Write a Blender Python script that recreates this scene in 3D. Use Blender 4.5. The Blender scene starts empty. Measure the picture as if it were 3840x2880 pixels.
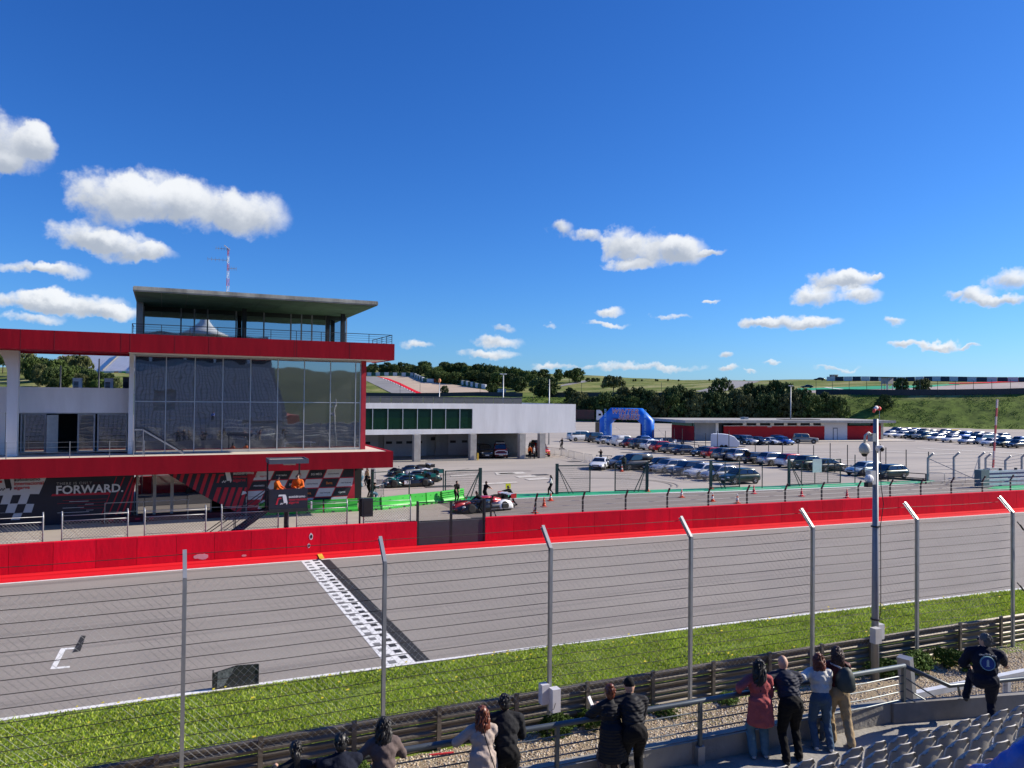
import bpy, bmesh, math, random
import numpy as np
from mathutils import Vector, Matrix
random.seed(7)
SC = bpy.context.scene
COL = SC.collection
R = math.radians
# ---------------------------------------------------------------- camera
CAM_H = 8.3
F_PX, YAW, PITCH, ROLL = 2843.5, 0.43097, 0.016605, 0.01061
_cy, _sy, _cp, _sp = math.cos(YAW), math.sin(YAW), math.cos(PITCH), math.sin(PITCH)
_w = Vector((_sy*_cp, _cy*_cp, _sp)); _r0 = Vector((_cy, -_sy, 0)); _u0 = _r0.cross(_w)
_r = math.cos(ROLL)*_r0 + math.sin(ROLL)*_u0
_u = -math.sin(ROLL)*_r0 + math.cos(ROLL)*_u0
CAM_O = Vector((0, 0, CAM_H))
cam_d = bpy.data.cameras.new('camera')
cam_d.sensor_width = 36; cam_d.sensor_fit = 'HORIZONTAL'
cam_d.lens = F_PX/3840*36
cam_d.clip_start = 0.05; cam_d.clip_end = 6000
cam = bpy.data.objects.new('camera', cam_d); COL.objects.link(cam)
_m = Matrix((( _r.x, _u.x, -_w.x, 0), (_r.y, _u.y, -_w.y, 0), (_r.z, _u.z, -_w.z, CAM_H), (0, 0, 0, 1)))
cam.matrix_world = _m
SC.camera = cam
# a photo pixel gives a direction; the distance comes from the plane it lies on
def ray(x, y): return _w + _r*((x-1920)/F_PX) + _u*((1440-y)/F_PX)
def gz(x, y, z=0.0):
    d = ray(x, y); return CAM_O + d*((z-CAM_H)/d.z)
def gy(x, y, Y):
    d = ray(x, y); return CAM_O + d*(Y/d.y)
def depth(p): return (Vector(p)-CAM_O).dot(_w)
# ---------------------------------------------------------------- view, sky, sun
SC.view_settings.view_transform = 'Standard'; SC.view_settings.look = 'None'
SC.view_settings.exposure = 0.5; SC.view_settings.gamma = 1.0
SC.cycles.use_denoising = True; SC.cycles.denoiser = 'OPENIMAGEDENOISE'; SC.cycles.denoising_input_passes = 'RGB_ALBEDO_NORMAL'; SC.cycles.denoising_prefilter = 'ACCURATE'
SC.cycles.max_bounces = 6; SC.cycles.diffuse_bounces = 2; SC.cycles.glossy_bounces = 3; SC.cycles.use_adaptive_sampling = True; SC.cycles.adaptive_threshold = .02; SC.cycles.transparent_max_bounces = 12
SC.cycles.caustics_reflective = False; SC.cycles.caustics_refractive = False
SUN_EL, SUN_AZ = R(31), R(11)          # azimuth measured from +X towards the camera side
SUN_V = Vector((math.cos(SUN_EL)*math.cos(SUN_AZ), -math.cos(SUN_EL)*math.sin(SUN_AZ), math.sin(SUN_EL)))
sun_d = bpy.data.lights.new('sun', 'SUN'); sun_d.energy = 5.0; sun_d.angle = R(0.53); sun_d.color = (1.0, 0.90, 0.76)
sun = bpy.data.objects.new('sun', sun_d); COL.objects.link(sun)
sun.rotation_euler = (-SUN_V).to_track_quat('-Z', 'Y').to_euler(); sun.location = SUN_V*300

def px_dir(x, y):
    d = ray(x, y).normalized(); return math.atan2(d.x, d.y), math.asin(d.z)

def make_world():
    W = bpy.data.worlds.new('World'); SC.world = W; W.use_nodes = True; W.cycles.sampling_method = 'MANUAL'; W.cycles.sample_map_resolution = 256
    nt = W.node_tree; N = nt.nodes; L = nt.links; N.clear()
    out = N.new('ShaderNodeOutputWorld'); bg = N.new('ShaderNodeBackground'); bg.inputs[1].default_value = 0.105
    sky = N.new('ShaderNodeTexSky'); sky.sky_type = 'NISHITA'; sky.sun_disc = False
    sky.sun_elevation = SUN_EL; sky.sun_rotation = math.pi/2 + SUN_AZ
    sky.altitude = 100; sky.air_density = 1.0; sky.dust_density = 0.25; sky.ozone_density = 2.2
    tc = N.new('ShaderNodeTexCoord')
    def math_(op, a, b=None, c=None, clamp=False):
        n = N.new('ShaderNodeMath'); n.operation = op; n.use_clamp = clamp
        for i, v in enumerate((a, b, c)):
            if v is None: continue
            if isinstance(v, (int, float)): n.inputs[i].default_value = v
            else: L.new(v, n.inputs[i])
        return n.outputs[0]
    def vec(op, a, b=None, c=None, sc=None, res=0):
        n = N.new('ShaderNodeVectorMath'); n.operation = op
        for i, v in enumerate((a, b, c)):
            if v is None: continue
            if isinstance(v, tuple): n.inputs[i].default_value = v
            else: L.new(v, n.inputs[i])
        if sc is not None:
            if isinstance(sc, (int, float)): n.inputs['Scale'].default_value = sc
            else: L.new(sc, n.inputs['Scale'])
        return n.outputs[res]
    # deepen the blue as the phone camera renders it
    sr = N.new('ShaderNodeSeparateColor'); L.new(sky.outputs[0], sr.inputs[0]); g = N.new('ShaderNodeCombineColor')
    for i, (k, e) in enumerate(SKY_TONE):
        v = math_('POWER', math_('MULTIPLY', sr.outputs[i], .105), e); L.new(math_('MULTIPLY', v, k/.105), g.inputs[i])
    sep = N.new('ShaderNodeSeparateXYZ'); L.new(tc.outputs['Generated'], sep.inputs[0])
    az = math_('ARCTAN2', sep.outputs[0], sep.outputs[1])
    el = math_('ARCSINE', sep.outputs[2])
    cmb = N.new('ShaderNodeCombineXYZ'); L.new(az, cmb.inputs[0]); L.new(el, cmb.inputs[1])
    def noise(scale, detail, rough, off=0.0):
        n = N.new('ShaderNodeTexNoise'); n.inputs['Scale'].default_value = scale; n.inputs['Detail'].default_value = detail
        n.inputs['Roughness'].default_value = rough
        v = vec('ADD', cmb.outputs[0], (off, off*1.7, off*.3)); L.new(v, n.inputs['Vector']); return n
    n1 = noise(26, 4, .6); n2 = noise(9, 2, .55, 3.1); n3 = noise(64, 3.5, .65, 7.7)
    warp = vec('SUBTRACT', n1.outputs['Color'], (.5, .5, .5)); warp = vec('SCALE', warp, sc=.030)
    warp2 = vec('SUBTRACT', n3.outputs['Color'], (.5, .5, .5)); warp2 = vec('SCALE', warp2, sc=.010)
    p = vec('ADD', vec('ADD', cmb.outputs[0], warp), warp2)
    acc = None; pcount = [0]; pnow = [p]
    def puff(a, e, sx, sy, k):
        pcount[0] += 1
        if pcount[0] % 6 == 0: pnow[0] = vec('MULTIPLY_ADD', acc, (0, 0, 0), p)   # keeps the node chain sequential
        pp = pnow[0]
        q = vec('MULTIPLY_ADD', pp, (sx, sy, 0), (-a*sx, -e*sy, 1))
        f = math_('SUBTRACT', 1.0+k, vec('DOT_PRODUCT', q, q, res=1), clamp=True)
        qs = vec('SCALE', q, sc=f)
        return qs if acc is None else vec('ADD', acc, qs)
    for (x, y, rx, ry, k) in CLOUDS:
        a, e = px_dir(x, y); acc = puff(a, e, F_PX/(rx*1.20), F_PX/(ry*1.22), k)
    for (a, e, ra, re) in FAR_CLOUDS: acc = puff(a, e, 1/ra, 1/re, 1)
    shade = acc; s0 = N.new('ShaderNodeSeparateXYZ'); L.new(acc, s0.inputs[0]); dens = math_('MINIMUM', s0.outputs[2], 1.0)
    nn = math_('SUBTRACT', n1.outputs[0], .5); nn3 = math_('SUBTRACT', n3.outputs[0], .5)
    t = math_('ADD', dens, math_('MULTIPLY', nn, .95)); t = math_('ADD', t, math_('MULTIPLY', nn3, .65))
    ms = N.new('ShaderNodeMapRange'); ms.interpolation_type = 'SMOOTHSTEP'
    ms.inputs[1].default_value = .14; ms.inputs[2].default_value = .98; L.new(t, ms.inputs[0])
    has = math_('GREATER_THAN', dens, .004); mask = math_('MULTIPLY', ms.outputs[0], has)
    mask = math_('MULTIPLY', mask, .95)
    s2 = N.new('ShaderNodeSeparateXYZ'); L.new(shade, s2.inputs[0])
    # lit tops, grey undersides, a little brighter towards the sun
    lit = math_('ADD', math_('MULTIPLY', s2.outputs[1], .95), math_('MULTIPLY', s2.outputs[0], .16))
    lit = math_('ADD', lit, math_('MULTIPLY', math_('SUBTRACT', n2.outputs[0], .5), .7))
    lit = math_('ADD', lit, math_('MULTIPLY', nn, .9))
    lit = math_('ADD', lit, math_('MULTIPLY', math_('SUBTRACT', 1.0, ms.outputs[0]), .25))
    lm = N.new('ShaderNodeMapRange'); lm.interpolation_type = 'SMOOTHSTEP'
    lm.inputs[1].default_value = -.62; lm.inputs[2].default_value = .55; L.new(lit, lm.inputs[0])
    mc = N.new('ShaderNodeMix'); mc.data_type = 'RGBA'
    mc.inputs[6].default_value = (3.0, 3.35, 3.9, 1); mc.inputs[7].default_value = (6.4, 6.55, 6.7, 1)
    L.new(lm.outputs[0], mc.inputs[0])
    mx = N.new('ShaderNodeMix'); mx.data_type = 'RGBA'
    L.new(mask, mx.inputs[0]); L.new(g.outputs[0], mx.inputs[6]); L.new(mc.outputs[2], mx.inputs[7])
    L.new(mx.outputs[2], bg.inputs[0]); L.new(bg.outputs[0], out.inputs[0])
SKY_TONE = ((.36, 1.40), (.59, 1.16), (.99, 1.0))
CLOUDS = [(40,540,120,95,1),(135,530,55,60,1),(15,610,60,40,.7),
 (423,748,140,88,1),(586,735,141,82,1),(760,772,141,82,1),(950,805,130,80,1),
 (325,887,115,42,1),(461,922,118,48,1),(570,950,95,34,.8),
 (108,996,100,20,.75),(228,1012,95,26,.85),
 (108,1126,140,30,1),(298,1137,150,40,1),(434,1169,95,24,.9),(136,1191,95,20,.8),
 (2327,913,70,62,1),(2470,935,125,62,1),(2368,994,90,24,.9),(2571,935,85,56,1),(2673,941,52,16,.8),
 (2095,858,66,32,.85),(2205,890,82,24,.8),
 (2290,1169,52,19,.95),(2510,1189,92,14,.75),(2278,1220,98,13,.75),(2673,1130,33,9,.8),(2063,1222,40,11,.6),
 (1880,1232,62,20,.8),(1560,1290,85,17,.75),(1872,1283,110,26,.8),(1845,1328,125,20,.8),
 (2400,1379,270,15,.8),(2070,1378,120,15,.7),(2718,1336,27,16,.9),(2730,1386,44,14,.85),
 (3128,1050,88,36,1),(3215,1046,66,30,1),(3056,1111,76,31,1),(3226,1107,70,28,1),(3293,1037,25,10,.8),
 (2844,1205,64,20,1),(2958,1203,88,28,1),(3076,1206,78,22,1),(3350,1199,42,16,.85),
 (3793,1050,72,34,1),(3659,1112,56,26,1),(3772,1123,66,19,1),(3566,1115,32,18,.7),
 (3396,1288,52,14,.95),(3530,1287,62,15,1),(3638,1288,34,9,.8),(3133,1385,88,11,.8),(2891,1354,44,10,.8),(2813,1390,26,10,.75)]
FAR_CLOUDS = [(1.35,.16,.10,.03),(1.75,.26,.13,.04),(2.6,.3,.16,.05),(-2.5,.33,.15,.05),(-2.0,.14,.12,.03),(-1.05,.18,.10,.035)]
make_world()
# ---------------------------------------------------------------- materials
MATS = {}
def mat(name, rgb, rough=.6, metal=0.0, var=.12, scale=3.0, bump=0.0, bscale=None, spec=.5, rgb2=None, stretch=None, coat=0.0, emit=None, orand=0.0):
    if name in MATS: return MATS[name]
    m = bpy.data.materials.new(name); m.use_nodes = True; MATS[name] = m
    nt = m.node_tree; N = nt.nodes; L = nt.links; b = N['Principled BSDF']
    b.inputs['Roughness'].default_value = rough; b.inputs['Metallic'].default_value = metal
    b.inputs['Specular IOR Level'].default_value = spec
    if coat: b.inputs['Coat Weight'].default_value = coat; b.inputs['Coat Roughness'].default_value = .05
    m.diffuse_color = (*rgb, 1)
    tc = N.new('ShaderNodeTexCoord'); src = tc.outputs['Object']
    if stretch:
        mp = N.new('ShaderNodeMapping'); mp.inputs['Scale'].default_value = stretch; L.new(src, mp.inputs[0]); src = mp.outputs[0]
    if var or rgb2:
        n = N.new('ShaderNodeTexNoise'); n.inputs['Scale'].default_value = scale; n.inputs['Detail'].default_value = 6; n.inputs['Roughness'].default_value = .62
        L.new(src, n.inputs['Vector'])
        cr = N.new('ShaderNodeValToRGB'); cr.color_ramp.elements[0].position = .32; cr.color_ramp.elements[1].position = .7
        c0 = rgb2 if rgb2 else tuple(c*(1-var) for c in rgb); c1 = rgb if rgb2 else tuple(min(1, c*(1+var)) for c in rgb)
        cr.color_ramp.elements[0].color = (*c0, 1); cr.color_ramp.elements[1].color = (*c1, 1)
        L.new(n.outputs[0], cr.inputs[0]); L.new(cr.outputs[0], b.inputs['Base Color'])
    else: b.inputs['Base Color'].default_value = (*rgb, 1)
    if bump:
        n2 = N.new('ShaderNodeTexNoise'); n2.inputs['Scale'].default_value = bscale or scale*4; n2.inputs['Detail'].default_value = 4
        L.new(src, n2.inputs['Vector'])
        bp = N.new('ShaderNodeBump'); bp.inputs['Strength'].default_value = bump; bp.inputs['Distance'].default_value = .05
        L.new(n2.outputs[0], bp.inputs['Height']); L.new(bp.outputs[0], b.inputs['Normal'])
    if orand:
        oi = N.new('ShaderNodeObjectInfo'); hs = N.new('ShaderNodeHueSaturation'); mr = N.new('ShaderNodeMapRange')
        mr.inputs[3].default_value = 1-orand; mr.inputs[4].default_value = 1+orand; L.new(oi.outputs['Random'], mr.inputs[0]); L.new(mr.outputs[0], hs.inputs['Value'])
        if b.inputs['Base Color'].links: L.new(b.inputs['Base Color'].links[0].from_socket, hs.inputs['Color'])
        else: hs.inputs['Color'].default_value = (*rgb, 1)
        L.new(hs.outputs[0], b.inputs['Base Color'])
    if emit: b.inputs['Emission Color'].default_value = (*emit[:3], 1); b.inputs['Emission Strength'].default_value = emit[3]
    return m
def layered(name, base, layers, rough=.85, bump=.3, bscale=60, spec=.3):
    """ground surface: base colour and noise layers (colour, scale, stretch, lo, hi, amount)"""
    m = bpy.data.materials.new(name); m.use_nodes = True; MATS[name] = m
    nt = m.node_tree; N = nt.nodes; L = nt.links; b = N['Principled BSDF']
    b.inputs['Roughness'].default_value = rough; b.inputs['Specular IOR Level'].default_value = spec
    tc = N.new('ShaderNodeTexCoord'); col = None
    for i, (rgb, scale, stretch, lo, hi, amt) in enumerate(layers):
        mp = N.new('ShaderNodeMapping'); mp.inputs['Scale'].default_value = stretch; mp.inputs['Location'].default_value = (i*13.7, i*5.3, 0)
        L.new(tc.outputs['Object'], mp.inputs[0])
        n = N.new('ShaderNodeTexNoise'); n.inputs['Scale'].default_value = scale; n.inputs['Detail'].default_value = 7; n.inputs['Roughness'].default_value = .65
        L.new(mp.outputs[0], n.inputs['Vector'])
        r = N.new('ShaderNodeMapRange'); r.inputs[1].default_value = lo; r.inputs[2].default_value = hi; r.inputs[4].default_value = amt
        L.new(n.outputs[0], r.inputs[0])
        x = N.new('ShaderNodeMix'); x.data_type = 'RGBA'; L.new(r.outputs[0], x.inputs[0])
        if col is None: x.inputs[6].default_value = (*base, 1)
        else: L.new(col, x.inputs[6])
        x.inputs[7].default_value = (*rgb, 1); col = x.outputs[2]
    L.new(col, b.inputs['Base Color'])
    if bump:
        n2 = N.new('ShaderNodeTexNoise'); n2.inputs['Scale'].default_value = bscale; n2.inputs['Detail'].default_value = 5
        L.new(tc.outputs['Object'], n2.inputs['Vector'])
        bp = N.new('ShaderNodeBump'); bp.inputs['Strength'].default_value = bump; bp.inputs['Distance'].default_value = .04
        L.new(n2.outputs[0], bp.inputs['Height']); L.new(bp.outputs[0], b.inputs['Normal'])
    return m
def glass(name, tint, base_fac, rough=.02, wave=0.0, wscale=.5, dark=(.012, .014, .018)):
    """coated window glass: mirror share rises at grazing angles, the rest shows the dark room"""
    m = bpy.data.materials.new(name); m.use_nodes = True; MATS[name] = m
    nt = m.node_tree; N = nt.nodes; L = nt.links; N.clear()
    o = N.new('ShaderNodeOutputMaterial'); gl = N.new('ShaderNodeBsdfGlossy'); gl.inputs[0].default_value = (*tint, 1); gl.inputs['Roughness'].default_value = rough
    df = N.new('ShaderNodeBsdfDiffuse'); df.inputs[0].default_value = (*dark, 1)
    mx = N.new('ShaderNodeMixShader'); fr = N.new('ShaderNodeFresnel'); fr.inputs[0].default_value = 1.5
    r = N.new('ShaderNodeMapRange'); r.inputs[3].default_value = base_fac; L.new(fr.outputs[0], r.inputs[0])
    L.new(r.outputs[0], mx.inputs[0]); L.new(df.outputs[0], mx.inputs[1]); L.new(gl.outputs[0], mx.inputs[2]); L.new(mx.outputs[0], o.inputs[0])
    if wave:
        tc = N.new('ShaderNodeTexCoord'); n = N.new('ShaderNodeTexNoise'); n.inputs['Scale'].default_value = wscale; n.inputs['Detail'].default_value = 1
        L.new(tc.outputs['Object'], n.inputs['Vector']); bp = N.new('ShaderNodeBump'); bp.inputs['Strength'].default_value = wave; bp.inputs['Distance'].default_value = .1
        L.new(n.outputs[0], bp.inputs['Height']); L.new(bp.outputs[0], gl.inputs['Normal'])
    return m
# ---------------------------------------------------------------- mesh helpers
class MB:
    def __init__(s): s.v = []; s.f = []; s.m = []
    def add(s, vs, fs, mi=0):
        o = len(s.v); s.v += [tuple(p) for p in vs]; s.f += [tuple(i+o for i in f) for f in fs]; s.m += [mi]*len(fs); return s
    def box(s, x0, x1, y0, y1, z0, z1, mi=0):
        v = [(x0,y0,z0),(x1,y0,z0),(x1,y1,z0),(x0,y1,z0),(x0,y0,z1),(x1,y0,z1),(x1,y1,z1),(x0,y1,z1)]
        return s.add(v, [(0,3,2,1),(4,5,6,7),(0,1,5,4),(1,2,6,5),(2,3,7,6),(3,0,4,7)], mi)
    def quad(s, a, b, c, d, mi=0): return s.add([a,b,c,d], [(0,1,2,3)], mi)
    def bar(s, a, b, w, h=None, mi=0, up=(0,0,1)):
        a, b = Vector(a), Vector(b); h = h or w; d = (b-a)
        if d.length < 1e-6: return s
        d.normalize(); u = Vector(up)
        if abs(d.dot(u)) > .99: u = Vector((0,1,0))
        x = d.cross(u).normalized()*w/2; z = x.cross(d).normalized()*h/2
        v = [a-x-z, a+x-z, a+x+z, a-x+z, b-x-z, b+x-z, b+x+z, b-x+z]
        return s.add(v, [(3,2,1,0),(4,5,6,7),(0,1,5,4),(1,2,6,5),(2,3,7,6),(3,0,4,7)], mi)
    def tube(s, pts, r, n=8, mi=0, cap=True):
        pts = [Vector(p) for p in pts]; rs = r if isinstance(r, (list, tuple)) else [r]*len(pts)
        rings = []; u = None
        for i, p in enumerate(pts):
            d = (pts[min(i+1, len(pts)-1)]-pts[max(i-1, 0)]).normalized()
            if u is None: u = d.orthogonal().normalized()
            u = (u-d*u.dot(d)).normalized() if (u-d*u.dot(d)).length > 1e-5 else d.orthogonal().normalized()
            w = d.cross(u)
            rings.append([p+(u*math.cos(2*math.pi*k/n)+w*math.sin(2*math.pi*k/n))*rs[i] for k in range(n)])
        return s.loft(rings, mi, cap=cap)
    def loft(s, rings, mi=0, cap=True, close=True):
        n = len(rings[0]); vs = [p for r in rings for p in r]; fs = []
        for i in range(len(rings)-1):
            for k in range(n if close else n-1):
                a, b = i*n+k, i*n+(k+1) % n
                fs.append((a, b, b+n, a+n))
        if cap and close:
            fs.append(tuple(reversed(range(n)))); fs.append(tuple(range((len(rings)-1)*n, len(rings)*n)))
        return s.add(vs, fs, mi)
    def prism(s, poly, f0, f1, mi=0):
        """outline given as 2D points, two maps to 3D for the near and the far side"""
        n = len(poly); vs = [f0(*p) for p in poly]+[f1(*p) for p in poly]
        fs = [tuple(range(n)), tuple(reversed(range(n, 2*n)))]+[(i, i+n, (i+1) % n+n, (i+1) % n) for i in range(n)]
        return s.add(vs, fs, mi)
    def ell(s, c, r, nu=12, nv=8, mi=0, rot=None):
        c = Vector(c); vs = []; M3 = rot or Matrix.Identity(3)
        for j in range(1, nv):
            t = math.pi*j/nv
            for i in range(nu):
                a = 2*math.pi*i/nu
                vs.append(c+M3 @ Vector((r[0]*math.sin(t)*math.cos(a), r[1]*math.sin(t)*math.sin(a), r[2]*math.cos(t))))
        top = len(vs); vs.append(c+M3 @ Vector((0,0,r[2]))); vs.append(c+M3 @ Vector((0,0,-r[2])))
        fs = []
        for j in range(nv-2):
            for i in range(nu):
                a, b = j*nu+i, j*nu+(i+1) % nu; fs.append((a, a+nu, b+nu, b))
        for i in range(nu):
            fs.append((top, i, (i+1) % nu)); fs.append((top+1, (nv-2)*nu+(i+1) % nu, (nv-2)*nu+i))
        return s.add(vs, fs, mi)
    def lathe(s, prof, c, axis='z', n=16, mi=0):
        c = Vector(c); rings = []
        for (r, h) in prof:
            ring = []
            for k in range(n):
                a = 2*math.pi*k/n; x, y = r*math.cos(a), r*math.sin(a)
                ring.append(c+(Vector((x, y, h)) if axis == 'z' else Vector((y, h, x)) if axis == 'y' else Vector((h, x, y))))
            rings.append(ring)
        return s.loft(rings, mi)
    def mesh(s, name, mats, smooth=False):
        me = bpy.data.meshes.new(name); me.from_pydata(s.v, [], s.f)
        for m in mats: me.materials.append(m)
        if len(mats) > 1: me.polygons.foreach_set('material_index', s.m)
        if smooth: me.polygons.foreach_set('use_smooth', [True]*len(s.f))
        bm = bmesh.new(); bm.from_mesh(me); bmesh.ops.recalc_face_normals(bm, faces=bm.faces); bm.to_mesh(me); bm.free()
        me.update(); return me
    def build(s, name, mats, parent=None, smooth=False, world=True, angle=None):
        if not isinstance(mats, (list, tuple)): mats = [mats]
        return link(name, s.mesh(name, mats, smooth), parent, world)
PM = {}
def link(name, me, parent=None, world=True):
    o = bpy.data.objects.new(name, me); COL.objects.link(o)
    PM[o] = Matrix()
    if parent:
        o.parent = parent
        if world: o.matrix_parent_inverse = PM[parent].inverted()
        else: PM[o] = PM[parent].copy()
    return o
def tag(o, label, cat, group=None):
    o['label'] = label; o['category'] = cat
    if group: o['group'] = group
    return o
def thing(name, label, cat, loc=(0,0,0), rotz=0, group=None, scale=None):
    o = bpy.data.objects.new(name, None); COL.objects.link(o); o.empty_display_size = .3
    o.location = loc; o.rotation_euler = (0, 0, rotz)
    M4 = Matrix.Translation(Vector(loc)) @ Matrix.Rotation(rotz, 4, 'Z')
    if scale: o.scale = (scale,)*3; M4 = M4 @ Matrix.Scale(scale, 4)
    PM[o] = M4
    return tag(o, label, cat, group)
def structure(name, mb, m, smooth=False):
    o = mb.build(name, m, smooth=smooth); o['kind'] = 'structure'; return o
def kids(o): return [c for c in COL.objects if c.parent == o]
KIDS = {}
def copy_tree(o, parent=None, cache={}):
    c = o.copy(); COL.objects.link(c)
    if parent: c.parent = parent
    if o not in KIDS: KIDS[o] = list(o.children)
    for ch in KIDS[o]: copy_tree(ch, c)
    return c
_font_cache = {}
def text_geo(txt, size, shear=0.0, offset=0.0, align='LEFT', spacing=1.0):
    """flat lettering as (verts2d, faces)"""
    key = (txt, size, shear, offset, align, spacing)
    if key in _font_cache: return _font_cache[key]
    cu = bpy.data.curves.new('lettering', 'FONT'); cu.body = txt; cu.size = size; cu.shear = shear; cu.offset = offset
    cu.align_x = align; cu.space_character = spacing; cu.resolution_u = 3
    o = bpy.data.objects.new('lettering', cu); COL.objects.link(o)
    dg = bpy.context.evaluated_depsgraph_get(); me = bpy.data.meshes.new_from_object(o.evaluated_get(dg))
    r = ([tuple(v.co) for v in me.vertices], [tuple(p.vertices) for p in me.polygons])
    bpy.data.objects.remove(o); bpy.data.curves.remove(cu); bpy.data.meshes.remove(me)
    _font_cache[key] = r; return r
def add_text(mb, txt, size, org, ux, uy, mi=0, **k):
    vs, fs = text_geo(txt, size, **k); org, ux, uy = Vector(org), Vector(ux), Vector(uy)
    mb.add([org+ux*v[0]+uy*v[1] for v in vs], fs, mi); return mb
# ================================================================ terrain and sheets
FA = Vector((138, 227)); FD = Vector((.769, -.639)); FN = Vector((.639, .769))
def hnoise(x, y):
    return (math.sin(x*.071+1.3)*math.cos(y*.053+.4)+.6*math.sin(x*.13-y*.11+2.1)+.4*math.sin(x*.031+y*.19))
def TZ(X, Y):
    p = Vector((X, Y))-FA; t = p.dot(FD); d = p.dot(FN)
    if d <= 0: return -0.06
    crest = 8.5+.02*max(-60, min(140, t))
    ridge = 19.2+((22-t)*.043 if t < 22 else (t-22)*.012); ridge = min(ridge, 27)
    if d < 25:
        k = d/25; z = crest*(k*.75+.25*(3*k*k-2*k*k*k)) + .35*hnoise(X*2.2, Y*2.2)*min(1, k*4)*min(1, (1-k)*5)
    elif d < 34: z = crest+(d-25)*.01
    elif d < 200:
        k = (d-34)/166; z = crest+.09+(ridge-crest-.09)*(k*.8+.2*math.sin(k*math.pi/2)) + .28*hnoise(X, Y)*min(1, k*6)
    else: z = ridge+(d-200)*.002+.28*hnoise(X, Y)
    return z
def drape(px, py, r0=120, r1=1100):
    d = ray(px, py); d = d/math.hypot(d.x, d.y); r = r0
    while r < r1:
        p = CAM_O+d*r
        if p.z < TZ(p.x, p.y):
            a, b = r-3, r
            for _ in range(18):
                c = (a+b)/2; q = CAM_O+d*c
                if q.z < TZ(q.x, q.y): b = c
                else: a = c
            q = CAM_O+d*b; return Vector((q.x, q.y, TZ(q.x, q.y)))
        r += 3
    q = CAM_O+d*r1; return Vector((q.x, q.y, TZ(q.x, q.y)))
def make_terrain():
    ts = [-1100, -800, -600]+list(range(-500, 521, 10))+[600, 800, 1200]
    ds = [-700, -400, -250, -150, -80, -40, -20, -8, 0]+[i*1.8 for i in range(1, 14)]+[25, 28, 31, 34]+[34+i*6 for i in range(1, 29)]+[215, 240, 300, 450, 800, 1500]
    mb = MB(); vs = []
    for d in ds:
        for t in ts:
            p = FA+FD*t+FN*d; vs.append((p.x, p.y, TZ(p.x, p.y)))
    n = len(ts); fs = [(j*n+i, j*n+i+1, (j+1)*n+i+1, (j+1)*n+i) for j in range(len(ds)-1) for i in range(n-1)]
    mb.add(vs, fs)
    m = layered('hill_grass', (.125, .165, .035), [((.085, .125, .026), .09, (1,1,1), .42, .62, .85), ((.29, .28, .11), .045, (1,2.2,1), .46, .62, .8),
        ((.40, .37, .20), .02, (1,3,1), .52, .66, .75), ((.035, .055, .014), .5, (1,1,2.5), .52, .7, .8), ((.10, .075, .045), .11, (1,1,1), .64, .74, .6)], bump=1.0, bscale=1.6, rough=.95, spec=.1)
    nt = m.node_tree; N = nt.nodes; L = nt.links; b = N['Principled BSDF']; src = b.inputs['Base Color'].links[0].from_socket
    tc = N.new('ShaderNodeTexCoord'); sp = N.new('ShaderNodeSeparateXYZ'); L.new(tc.outputs['Object'], sp.inputs[0]); mr = N.new('ShaderNodeMapRange'); mr.inputs[1].default_value = 8.2; mr.inputs[2].default_value = 10.4; L.new(sp.outputs[2], mr.inputs[0])
    n = N.new('ShaderNodeTexNoise'); n.inputs['Scale'].default_value = .28; n.inputs['Detail'].default_value = 8; n.inputs['Roughness'].default_value = .7; L.new(tc.outputs['Object'], n.inputs['Vector'])
    cr = N.new('ShaderNodeValToRGB'); cr.color_ramp.elements[0].position = .36; cr.color_ramp.elements[0].color = (.060,.095,.022,1); cr.color_ramp.elements[1].position = .66; cr.color_ramp.elements[1].color = (.17,.24,.045,1); L.new(n.outputs[0], cr.inputs[0])
    x = N.new('ShaderNodeMix'); x.data_type = 'RGBA'; L.new(mr.outputs[0], x.inputs[0]); L.new(cr.outputs[0], x.inputs[6]); L.new(src, x.inputs[7]); L.new(x.outputs[2], b.inputs['Base Color'])
    structure('ground', mb, m, smooth=True)
    # the hill behind the stand, seen only in the tower glass
    hb = MB(); nx, ny = 24, 8; vs = []
    for j in range(ny+1):
        for i in range(nx+1):
            X = -260+i*30; k = j/ny; Y = -90-k*160; vs.append((X, Y, -.3+15*math.sin(min(1, k*1.6)*math.pi/2)*(1+.25*math.sin(X*.02+1))))
    hb.add(vs, [(j*(nx+1)+i, j*(nx+1)+i+1, (j+1)*(nx+1)+i+1, (j+1)*(nx+1)+i) for j in range(ny) for i in range(nx)]); structure('rear_hill', hb, mat('rear_hill_scrub', (.055,.075,.035), .95, rgb2=(.03,.045,.02), scale=.08), smooth=True)
make_terrain()
# the start straight bends gently towards the stand on the right
def s_bend(X):
    if X < -6: return 0.0
    if X < 22: return -.0011*(X+6)**2
    return -.8624-.0616*(X-22)
XS = [-160, -100, -60, -40, -25, -15, -10]+list(range(-6, 70, 2))+[75, 80, 90, 100, 120, 150, 200]
def ribbon(mb, y0, y1, z, xs=XS, mi=0, z1=None):
    z1 = z if z1 is None else z1; n = len(xs)
    vs = [(x, y0+s_bend(x), z) for x in xs]+[(x, y1+s_bend(x), z1) for x in xs]
    return mb.add(vs, [(i, i+1, n+i+1, n+i) for i in range(n-1)], mi)
def sheet(name, y0, y1, z, m, xs=XS):
    return structure(name, ribbon(MB(), y0, y1, z, xs), m)
ASPH = layered('track_asphalt', (.27, .245, .218), [((.33, .30, .265), .35, (.35,1.6,1), .38, .66, .75), ((.15, .138, .13), .5, (.05,2.4,1), .54, .68, .7),
    ((.40, .37, .335), 38, (1,1,1), .45, .75, .55), ((.12, .11, .11), 55, (1,1,1), .55, .75, .6)], rough=.9, bump=.35, bscale=70)
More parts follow.
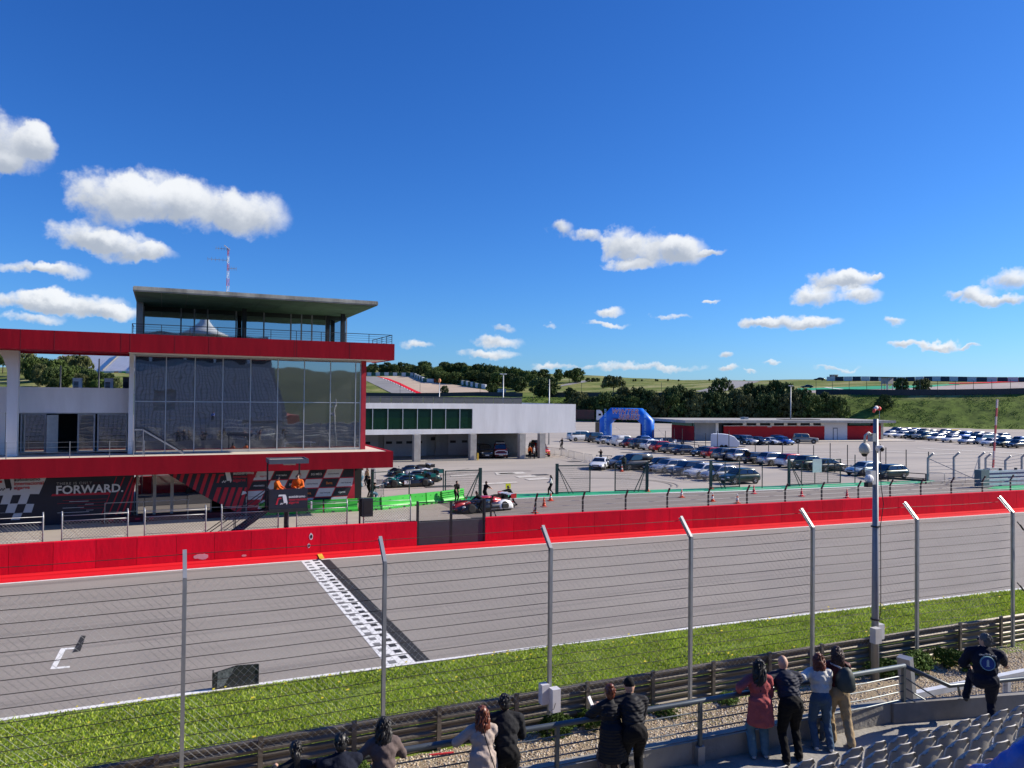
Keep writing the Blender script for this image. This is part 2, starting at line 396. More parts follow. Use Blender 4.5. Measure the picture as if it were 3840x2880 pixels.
PITA = layered('pit_asphalt', (.205, .178, .158), [((.26, .23, .20), .3, (.4,1.4,1), .4, .64, .7), ((.10, .095, .092), .25, (.05,2,1), .53, .68, .6),
    ((.28, .26, .24), 30, (1,1,1), .5, .75, .5)], rough=.9, bump=.3, bscale=60)
DARKA = layered('dark_asphalt', (.085, .082, .083), [((.11, .105, .105), .4, (.3,1.5,1), .4, .65, .8), ((.06, .058, .058), .6, (.1,2,1), .52, .7, .6)], rough=.9, bump=.3)
CONC = layered('pit_concrete', (.40, .355, .30), [((.33, .295, .25), .35, (.5,1.2,1), .42, .66, .7), ((.47, .43, .37), 1.2, (.4,1,1), .5, .7, .5), ((.22, .2, .18), .5, (.1,2,1), .58, .72, .4)], rough=.9, bump=.15)
PADD = layered('paddock_surface', (.36, .325, .29), [((.43, .39, .34), .07, (.5,1,1), .40, .62, .8), ((.285, .262, .245), .12, (.3,1.3,1), .48, .68, .75), ((.20, .185, .175), .35, (.15,1.6,1), .58, .74, .5),
    ((.47, .44, .40), 5, (1,1,1), .55, .75, .3)], rough=.92, bump=.12, bscale=12)
GRAV = layered('gravel_soil', (.34, .27, .18), [((.23, .18, .11), .8, (1,1,1), .42, .62, .8), ((.13, .12, .04), .35, (1,1,1), .55, .66, .8), ((.50, .42, .31), 18, (1,1,1), .5, .72, .7)], rough=.95, bump=.9, bscale=25)
GSOIL = layered('verge_soil', (.19, .26, .032), [((.11, .16, .022), 1.2, (1,1,1), .4, .65, .8), ((.11, .085, .05), .5, (.6,1.6,1), .62, .72, .6)], rough=.95, bump=.8, bscale=20)
# stand side to paddock, one sheet above the other
mbp = MB(); mbp.add([(-160,38,-.03),(260,20,-.03),(330,60,-.03),(236,146,-.03),(138,227,-.03),(40,309,-.03),(-160,340,-.03)], [(0,1,2,3,4,5,6)])
structure('paddock_pavement', mbp, PADD)
sheet('gravel_strip', 8.0, 17.05, 0.0, GRAV, [x for x in XS if x <= 75])
sheet('grass_verge', 17.05, 22.78, 0.004, GSOIL)
sheet('race_track', 22.78, 40.4, 0.008, ASPH)
sheet('pit_lane', 40.4, 49.2, -.008, DARKA, [x for x in XS if x <= 22]+[])
sheet('pit_lane_exit', 40.4, 57.5, -.012, PITA, [x for x in XS if x >= 18])
mbc = MB(); mbc.add([(-160,48.6,-.004),(19.2,48.0,-.004),(19.6,61,-.004),(-160,61,-.004)], [(0,1,2,3)]); structure('pit_box_apron', mbc, CONC)
PAINT_W = mat('white_road_paint', (.78,.78,.76), .7, var=.15, scale=6)
PAINT_R = mat('red_kerb_paint', (.72,.012,.022), .7, spec=.2, var=.12, scale=2.2, stretch=(.3,2,1))
PAINT_G = mat('green_runoff_paint', (.02,.36,.15), .6, var=.15, scale=1.2)
PAINT_Y = mat('yellow_road_paint', (.75,.50,.05), .6, var=.15)
PAINT_K = mat('black_road_paint', (.02,.02,.021), .8, var=.3, scale=4)
PAINT_GR = mat('grey_road_paint', (.20,.20,.20), .8, var=.2, scale=4)
PAINT_F = mat('faded_white_paint', (.56,.53,.47), .8, var=.18, scale=1.5)
for nm, a, b in (('track_edge_line', 22.80, 22.98), ('far_edge_line', 38.86, 39.02)): sheet(nm, a, b, .013, PAINT_W)
kb = MB(); ribbon(kb, 39.05, 39.08, .0085, z1=.05); ribbon(kb, 39.08, 39.66, .05, z1=.062); ribbon(kb, 39.66, 39.70, .062, z1=.02); ribbon(kb, 39.70, 39.78, .02)
ribbon(kb, 39.78, 39.8, .02, z1=.09); ribbon(kb, 39.80, 40.34, .09)
k_ = structure('track_kerb', kb, PAINT_R)
# start/finish line: white band, check squares, blacked out old line
mb = MB(); mb.add([(6.36, 22.98+s_bend(6.4), .016),(7.26, 22.98+s_bend(7.2), .016),(7.26, 38.86+s_bend(7.2), .016),(6.36, 38.86+s_bend(6.4), .016)], [(0,1,2,3)])
fin = structure('finish_line', mb, PAINT_W)
mb = MB(); mb.add([(7.3, 22.98+s_bend(7.4), .016),(7.74, 22.98+s_bend(7.7), .016),(7.74, 38.8+s_bend(7.7), .016),(7.3, 38.8+s_bend(7.4), .016)], [(0,1,2,3)])
structure('old_line_patch', mb, PAINT_K)
sq = MB().add([(0,0,0),(.24,0,0),(.24,.30,0),(0,.30,0)], [(0,1,2,3)])
me_k = sq.mesh('check_square', [PAINT_K]); me_g = sq.mesh('check_square', [PAINT_GR])
for i in range(26):
    for c_, (x, off, me) in enumerate(((6.48, .10, me_g), (6.92, .40, me_k))):
        o = link('check_square', me, fin, world=False); o.location = (x, 22.98+s_bend(6.8)+off+i*.61, .020)
def ppoly(mb, pts, z, mi=0, Z=0.0):
    mb.add([(*gz(x, y, Z).xy, z) for x, y in pts], [tuple(range(len(pts)))], mi); return mb
structure('grid_slot_marking', ppoly(ppoly(ppoly(MB(), [(188,2511),(208,2511),(246,2438),(225,2438)], .016), [(208,2511),(262,2505),(262,2499),(212,2503)], .0165), [(225,2438),(246,2438),(302,2433),(302,2428),(229,2433)], .0166), PAINT_W)
structure('old_grid_patch', ppoly(MB(), [(271,2449),(301,2444),(322,2386),(305,2385)], .0175), PAINT_K)
structure('kerb_mark', ppoly(MB(), [(1190,2078),(1207,2076),(1217,2094),(1199,2096)], .094, Z=.09), PAINT_Y)
# paddock paint
def pline(name, pts, m, z=.004, Z=0.0): return structure(name, ppoly(MB(), pts, z, Z=Z), m)
def pribbon(mb, lo, hi, z):
    n = len(lo); mb.add([(*gz(x, y).xy, z) for x, y in lo]+[(*gz(x, y).xy, z) for x, y in hi], [(i, i+1, n+i+1, n+i) for i in range(n-1)]); return mb
structure('green_run_off', pribbon(MB(), [(1700,1876),(1910,1869),(2150,1859),(2400,1849),(2700,1841.5),(3000,1831.5),(3240,1822),(3440,1812),(3510,1806)],
    [(1700,1864),(1910,1853),(2150,1846),(2400,1838),(2700,1829),(3000,1819),(3240,1809),(3440,1802),(3500,1801)], .0), PAINT_G)
structure('pit_exit_line', pribbon(MB(), [(1900,1872.5),(2150,1862),(2400,1851.5),(2700,1844),(3000,1834),(3240,1824),(3440,1813.5)], [(1900,1869.5),(2150,1859.3),(2400,1849.3),(2700,1841.8),(3000,1831.8),(3240,1822.2),(3440,1812.2)], .003), PAINT_W)
structure('green_paint_patch', pribbon(MB(), [(3700,1832),(3840,1838)], [(3740,1822),(3840,1815)], .003), PAINT_G)
for k, pts in enumerate([[(1856,1772),(1960,1769),(1976,1776),(1862,1781)],[(1930,1786),(2002,1782),(2025,1787),(1948,1792)],[(1965,1795),(2042,1790),(2066,1796),(1985,1801)],[(1690,1783),(1800,1776),(1800,1780),(1690,1787)],[(1790,1813),(1935,1806),(1945,1810),(1790,1819)]]):
    pline('crossing_stripe', pts, PAINT_F)
for pts in [[(3060,1716),(3320,1730),(3320,1732),(3060,1718)],[(3230,1688),(3580,1702),(3580,1704),(3230,1690)],[(3440,1679),(3840,1700),(3840,1702.5),(3440,1681)],[(2900,1690),(3150,1694),(3150,1695.5),(2900,1691.5)]]:
    pline('lane_line', pts, PAINT_F)
pline('yellow_hatching', [(3548,1610),(3595,1611),(3605,1616),(3552,1616)], PAINT_Y)
SKID = mat('tyre_skid', (.23,.21,.19), .9, var=.2)
def arc_skid(c, r, a0, a1, w, z=.0035):
    mb = MB(); n = 14; vi = []; vo = []
    for i in range(n+1):
        a = R(a0+(a1-a0)*i/n); vi.append((c[0]+(r-w/2)*math.cos(a), c[1]+(r-w/2)*.8*math.sin(a), z)); vo.append((c[0]+(r+w/2)*math.cos(a), c[1]+(r+w/2)*.8*math.sin(a), z))
    mb.add(vi+vo, [(i, i+1, n+i+2, n+i+1) for i in range(n)]); return mb
for c, r, a0, a1 in (((33,70),9,60,160),((33,70),9.7,60,160),((38,62),7,-40,90),((38,62),7.6,-40,90),((27,84),6,200,330)):
    structure('skid_mark', arc_skid(c, r, a0, a1, .16), SKID)
mh = mat('manhole_iron', (.05,.048,.045), .7)
for (x, y) in [(1900,1775),(2027,1780),(2155,1730),(2350,1697),(2438,1698)]:
    p = gz(x, y); structure('drain_cover', MB().add([(p.x-.9,p.y-.5,.004),(p.x+.9,p.y-.5,.004),(p.x+.9,p.y+.5,.004),(p.x-.9,p.y+.5,.004)], [(0,1,2,3)]), mh)
p = gz(1640,1824); structure('drain_cover', MB().add([(p.x-1.2,p.y-.6,.004),(p.x+1.5,p.y-.6,.004),(p.x+1.5,p.y+.6,.004),(p.x-1.2,p.y+.6,.004)], [(0,1,2,3)]), mh)
# ================================================================ common materials
RED_W = mat('red_wall_paint', (.76,.005,.030), .8, spec=.12, rgb2=(.56,.006,.028), scale=1.7, orand=.12, stretch=(1,1,.35), bump=.15, bscale=8)
RED_F = mat('shaded_fascia_red', (.33,.006,.018), .8, spec=.12, rgb2=(.25,.006,.016), scale=.9, stretch=(1,1,.25), bump=.3, bscale=2)  # fascia red, base colour darkened to stand for shade on the bands
WHITE_R = mat('white_render', (.83,.83,.82), .85, rgb2=(.70,.70,.69), scale=.9, stretch=(1,1,.18))
CREAM = mat('cream_terrace', (.62,.56,.47), .85, var=.08, scale=1)
CONCR = mat('weathered_concrete', (.50,.48,.41), .9, var=.0, rgb2=(.22,.21,.18), scale=1.1, stretch=(1,1,.3), bump=.25, bscale=9)
CONCL = mat('light_concrete', (.42,.41,.38), .9, rgb2=(.30,.29,.27), scale=1.3, bump=.2, bscale=14)
DARKM = mat('dark_metal', (.035,.037,.042), .45, .4, var=.15)
GREYM = mat('galvanised_steel', (.36,.37,.38), .5, .55, var=.15, scale=4)
ALU = mat('aluminium_frame', (.50,.52,.54), .4, .6, var=.05)
NAVY = mat('navy_banner', (.012,.014,.030), .5, var=.1)
NAVY2 = mat('navy_panel', (.014,.016,.026), .6, var=.15)
REDB = mat('red_banner', (.50,.012,.035), .55, var=.08)
WHITEB = mat('white_banner', (.62,.62,.66), .6, var=.05)
PINKB = mat('white_lettering', (.72,.72,.74), .6, var=.0)
ORANGE_T = mat('orange_lettering', (.75,.20,.03), .6, var=0)
GREENB = mat('green_plastic', (.05,.50,.05), .45, var=.10, scale=2)
BLACK = mat('black_rubber', (.012,.012,.013), .7, var=.2)
CURTAIN = glass('curtain_wall_glass', (.84,.88,.92), .46, wave=.06, wscale=.6, dark=(.05,.055,.062))
TOWERG = glass('tower_glass', (.82,.90,.95), .52, wave=.05, wscale=.45, dark=(.02,.03,.03))
DOORG = glass('door_glass', (.85,.85,.85), .45, wave=.02, wscale=.8, dark=(.02,.02,.022))
GREENG = glass('green_tinted_glass', (.35,.70,.66), .05, wave=.02, wscale=.6, dark=(.005,.022,.022))
# ================================================================ pit wall
def bend_box(mb, x0, x1, y0, y1, z0, z1, mi=0):
    a, b = s_bend(x0), s_bend(x1)
    v = [(x0,y0+a,z0),(x1,y0+b,z0),(x1,y1+b,z0),(x0,y1+a,z0),(x0,y0+a,z1),(x1,y0+b,z1),(x1,y1+b,z1),(x0,y1+a,z1)]
    return mb.add(v, [(0,3,2,1),(4,5,6,7),(0,1,5,4),(1,2,6,5),(2,3,7,6),(3,0,4,7)], mi)
CORE = mat('wall_joint', (.35,.05,.03), .8)
def pit_wall(xs, label):
    t = thing('pit_wall', label, 'wall', (xs[0], 40.5+s_bend(xs[0]), 0))
    core = MB()
    for a, b in zip(xs[:-1], xs[1:]):
        bend_box(core, a, b, 40.40, 40.70, .02, 1.375)
        bend_box(MB(), a+.008, b-.008, 40.36, 40.74, .0, 1.40).build('panel', RED_W, t)
    core.build('core', CORE, t); return t
wl = pit_wall([12.75-1.72*i for i in range(18, -1, -1)], 'bright red concrete pit wall left of the grey gate')
wr = pit_wall([16.72+1.74*i for i in range(0, 40)], 'bright red concrete pit wall running right from the grey gate')
PEEL = mat('peeled_paint', (.62,.36,.40), .8, var=.1)
rnd = random.Random(3)
def blob_patch(cx, cz, rx, rz, parent, m, y=40.352, n=18, jag=.35):
    pts = [(cx+rx*math.cos(2*math.pi*i/n)*(1+rnd.uniform(-jag, .1)), cz+rz*math.sin(2*math.pi*i/n)*(1+rnd.uniform(-jag, .1))) for i in range(n)]
    MB().prism(pts, lambda u, v: (u, y+s_bend(u), v), lambda u, v: (u, y+.01+s_bend(u), v)).build('peeled_patch', m, parent)
for x, y, rx, rz in ((755,2086,.40,.15),(915,2082,.12,.06)): p = gy(x, y, 40.35); blob_patch(p.x, p.z, rx, rz, wl, PEEL)
for x, y, r in ((1164,2010,.10),(1156,2044,.07)):
    p = gy(x, y, 40.35); blob_patch(p.x, p.z, r, r*1.7, wl, PINKB, jag=.1); blob_patch(p.x+.01, p.z, r*.6, r*1.0, wl, BLACK, y=40.345, jag=.1)
# ---- gate in the wall
gt = thing('pit_gate', 'dark grey double gate with barred top between the red pit walls', 'gate', (14.7, 40.3, 0))
GATE_M = mat('gate_grey', (.045,.047,.058), .6, var=.1)
GPX = [12.80, 14.72, 16.66]
for a, b in zip(GPX[:-1], GPX[1:]):
    lf = bend_box(MB(), a+.03, b-.03, 40.42, 40.47, .04, 1.33).build('solid_panel', GATE_M, gt)
    fr = MB()
    for z in (1.38, 2.42): bend_box(fr, a+.02, b-.02, 40.42, 40.48, z-.025, z+.025)
    for x in (a+.04, b-.04): bend_box(fr, x-.03, x+.03, 40.415, 40.485, 0, 2.445)
    fr.build('leaf_frame', DARKM, gt)
    br = MB(); n = 34
    for i in range(1, n):
        x = a+.06+(b-a-.12)*i/n; br.bar((x, 40.45+s_bend(x), 1.40), (x, 40.45+s_bend(x), 2.40), .010)
    br.build('bar_grille', DARKM, gt)['kind'] = 'stuff'
for x in (12.78, 16.70): bend_box(MB(), x-.045, x+.045, 40.38, 40.50, 0, 2.5).build('gate_post', DARKM, gt)
# ================================================================ chain link maker
def chain(mb, x0, x1, y, z0, z1, pitch, w, bend=True, mi=0, sag=0.0):
    """diagonal wires of a chain link mesh as thin three-sided rods"""
    H = z1-z0; n = int((x1-x0+H)/pitch)+1
    for sgn in (1, -1):
        for i in range(-1, n+1):
            a = x0-H+i*pitch if sgn > 0 else x0+i*pitch
            xa, xb, za, zb = (a, a+H, z0, z1) if sgn > 0 else (a, a-H, z0, z1)
            # clip to the panel
            def clip(xa, za, xb, zb):
                if xa > xb: xa, za, xb, zb = xb, zb, xa, za
                if xb <= x0 or xa >= x1: return None
                k = (zb-za)/(xb-xa)
                if xa < x0: za += k*(x0-xa); xa = x0
                if xb > x1: zb -= k*(xb-x1); xb = x1
                return xa, za, xb, zb
            c = clip(xa, za, xb, zb)
            if not c or abs(c[2]-c[0]) < .02: continue
            xa, za, xb, zb = c
            m = max(1, int((xb-xa)/2.2)) if bend else 1
            P = [(xa+(xb-xa)*j/m, za+(zb-za)*j/m) for j in range(m+1)]
            mb.tube([(px_, y+(s_bend(px_) if bend else 0)+.004*sgn, pz) for px_, pz in P], w, 3, mi, cap=False)
    return mb
WIRE = mat('galvanised_wire', (.33,.33,.33), .5, .6, var=.1)
PF_L = ['leftmost mesh panel of the pit wall fence, cut by the photo edge', 'mesh panel of the pit wall fence under the FORWARD slogan', 'mesh panel of the pit wall fence before the glass doors',
        'mesh panel of the pit wall fence at the foot of the platform stairs', 'mesh panel of the pit wall fence between platform and signal box', 'mesh panel of the pit wall fence between signal box and grey gate']
for k, (a, b) in enumerate(((-11.5,-4.94),(-4.18,-1.44),(-.71,2.04),(2.78,5.52),(6.45,9.06),(9.95,12.55))):
    t = thing('mesh_fence', PF_L[k], 'fence', ((a+b)/2, 41, 0), group='mesh panels on the pit wall')
    for x in (a, b): MB().tube([(x,40.95+s_bend(x),0),(x,40.95+s_bend(x),2.45),(x-.02,41.02+s_bend(x),2.72)], .035, 8).build('post', GREYM, t, smooth=True)
    for z, r in ((2.52,.016),(2.27,.022),(1.45,.012),(.8,.012)):
        MB().tube([(a,40.95+s_bend(a),z),(b,40.95+s_bend(b),z)], r, 6).build('rail', GREYM, t, smooth=True)
    o = chain(MB(), a+.03, b-.03, 40.95, .25, 2.27, .15, .0065).build('chain_link', WIRE, t); o['kind'] = 'stuff'
sig = thing('signal_box', 'black signal light box on a post behind the pit wall', 'signal', (9.8, 41, 0))
bend_box(MB(), 9.70, 9.78, 40.90, 41.0, 0, 2.85).build('post', DARKM, sig)
bend_box(MB(), 9.80, 10.40, 40.70, 41.05, 1.75, 2.72).build('housing', DARKM, sig)
bend_box(MB(), 9.90, 10.30, 40.69, 40.699, 1.9, 2.6).build('screen', BLACK, sig)
pf = thing('pit_fence', 'line of bent grey posts with wires along the pit wall right of the gate', 'fence', (40, 40, 0))
PXS = [17.3,20.1,23.2,26.15,29.15,32.25,35.3,38.45,41.6,44.9,47.9,50.9,54.0,57.3,60.4,63.8,67.2,70.6]
for x in PXS:
    s = s_bend(x); mb = MB(); mb.bar((x,40.95+s,0),(x,40.95+s,2.22),.085,.085); mb.bar((x,40.95+s,2.18),(x,40.70+s,2.62),.085,.085)
    mb.build('post', DARKM, pf)
s = s_bend(17.3); MB().bar((17.3,40.95+s,2.1),(18.25,41.1+s,.02),.05).build('brace', DARKM, pf)
for z in (1.52,1.80,2.08,2.36):
    MB().tube([(x,40.90+s_bend(x)-(0 if z < 2.2 else .1),z) for x in PXS], .010, 5).build('cable', GREYM, pf)
# ================================================================ starter's platform
pl = thing('starter_platform', 'dark roofed starter platform with logo panel above the pit wall', 'platform', (6, 41.3, 0))
bx = lambda *a: MB().box(*a)
bx(5.06,6.90,40.46,40.50,2.36,3.40).build('front_panel', NAVY, pl)
bx(5.02,5.06,40.46,41.95,2.36,3.40).build('side_panel', NAVY2, pl)
bx(6.90,6.94,40.46,41.95,2.36,3.35).build('side_panel', NAVY2, pl)
bx(5.02,6.94,40.50,41.95,2.28,2.36).build('floor', DARKM, pl)
bx(5.0,6.96,40.42,40.46,2.22,2.40).build('edge_beam', DARKM, pl)
for x in (5.08, 6.72): bx(x-.04,x+.04,41.82,41.90,2.36,4.72).build('roof_post', DARKM, pl)
rf = MB().box(5.0,6.98,40.50,40.54,4.70,4.93).box(5.0,5.04,40.54,42.0,4.70,4.93).box(6.94,6.98,40.54,42.0,4.70,4.93).box(5.04,6.94,41.96,42.0,4.70,4.93).box(5.04,6.94,40.54,41.96,4.78,4.84)
rf.build('roof', mat('slate_blue_metal', (.085,.10,.13), .5, .2), pl)
mb = MB()
for i in range(18): x = 5.10+i*.105; mb.box(x,x+.05,40.58,41.94,4.842,4.875)
mb.build('roof_grating', mat('roof_deck', (.40,.37,.33), .8), pl)
bx(5.75,6.35,40.7,41.2,4.62,4.68).build('lamp', CREAM, pl)
bx(5.86,6.04,41.05,41.23,0,2.28).build('column', DARKM, pl); bx(6.05,6.10,41.1,41.2,0,2.28).build('conduit', GREYM, pl)
for y in (41.05, 41.85): MB().bar((5.05,y,2.32),(1.85,y,.05),.05,.22).build('stringer', DARKM, pl)
for i in range(11):
    k = (i+.5)/11; MB().box(5.0-3.1*k-.13,5.0-3.1*k+.13,41.08,41.82,2.28-2.22*k,2.31-2.22*k).build('tread', DARKM, pl)
for y in (41.05, 41.85):
    MB().bar((5.05,y,3.3),(1.85,y,1.05),.04).build('handrail', DARKM, pl); MB().bar((5.05,y,2.85),(1.85,y,.6),.03).build('handrail', DARKM, pl)
    for k in (.02,.5,.98): MB().bar((5.05-3.2*k,y,2.32-2.27*k),(5.05-3.2*k,y,3.3-2.25*k),.04).build('baluster', DARKM, pl)
bx(4.62,4.86,41.1,41.5,2.42,2.62).build('fire_bottle_box', GREENB, pl)
bx(7.2,7.28,41.0,41.15,2.2,2.62).build('loudspeaker', WHITEB, pl)
# ---- circuit logo: bold open letter A in white and red with a small chequered flag, and three lines of lettering
def logo(parent, ox, oz, w, y, light=True, txt=True):
    W = PINKB if light else NAVY2
    q = lambda pts, m, nm: MB().prism([(ox+u*w, oz+v*w) for u, v in pts], lambda u, v: (u, y, v), lambda u, v: (u, y+.004, v)).build(nm, m, parent)
    q([(.09,.30),(.24,.30),(.29,.05),(.375,.05),(.375,.0),(.25,.0),(.25,.0),(.40,.0),(.42,.06),(.37,.30),(.34,.355),(.28,.36),(.11,.36)], W, 'emblem')
    q([(.0,.0),(.06,.0),(.115,.20),(.20,.20),(.20,.255),(.09,.255),(.065,.225)], REDB, 'emblem')
    for (u, v) in ((.15,.0),(.21,.0),(.18,.03),(.24,.03)): q([(u,v),(u+.03,v),(u+.035,v+.03),(u+.005,v+.03)], W, 'emblem')
    if txt:
        for i, (tx, m) in enumerate((('autódromo', W), ('internacional', REDB), ('algarve', REDB))):
            add_text(MB(), tx, w*.128, (ox+w*.46, y-.001, oz+w*(.23-.105*i)), (1,0,0), (0,0,1), offset=w*.0022).build('lettering', m, parent)
logo(pl, 5.33, 2.62, 1.42, 40.453)
# ================================================================ green water barriers
GP = [(985,1933,1212,1923,'longest green plastic barrier under the starter platform'),(1216,1923,1343,1917,'green plastic barrier left of the signal box'),(1347,1916.5,1428,1912,'short green plastic barrier just right of the signal box'),
 (1434,1912,1541,1899,'green plastic barrier in front of the dark green race car'),(1544,1898.5,1600,1893,'green plastic barrier left of the pit gate top'),(1603,1892.5,1655,1886,'green plastic barrier seen over the pit gate'),(1661,1886,1745,1873,'ribbed green plastic barrier behind the red and white race car')]
for k, (x0, y0, x1, y1, lb) in enumerate(GP):
    a, b = gz(x0, y0), gz(x1, y1); d = (b-a); Ln = d.length; ang = math.atan2(d.y, d.x)
    t = thing('green_barrier', lb, 'barrier', a, ang, group='green barriers along the pit lane')
    prof = [(0,0),(0,.16),(.10,.30),(.15,.88),(.32,.88),(.37,.30),(.47,.16),(.47,0)]
    MB().prism(prof, lambda u, v: (.02, u, v), lambda u, v: (Ln-.02, u, v)).build('shell', GREENB, t, world=False)
    for q in (.22, .72): MB().box(Ln*q,Ln*q+.22,-.003,.05,0,.09).build('fork_slot', BLACK, t, world=False)
    for q in (.3, .75): MB().lathe([(.03,0),(.03,.01)], (Ln*q, .11, .68), 'y', 8).build('plug', BLACK, t, world=False)
    if k == 6:
        for z in (.25,.42,.59,.76): MB().box(.05,Ln-.05,.06,.14,z,z+.03).build('rib', mat('dark_green_plastic', (.03,.32,.04), .5), t, world=False)
# ================================================================ pit building with control tower
PB = thing('pit_building', 'red banded pit building with glass control tower and concrete roof', 'building', (0, 55, 0))
def P(name, m, *boxes, parent=PB, smooth=False):
    mb = MB()
    for b in boxes: mb.box(*b)
    return mb.build(name, m, parent, smooth=smooth)
XL = -60
# lower terrace
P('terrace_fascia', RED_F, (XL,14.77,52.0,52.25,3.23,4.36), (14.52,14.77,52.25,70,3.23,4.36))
P('terrace_slab', CREAM, (XL,14.52,52.25,70,3.95,4.32))
P('terrace_underside', mat('grey_soffit', (.30,.30,.31), .9), (XL,14.5,52.3,70,3.80,3.94))
# upper band
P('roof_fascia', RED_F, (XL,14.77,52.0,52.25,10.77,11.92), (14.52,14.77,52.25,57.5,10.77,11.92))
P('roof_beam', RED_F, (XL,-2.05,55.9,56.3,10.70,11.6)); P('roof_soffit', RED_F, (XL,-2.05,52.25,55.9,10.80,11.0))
P('overhang_soffit', WHITE_R, (-2.0,14.52,52.25,57.3,10.80,10.95)); P('roof_deck', CONCL, (-2.0,14.52,52.25,70,11.35,11.55))
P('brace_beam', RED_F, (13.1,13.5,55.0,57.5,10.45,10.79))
for x in (-7.6,-5.9,-2.4,-1.9,.6,2.6,7.9,8.05,11.6):
    P('fascia_joint', mat('dark_crimson', (.17,.006,.016), .7), (x,x+.02,51.994,52.0,10.78,11.91))
# curtain wall: mullions, transoms and panes
MX = [-1.68,.16,1.92,3.67,5.46,7.27,9.08,10.92,12.74,13.10]
for i, (a, b) in enumerate(zip(MX[:-1], MX[1:])):
    for z0, z1 in ((4.42,7.70),(7.76,10.76)):
        P('window_pane', CURTAIN, (a+.03,b-.03,55.03+.002*(i % 3),55.06,z0,z1))
for x in MX: P('mullion', ALU, (x-.03,x+.03,54.98,55.10,4.36,10.80))
P('transom', ALU, (-1.68,13.1,55.0,55.10,7.70,7.76)); P('transom', ALU, (-1.68,13.1,55.0,55.10,4.34,4.42)); P('transom', ALU, (-1.68,13.1,55.0,55.10,10.74,10.80))
P('corner_column', mat('red_column', (.42,.012,.03), .6), (13.15,13.50,54.95,66,4.33,10.80)); P('corner_column', WHITE_R, (-2.02,-1.74,54.9,55.3,4.33,10.80))
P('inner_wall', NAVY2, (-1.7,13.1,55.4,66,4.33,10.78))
P('vent_hatch', BLACK, (7.6,7.78,55.0,55.02,5.72,5.84))
# white block on the left with windows and an open door
P('white_wall', WHITE_R, (XL,-2.03,56.0,56.4,6.96,8.58), (XL,-2.03,56.4,66,8.2,8.4), (XL,-8.9,56.1,56.35,4.33,6.96))
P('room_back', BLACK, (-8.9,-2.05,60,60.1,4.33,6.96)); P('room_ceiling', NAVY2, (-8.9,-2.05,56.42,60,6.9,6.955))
FRM = mat('window_frame', (.30,.32,.34), .5, .3)
for a, b, kind in ((-8.10,-6.72,'w'),(-6.66,-6.08,'d'),(-4.98,-3.98,'w'),(-3.86,-2.10,'w')):
    if kind == 'w':
        f = P('window_frame', FRM, (a,a+.09,56.1,56.2,4.42,6.92),(b-.09,b,56.1,56.2,4.42,6.92),(a,b,56.12,56.18,6.83,6.92),(a,b,56.12,56.18,4.42,4.52))
        P('pane', DOORG, (a+.09,b-.09,56.14,56.16,4.52,6.83), parent=f)
dr = MB().bar((-6.06,56.05,5.63),(-6.62,55.55,5.63),.05,2.4).build('open_door', FRM, PB)
MB().bar((-6.12,56.02,5.63),(-6.58,55.6,5.63),.06,2.2).build('pane', NAVY2, dr)
P('window_head', FRM, (-8.2,-2.05,56.05,56.25,6.90,7.0))
# pylon with flared head
py_ = [(-8.62,4.33),(-8.05,4.33),(-8.05,10.79),(-9.15,10.79),(-8.85,10.3),(-8.62,9.55)]
MB().prism(py_, lambda u, v: (u, 54.6, v), lambda u, v: (u, 55.2, v)).build('pylon', WHITE_R, PB)
# wire balustrade on the terrace edge
for x in (-8.2,-5.0,-2.9,-1.0): P('baluster', GREYM, (x-.02,x+.02,52.1,52.14,4.36,5.35))
for z in (4.7,5.0,5.3): P('balustrade_wire', GREYM, (XL,-1.0,52.115,52.125,z,z+.012))
st = MB()
for y in (53.2, 54.2):
    st.bar((-1.62,y,5.95),(-1.1,y,5.95),.05); st.bar((-1.15,y,5.95),(1.3,y,4.36),.05); st.bar((-1.62,y,5.7),(-1.62,y,4.33),.04); st.bar((-1.1,y,5.9),(-1.1,y,4.33),.04)
st.build('stair_rail', GREYM, PB)
# control tower
P('tower_roof', CONCR, (-1.77,13.51,52.0,68,14.55,14.86))
P('roof_edge', CONCR, (-1.80,13.54,51.97,68.03,14.62,14.80))
SOFF = mat('green_stained_soffit', (.10,.21,.125), .9, rgb2=(.055,.12,.075), scale=.8, bump=.1)
for i in range(10):
    for j in range(4):
        x0 = -1.70+i*1.515; y0 = 52.2+j*2.75
        P('soffit_board', SOFF, (x0,x0+1.495,y0,y0+2.72,14.52-.002*((i+j) % 2),14.549))
P('end_wall', CONCL, (-1.77,-1.35,58.0,68,11.5,14.52))
for x in (5.15, 12.35): P('tower_column', DARKM, (x,x+.30,58.4,58.7,11.5,14.52))
TX = [-1.35,1.1,2.0,2.9,4.9,6.9,8.9,9.7,10.5,11.6,13.2]
for i, (a, b) in enumerate(zip(TX[:-1], TX[1:])):
    P('tower_pane', TOWERG, (a+.05,b-.05,60.5,60.53,11.55,14.20))
for x in TX: P('tower_mullion', FRM, (x-.05,x+.05,60.45,60.56,11.5,14.52))
P('tower_head', mat('dark_green_header', (.03,.045,.04), .7), (-1.35,13.2,60.46,60.55,14.20,14.52)); P('tower_core', NAVY2, (-1.3,13.2,60.8,67.9,11.5,14.5))
P('tower_column', DARKM, (11.6,11.85,60.2,60.44,11.5,14.52))
RAILX = [-1.80+i*1.64 for i in range(11)]
for x in RAILX: P('rail_post', DARKM, (x-.018,x+.018,52.10,52.136,11.92,12.54))
for z in (12.08,12.23,12.38): P('rail', DARKM, (-1.8,14.6,52.108,52.128,z,z+.016))
P('rail', DARKM, (-1.82,14.62,52.09,52.15,12.52,12.56)); P('rail', DARKM, (14.57,14.62,52.15,57.6,12.52,12.56)); P('rail', DARKM, (-1.82,-1.78,52.15,55,12.52,12.56))
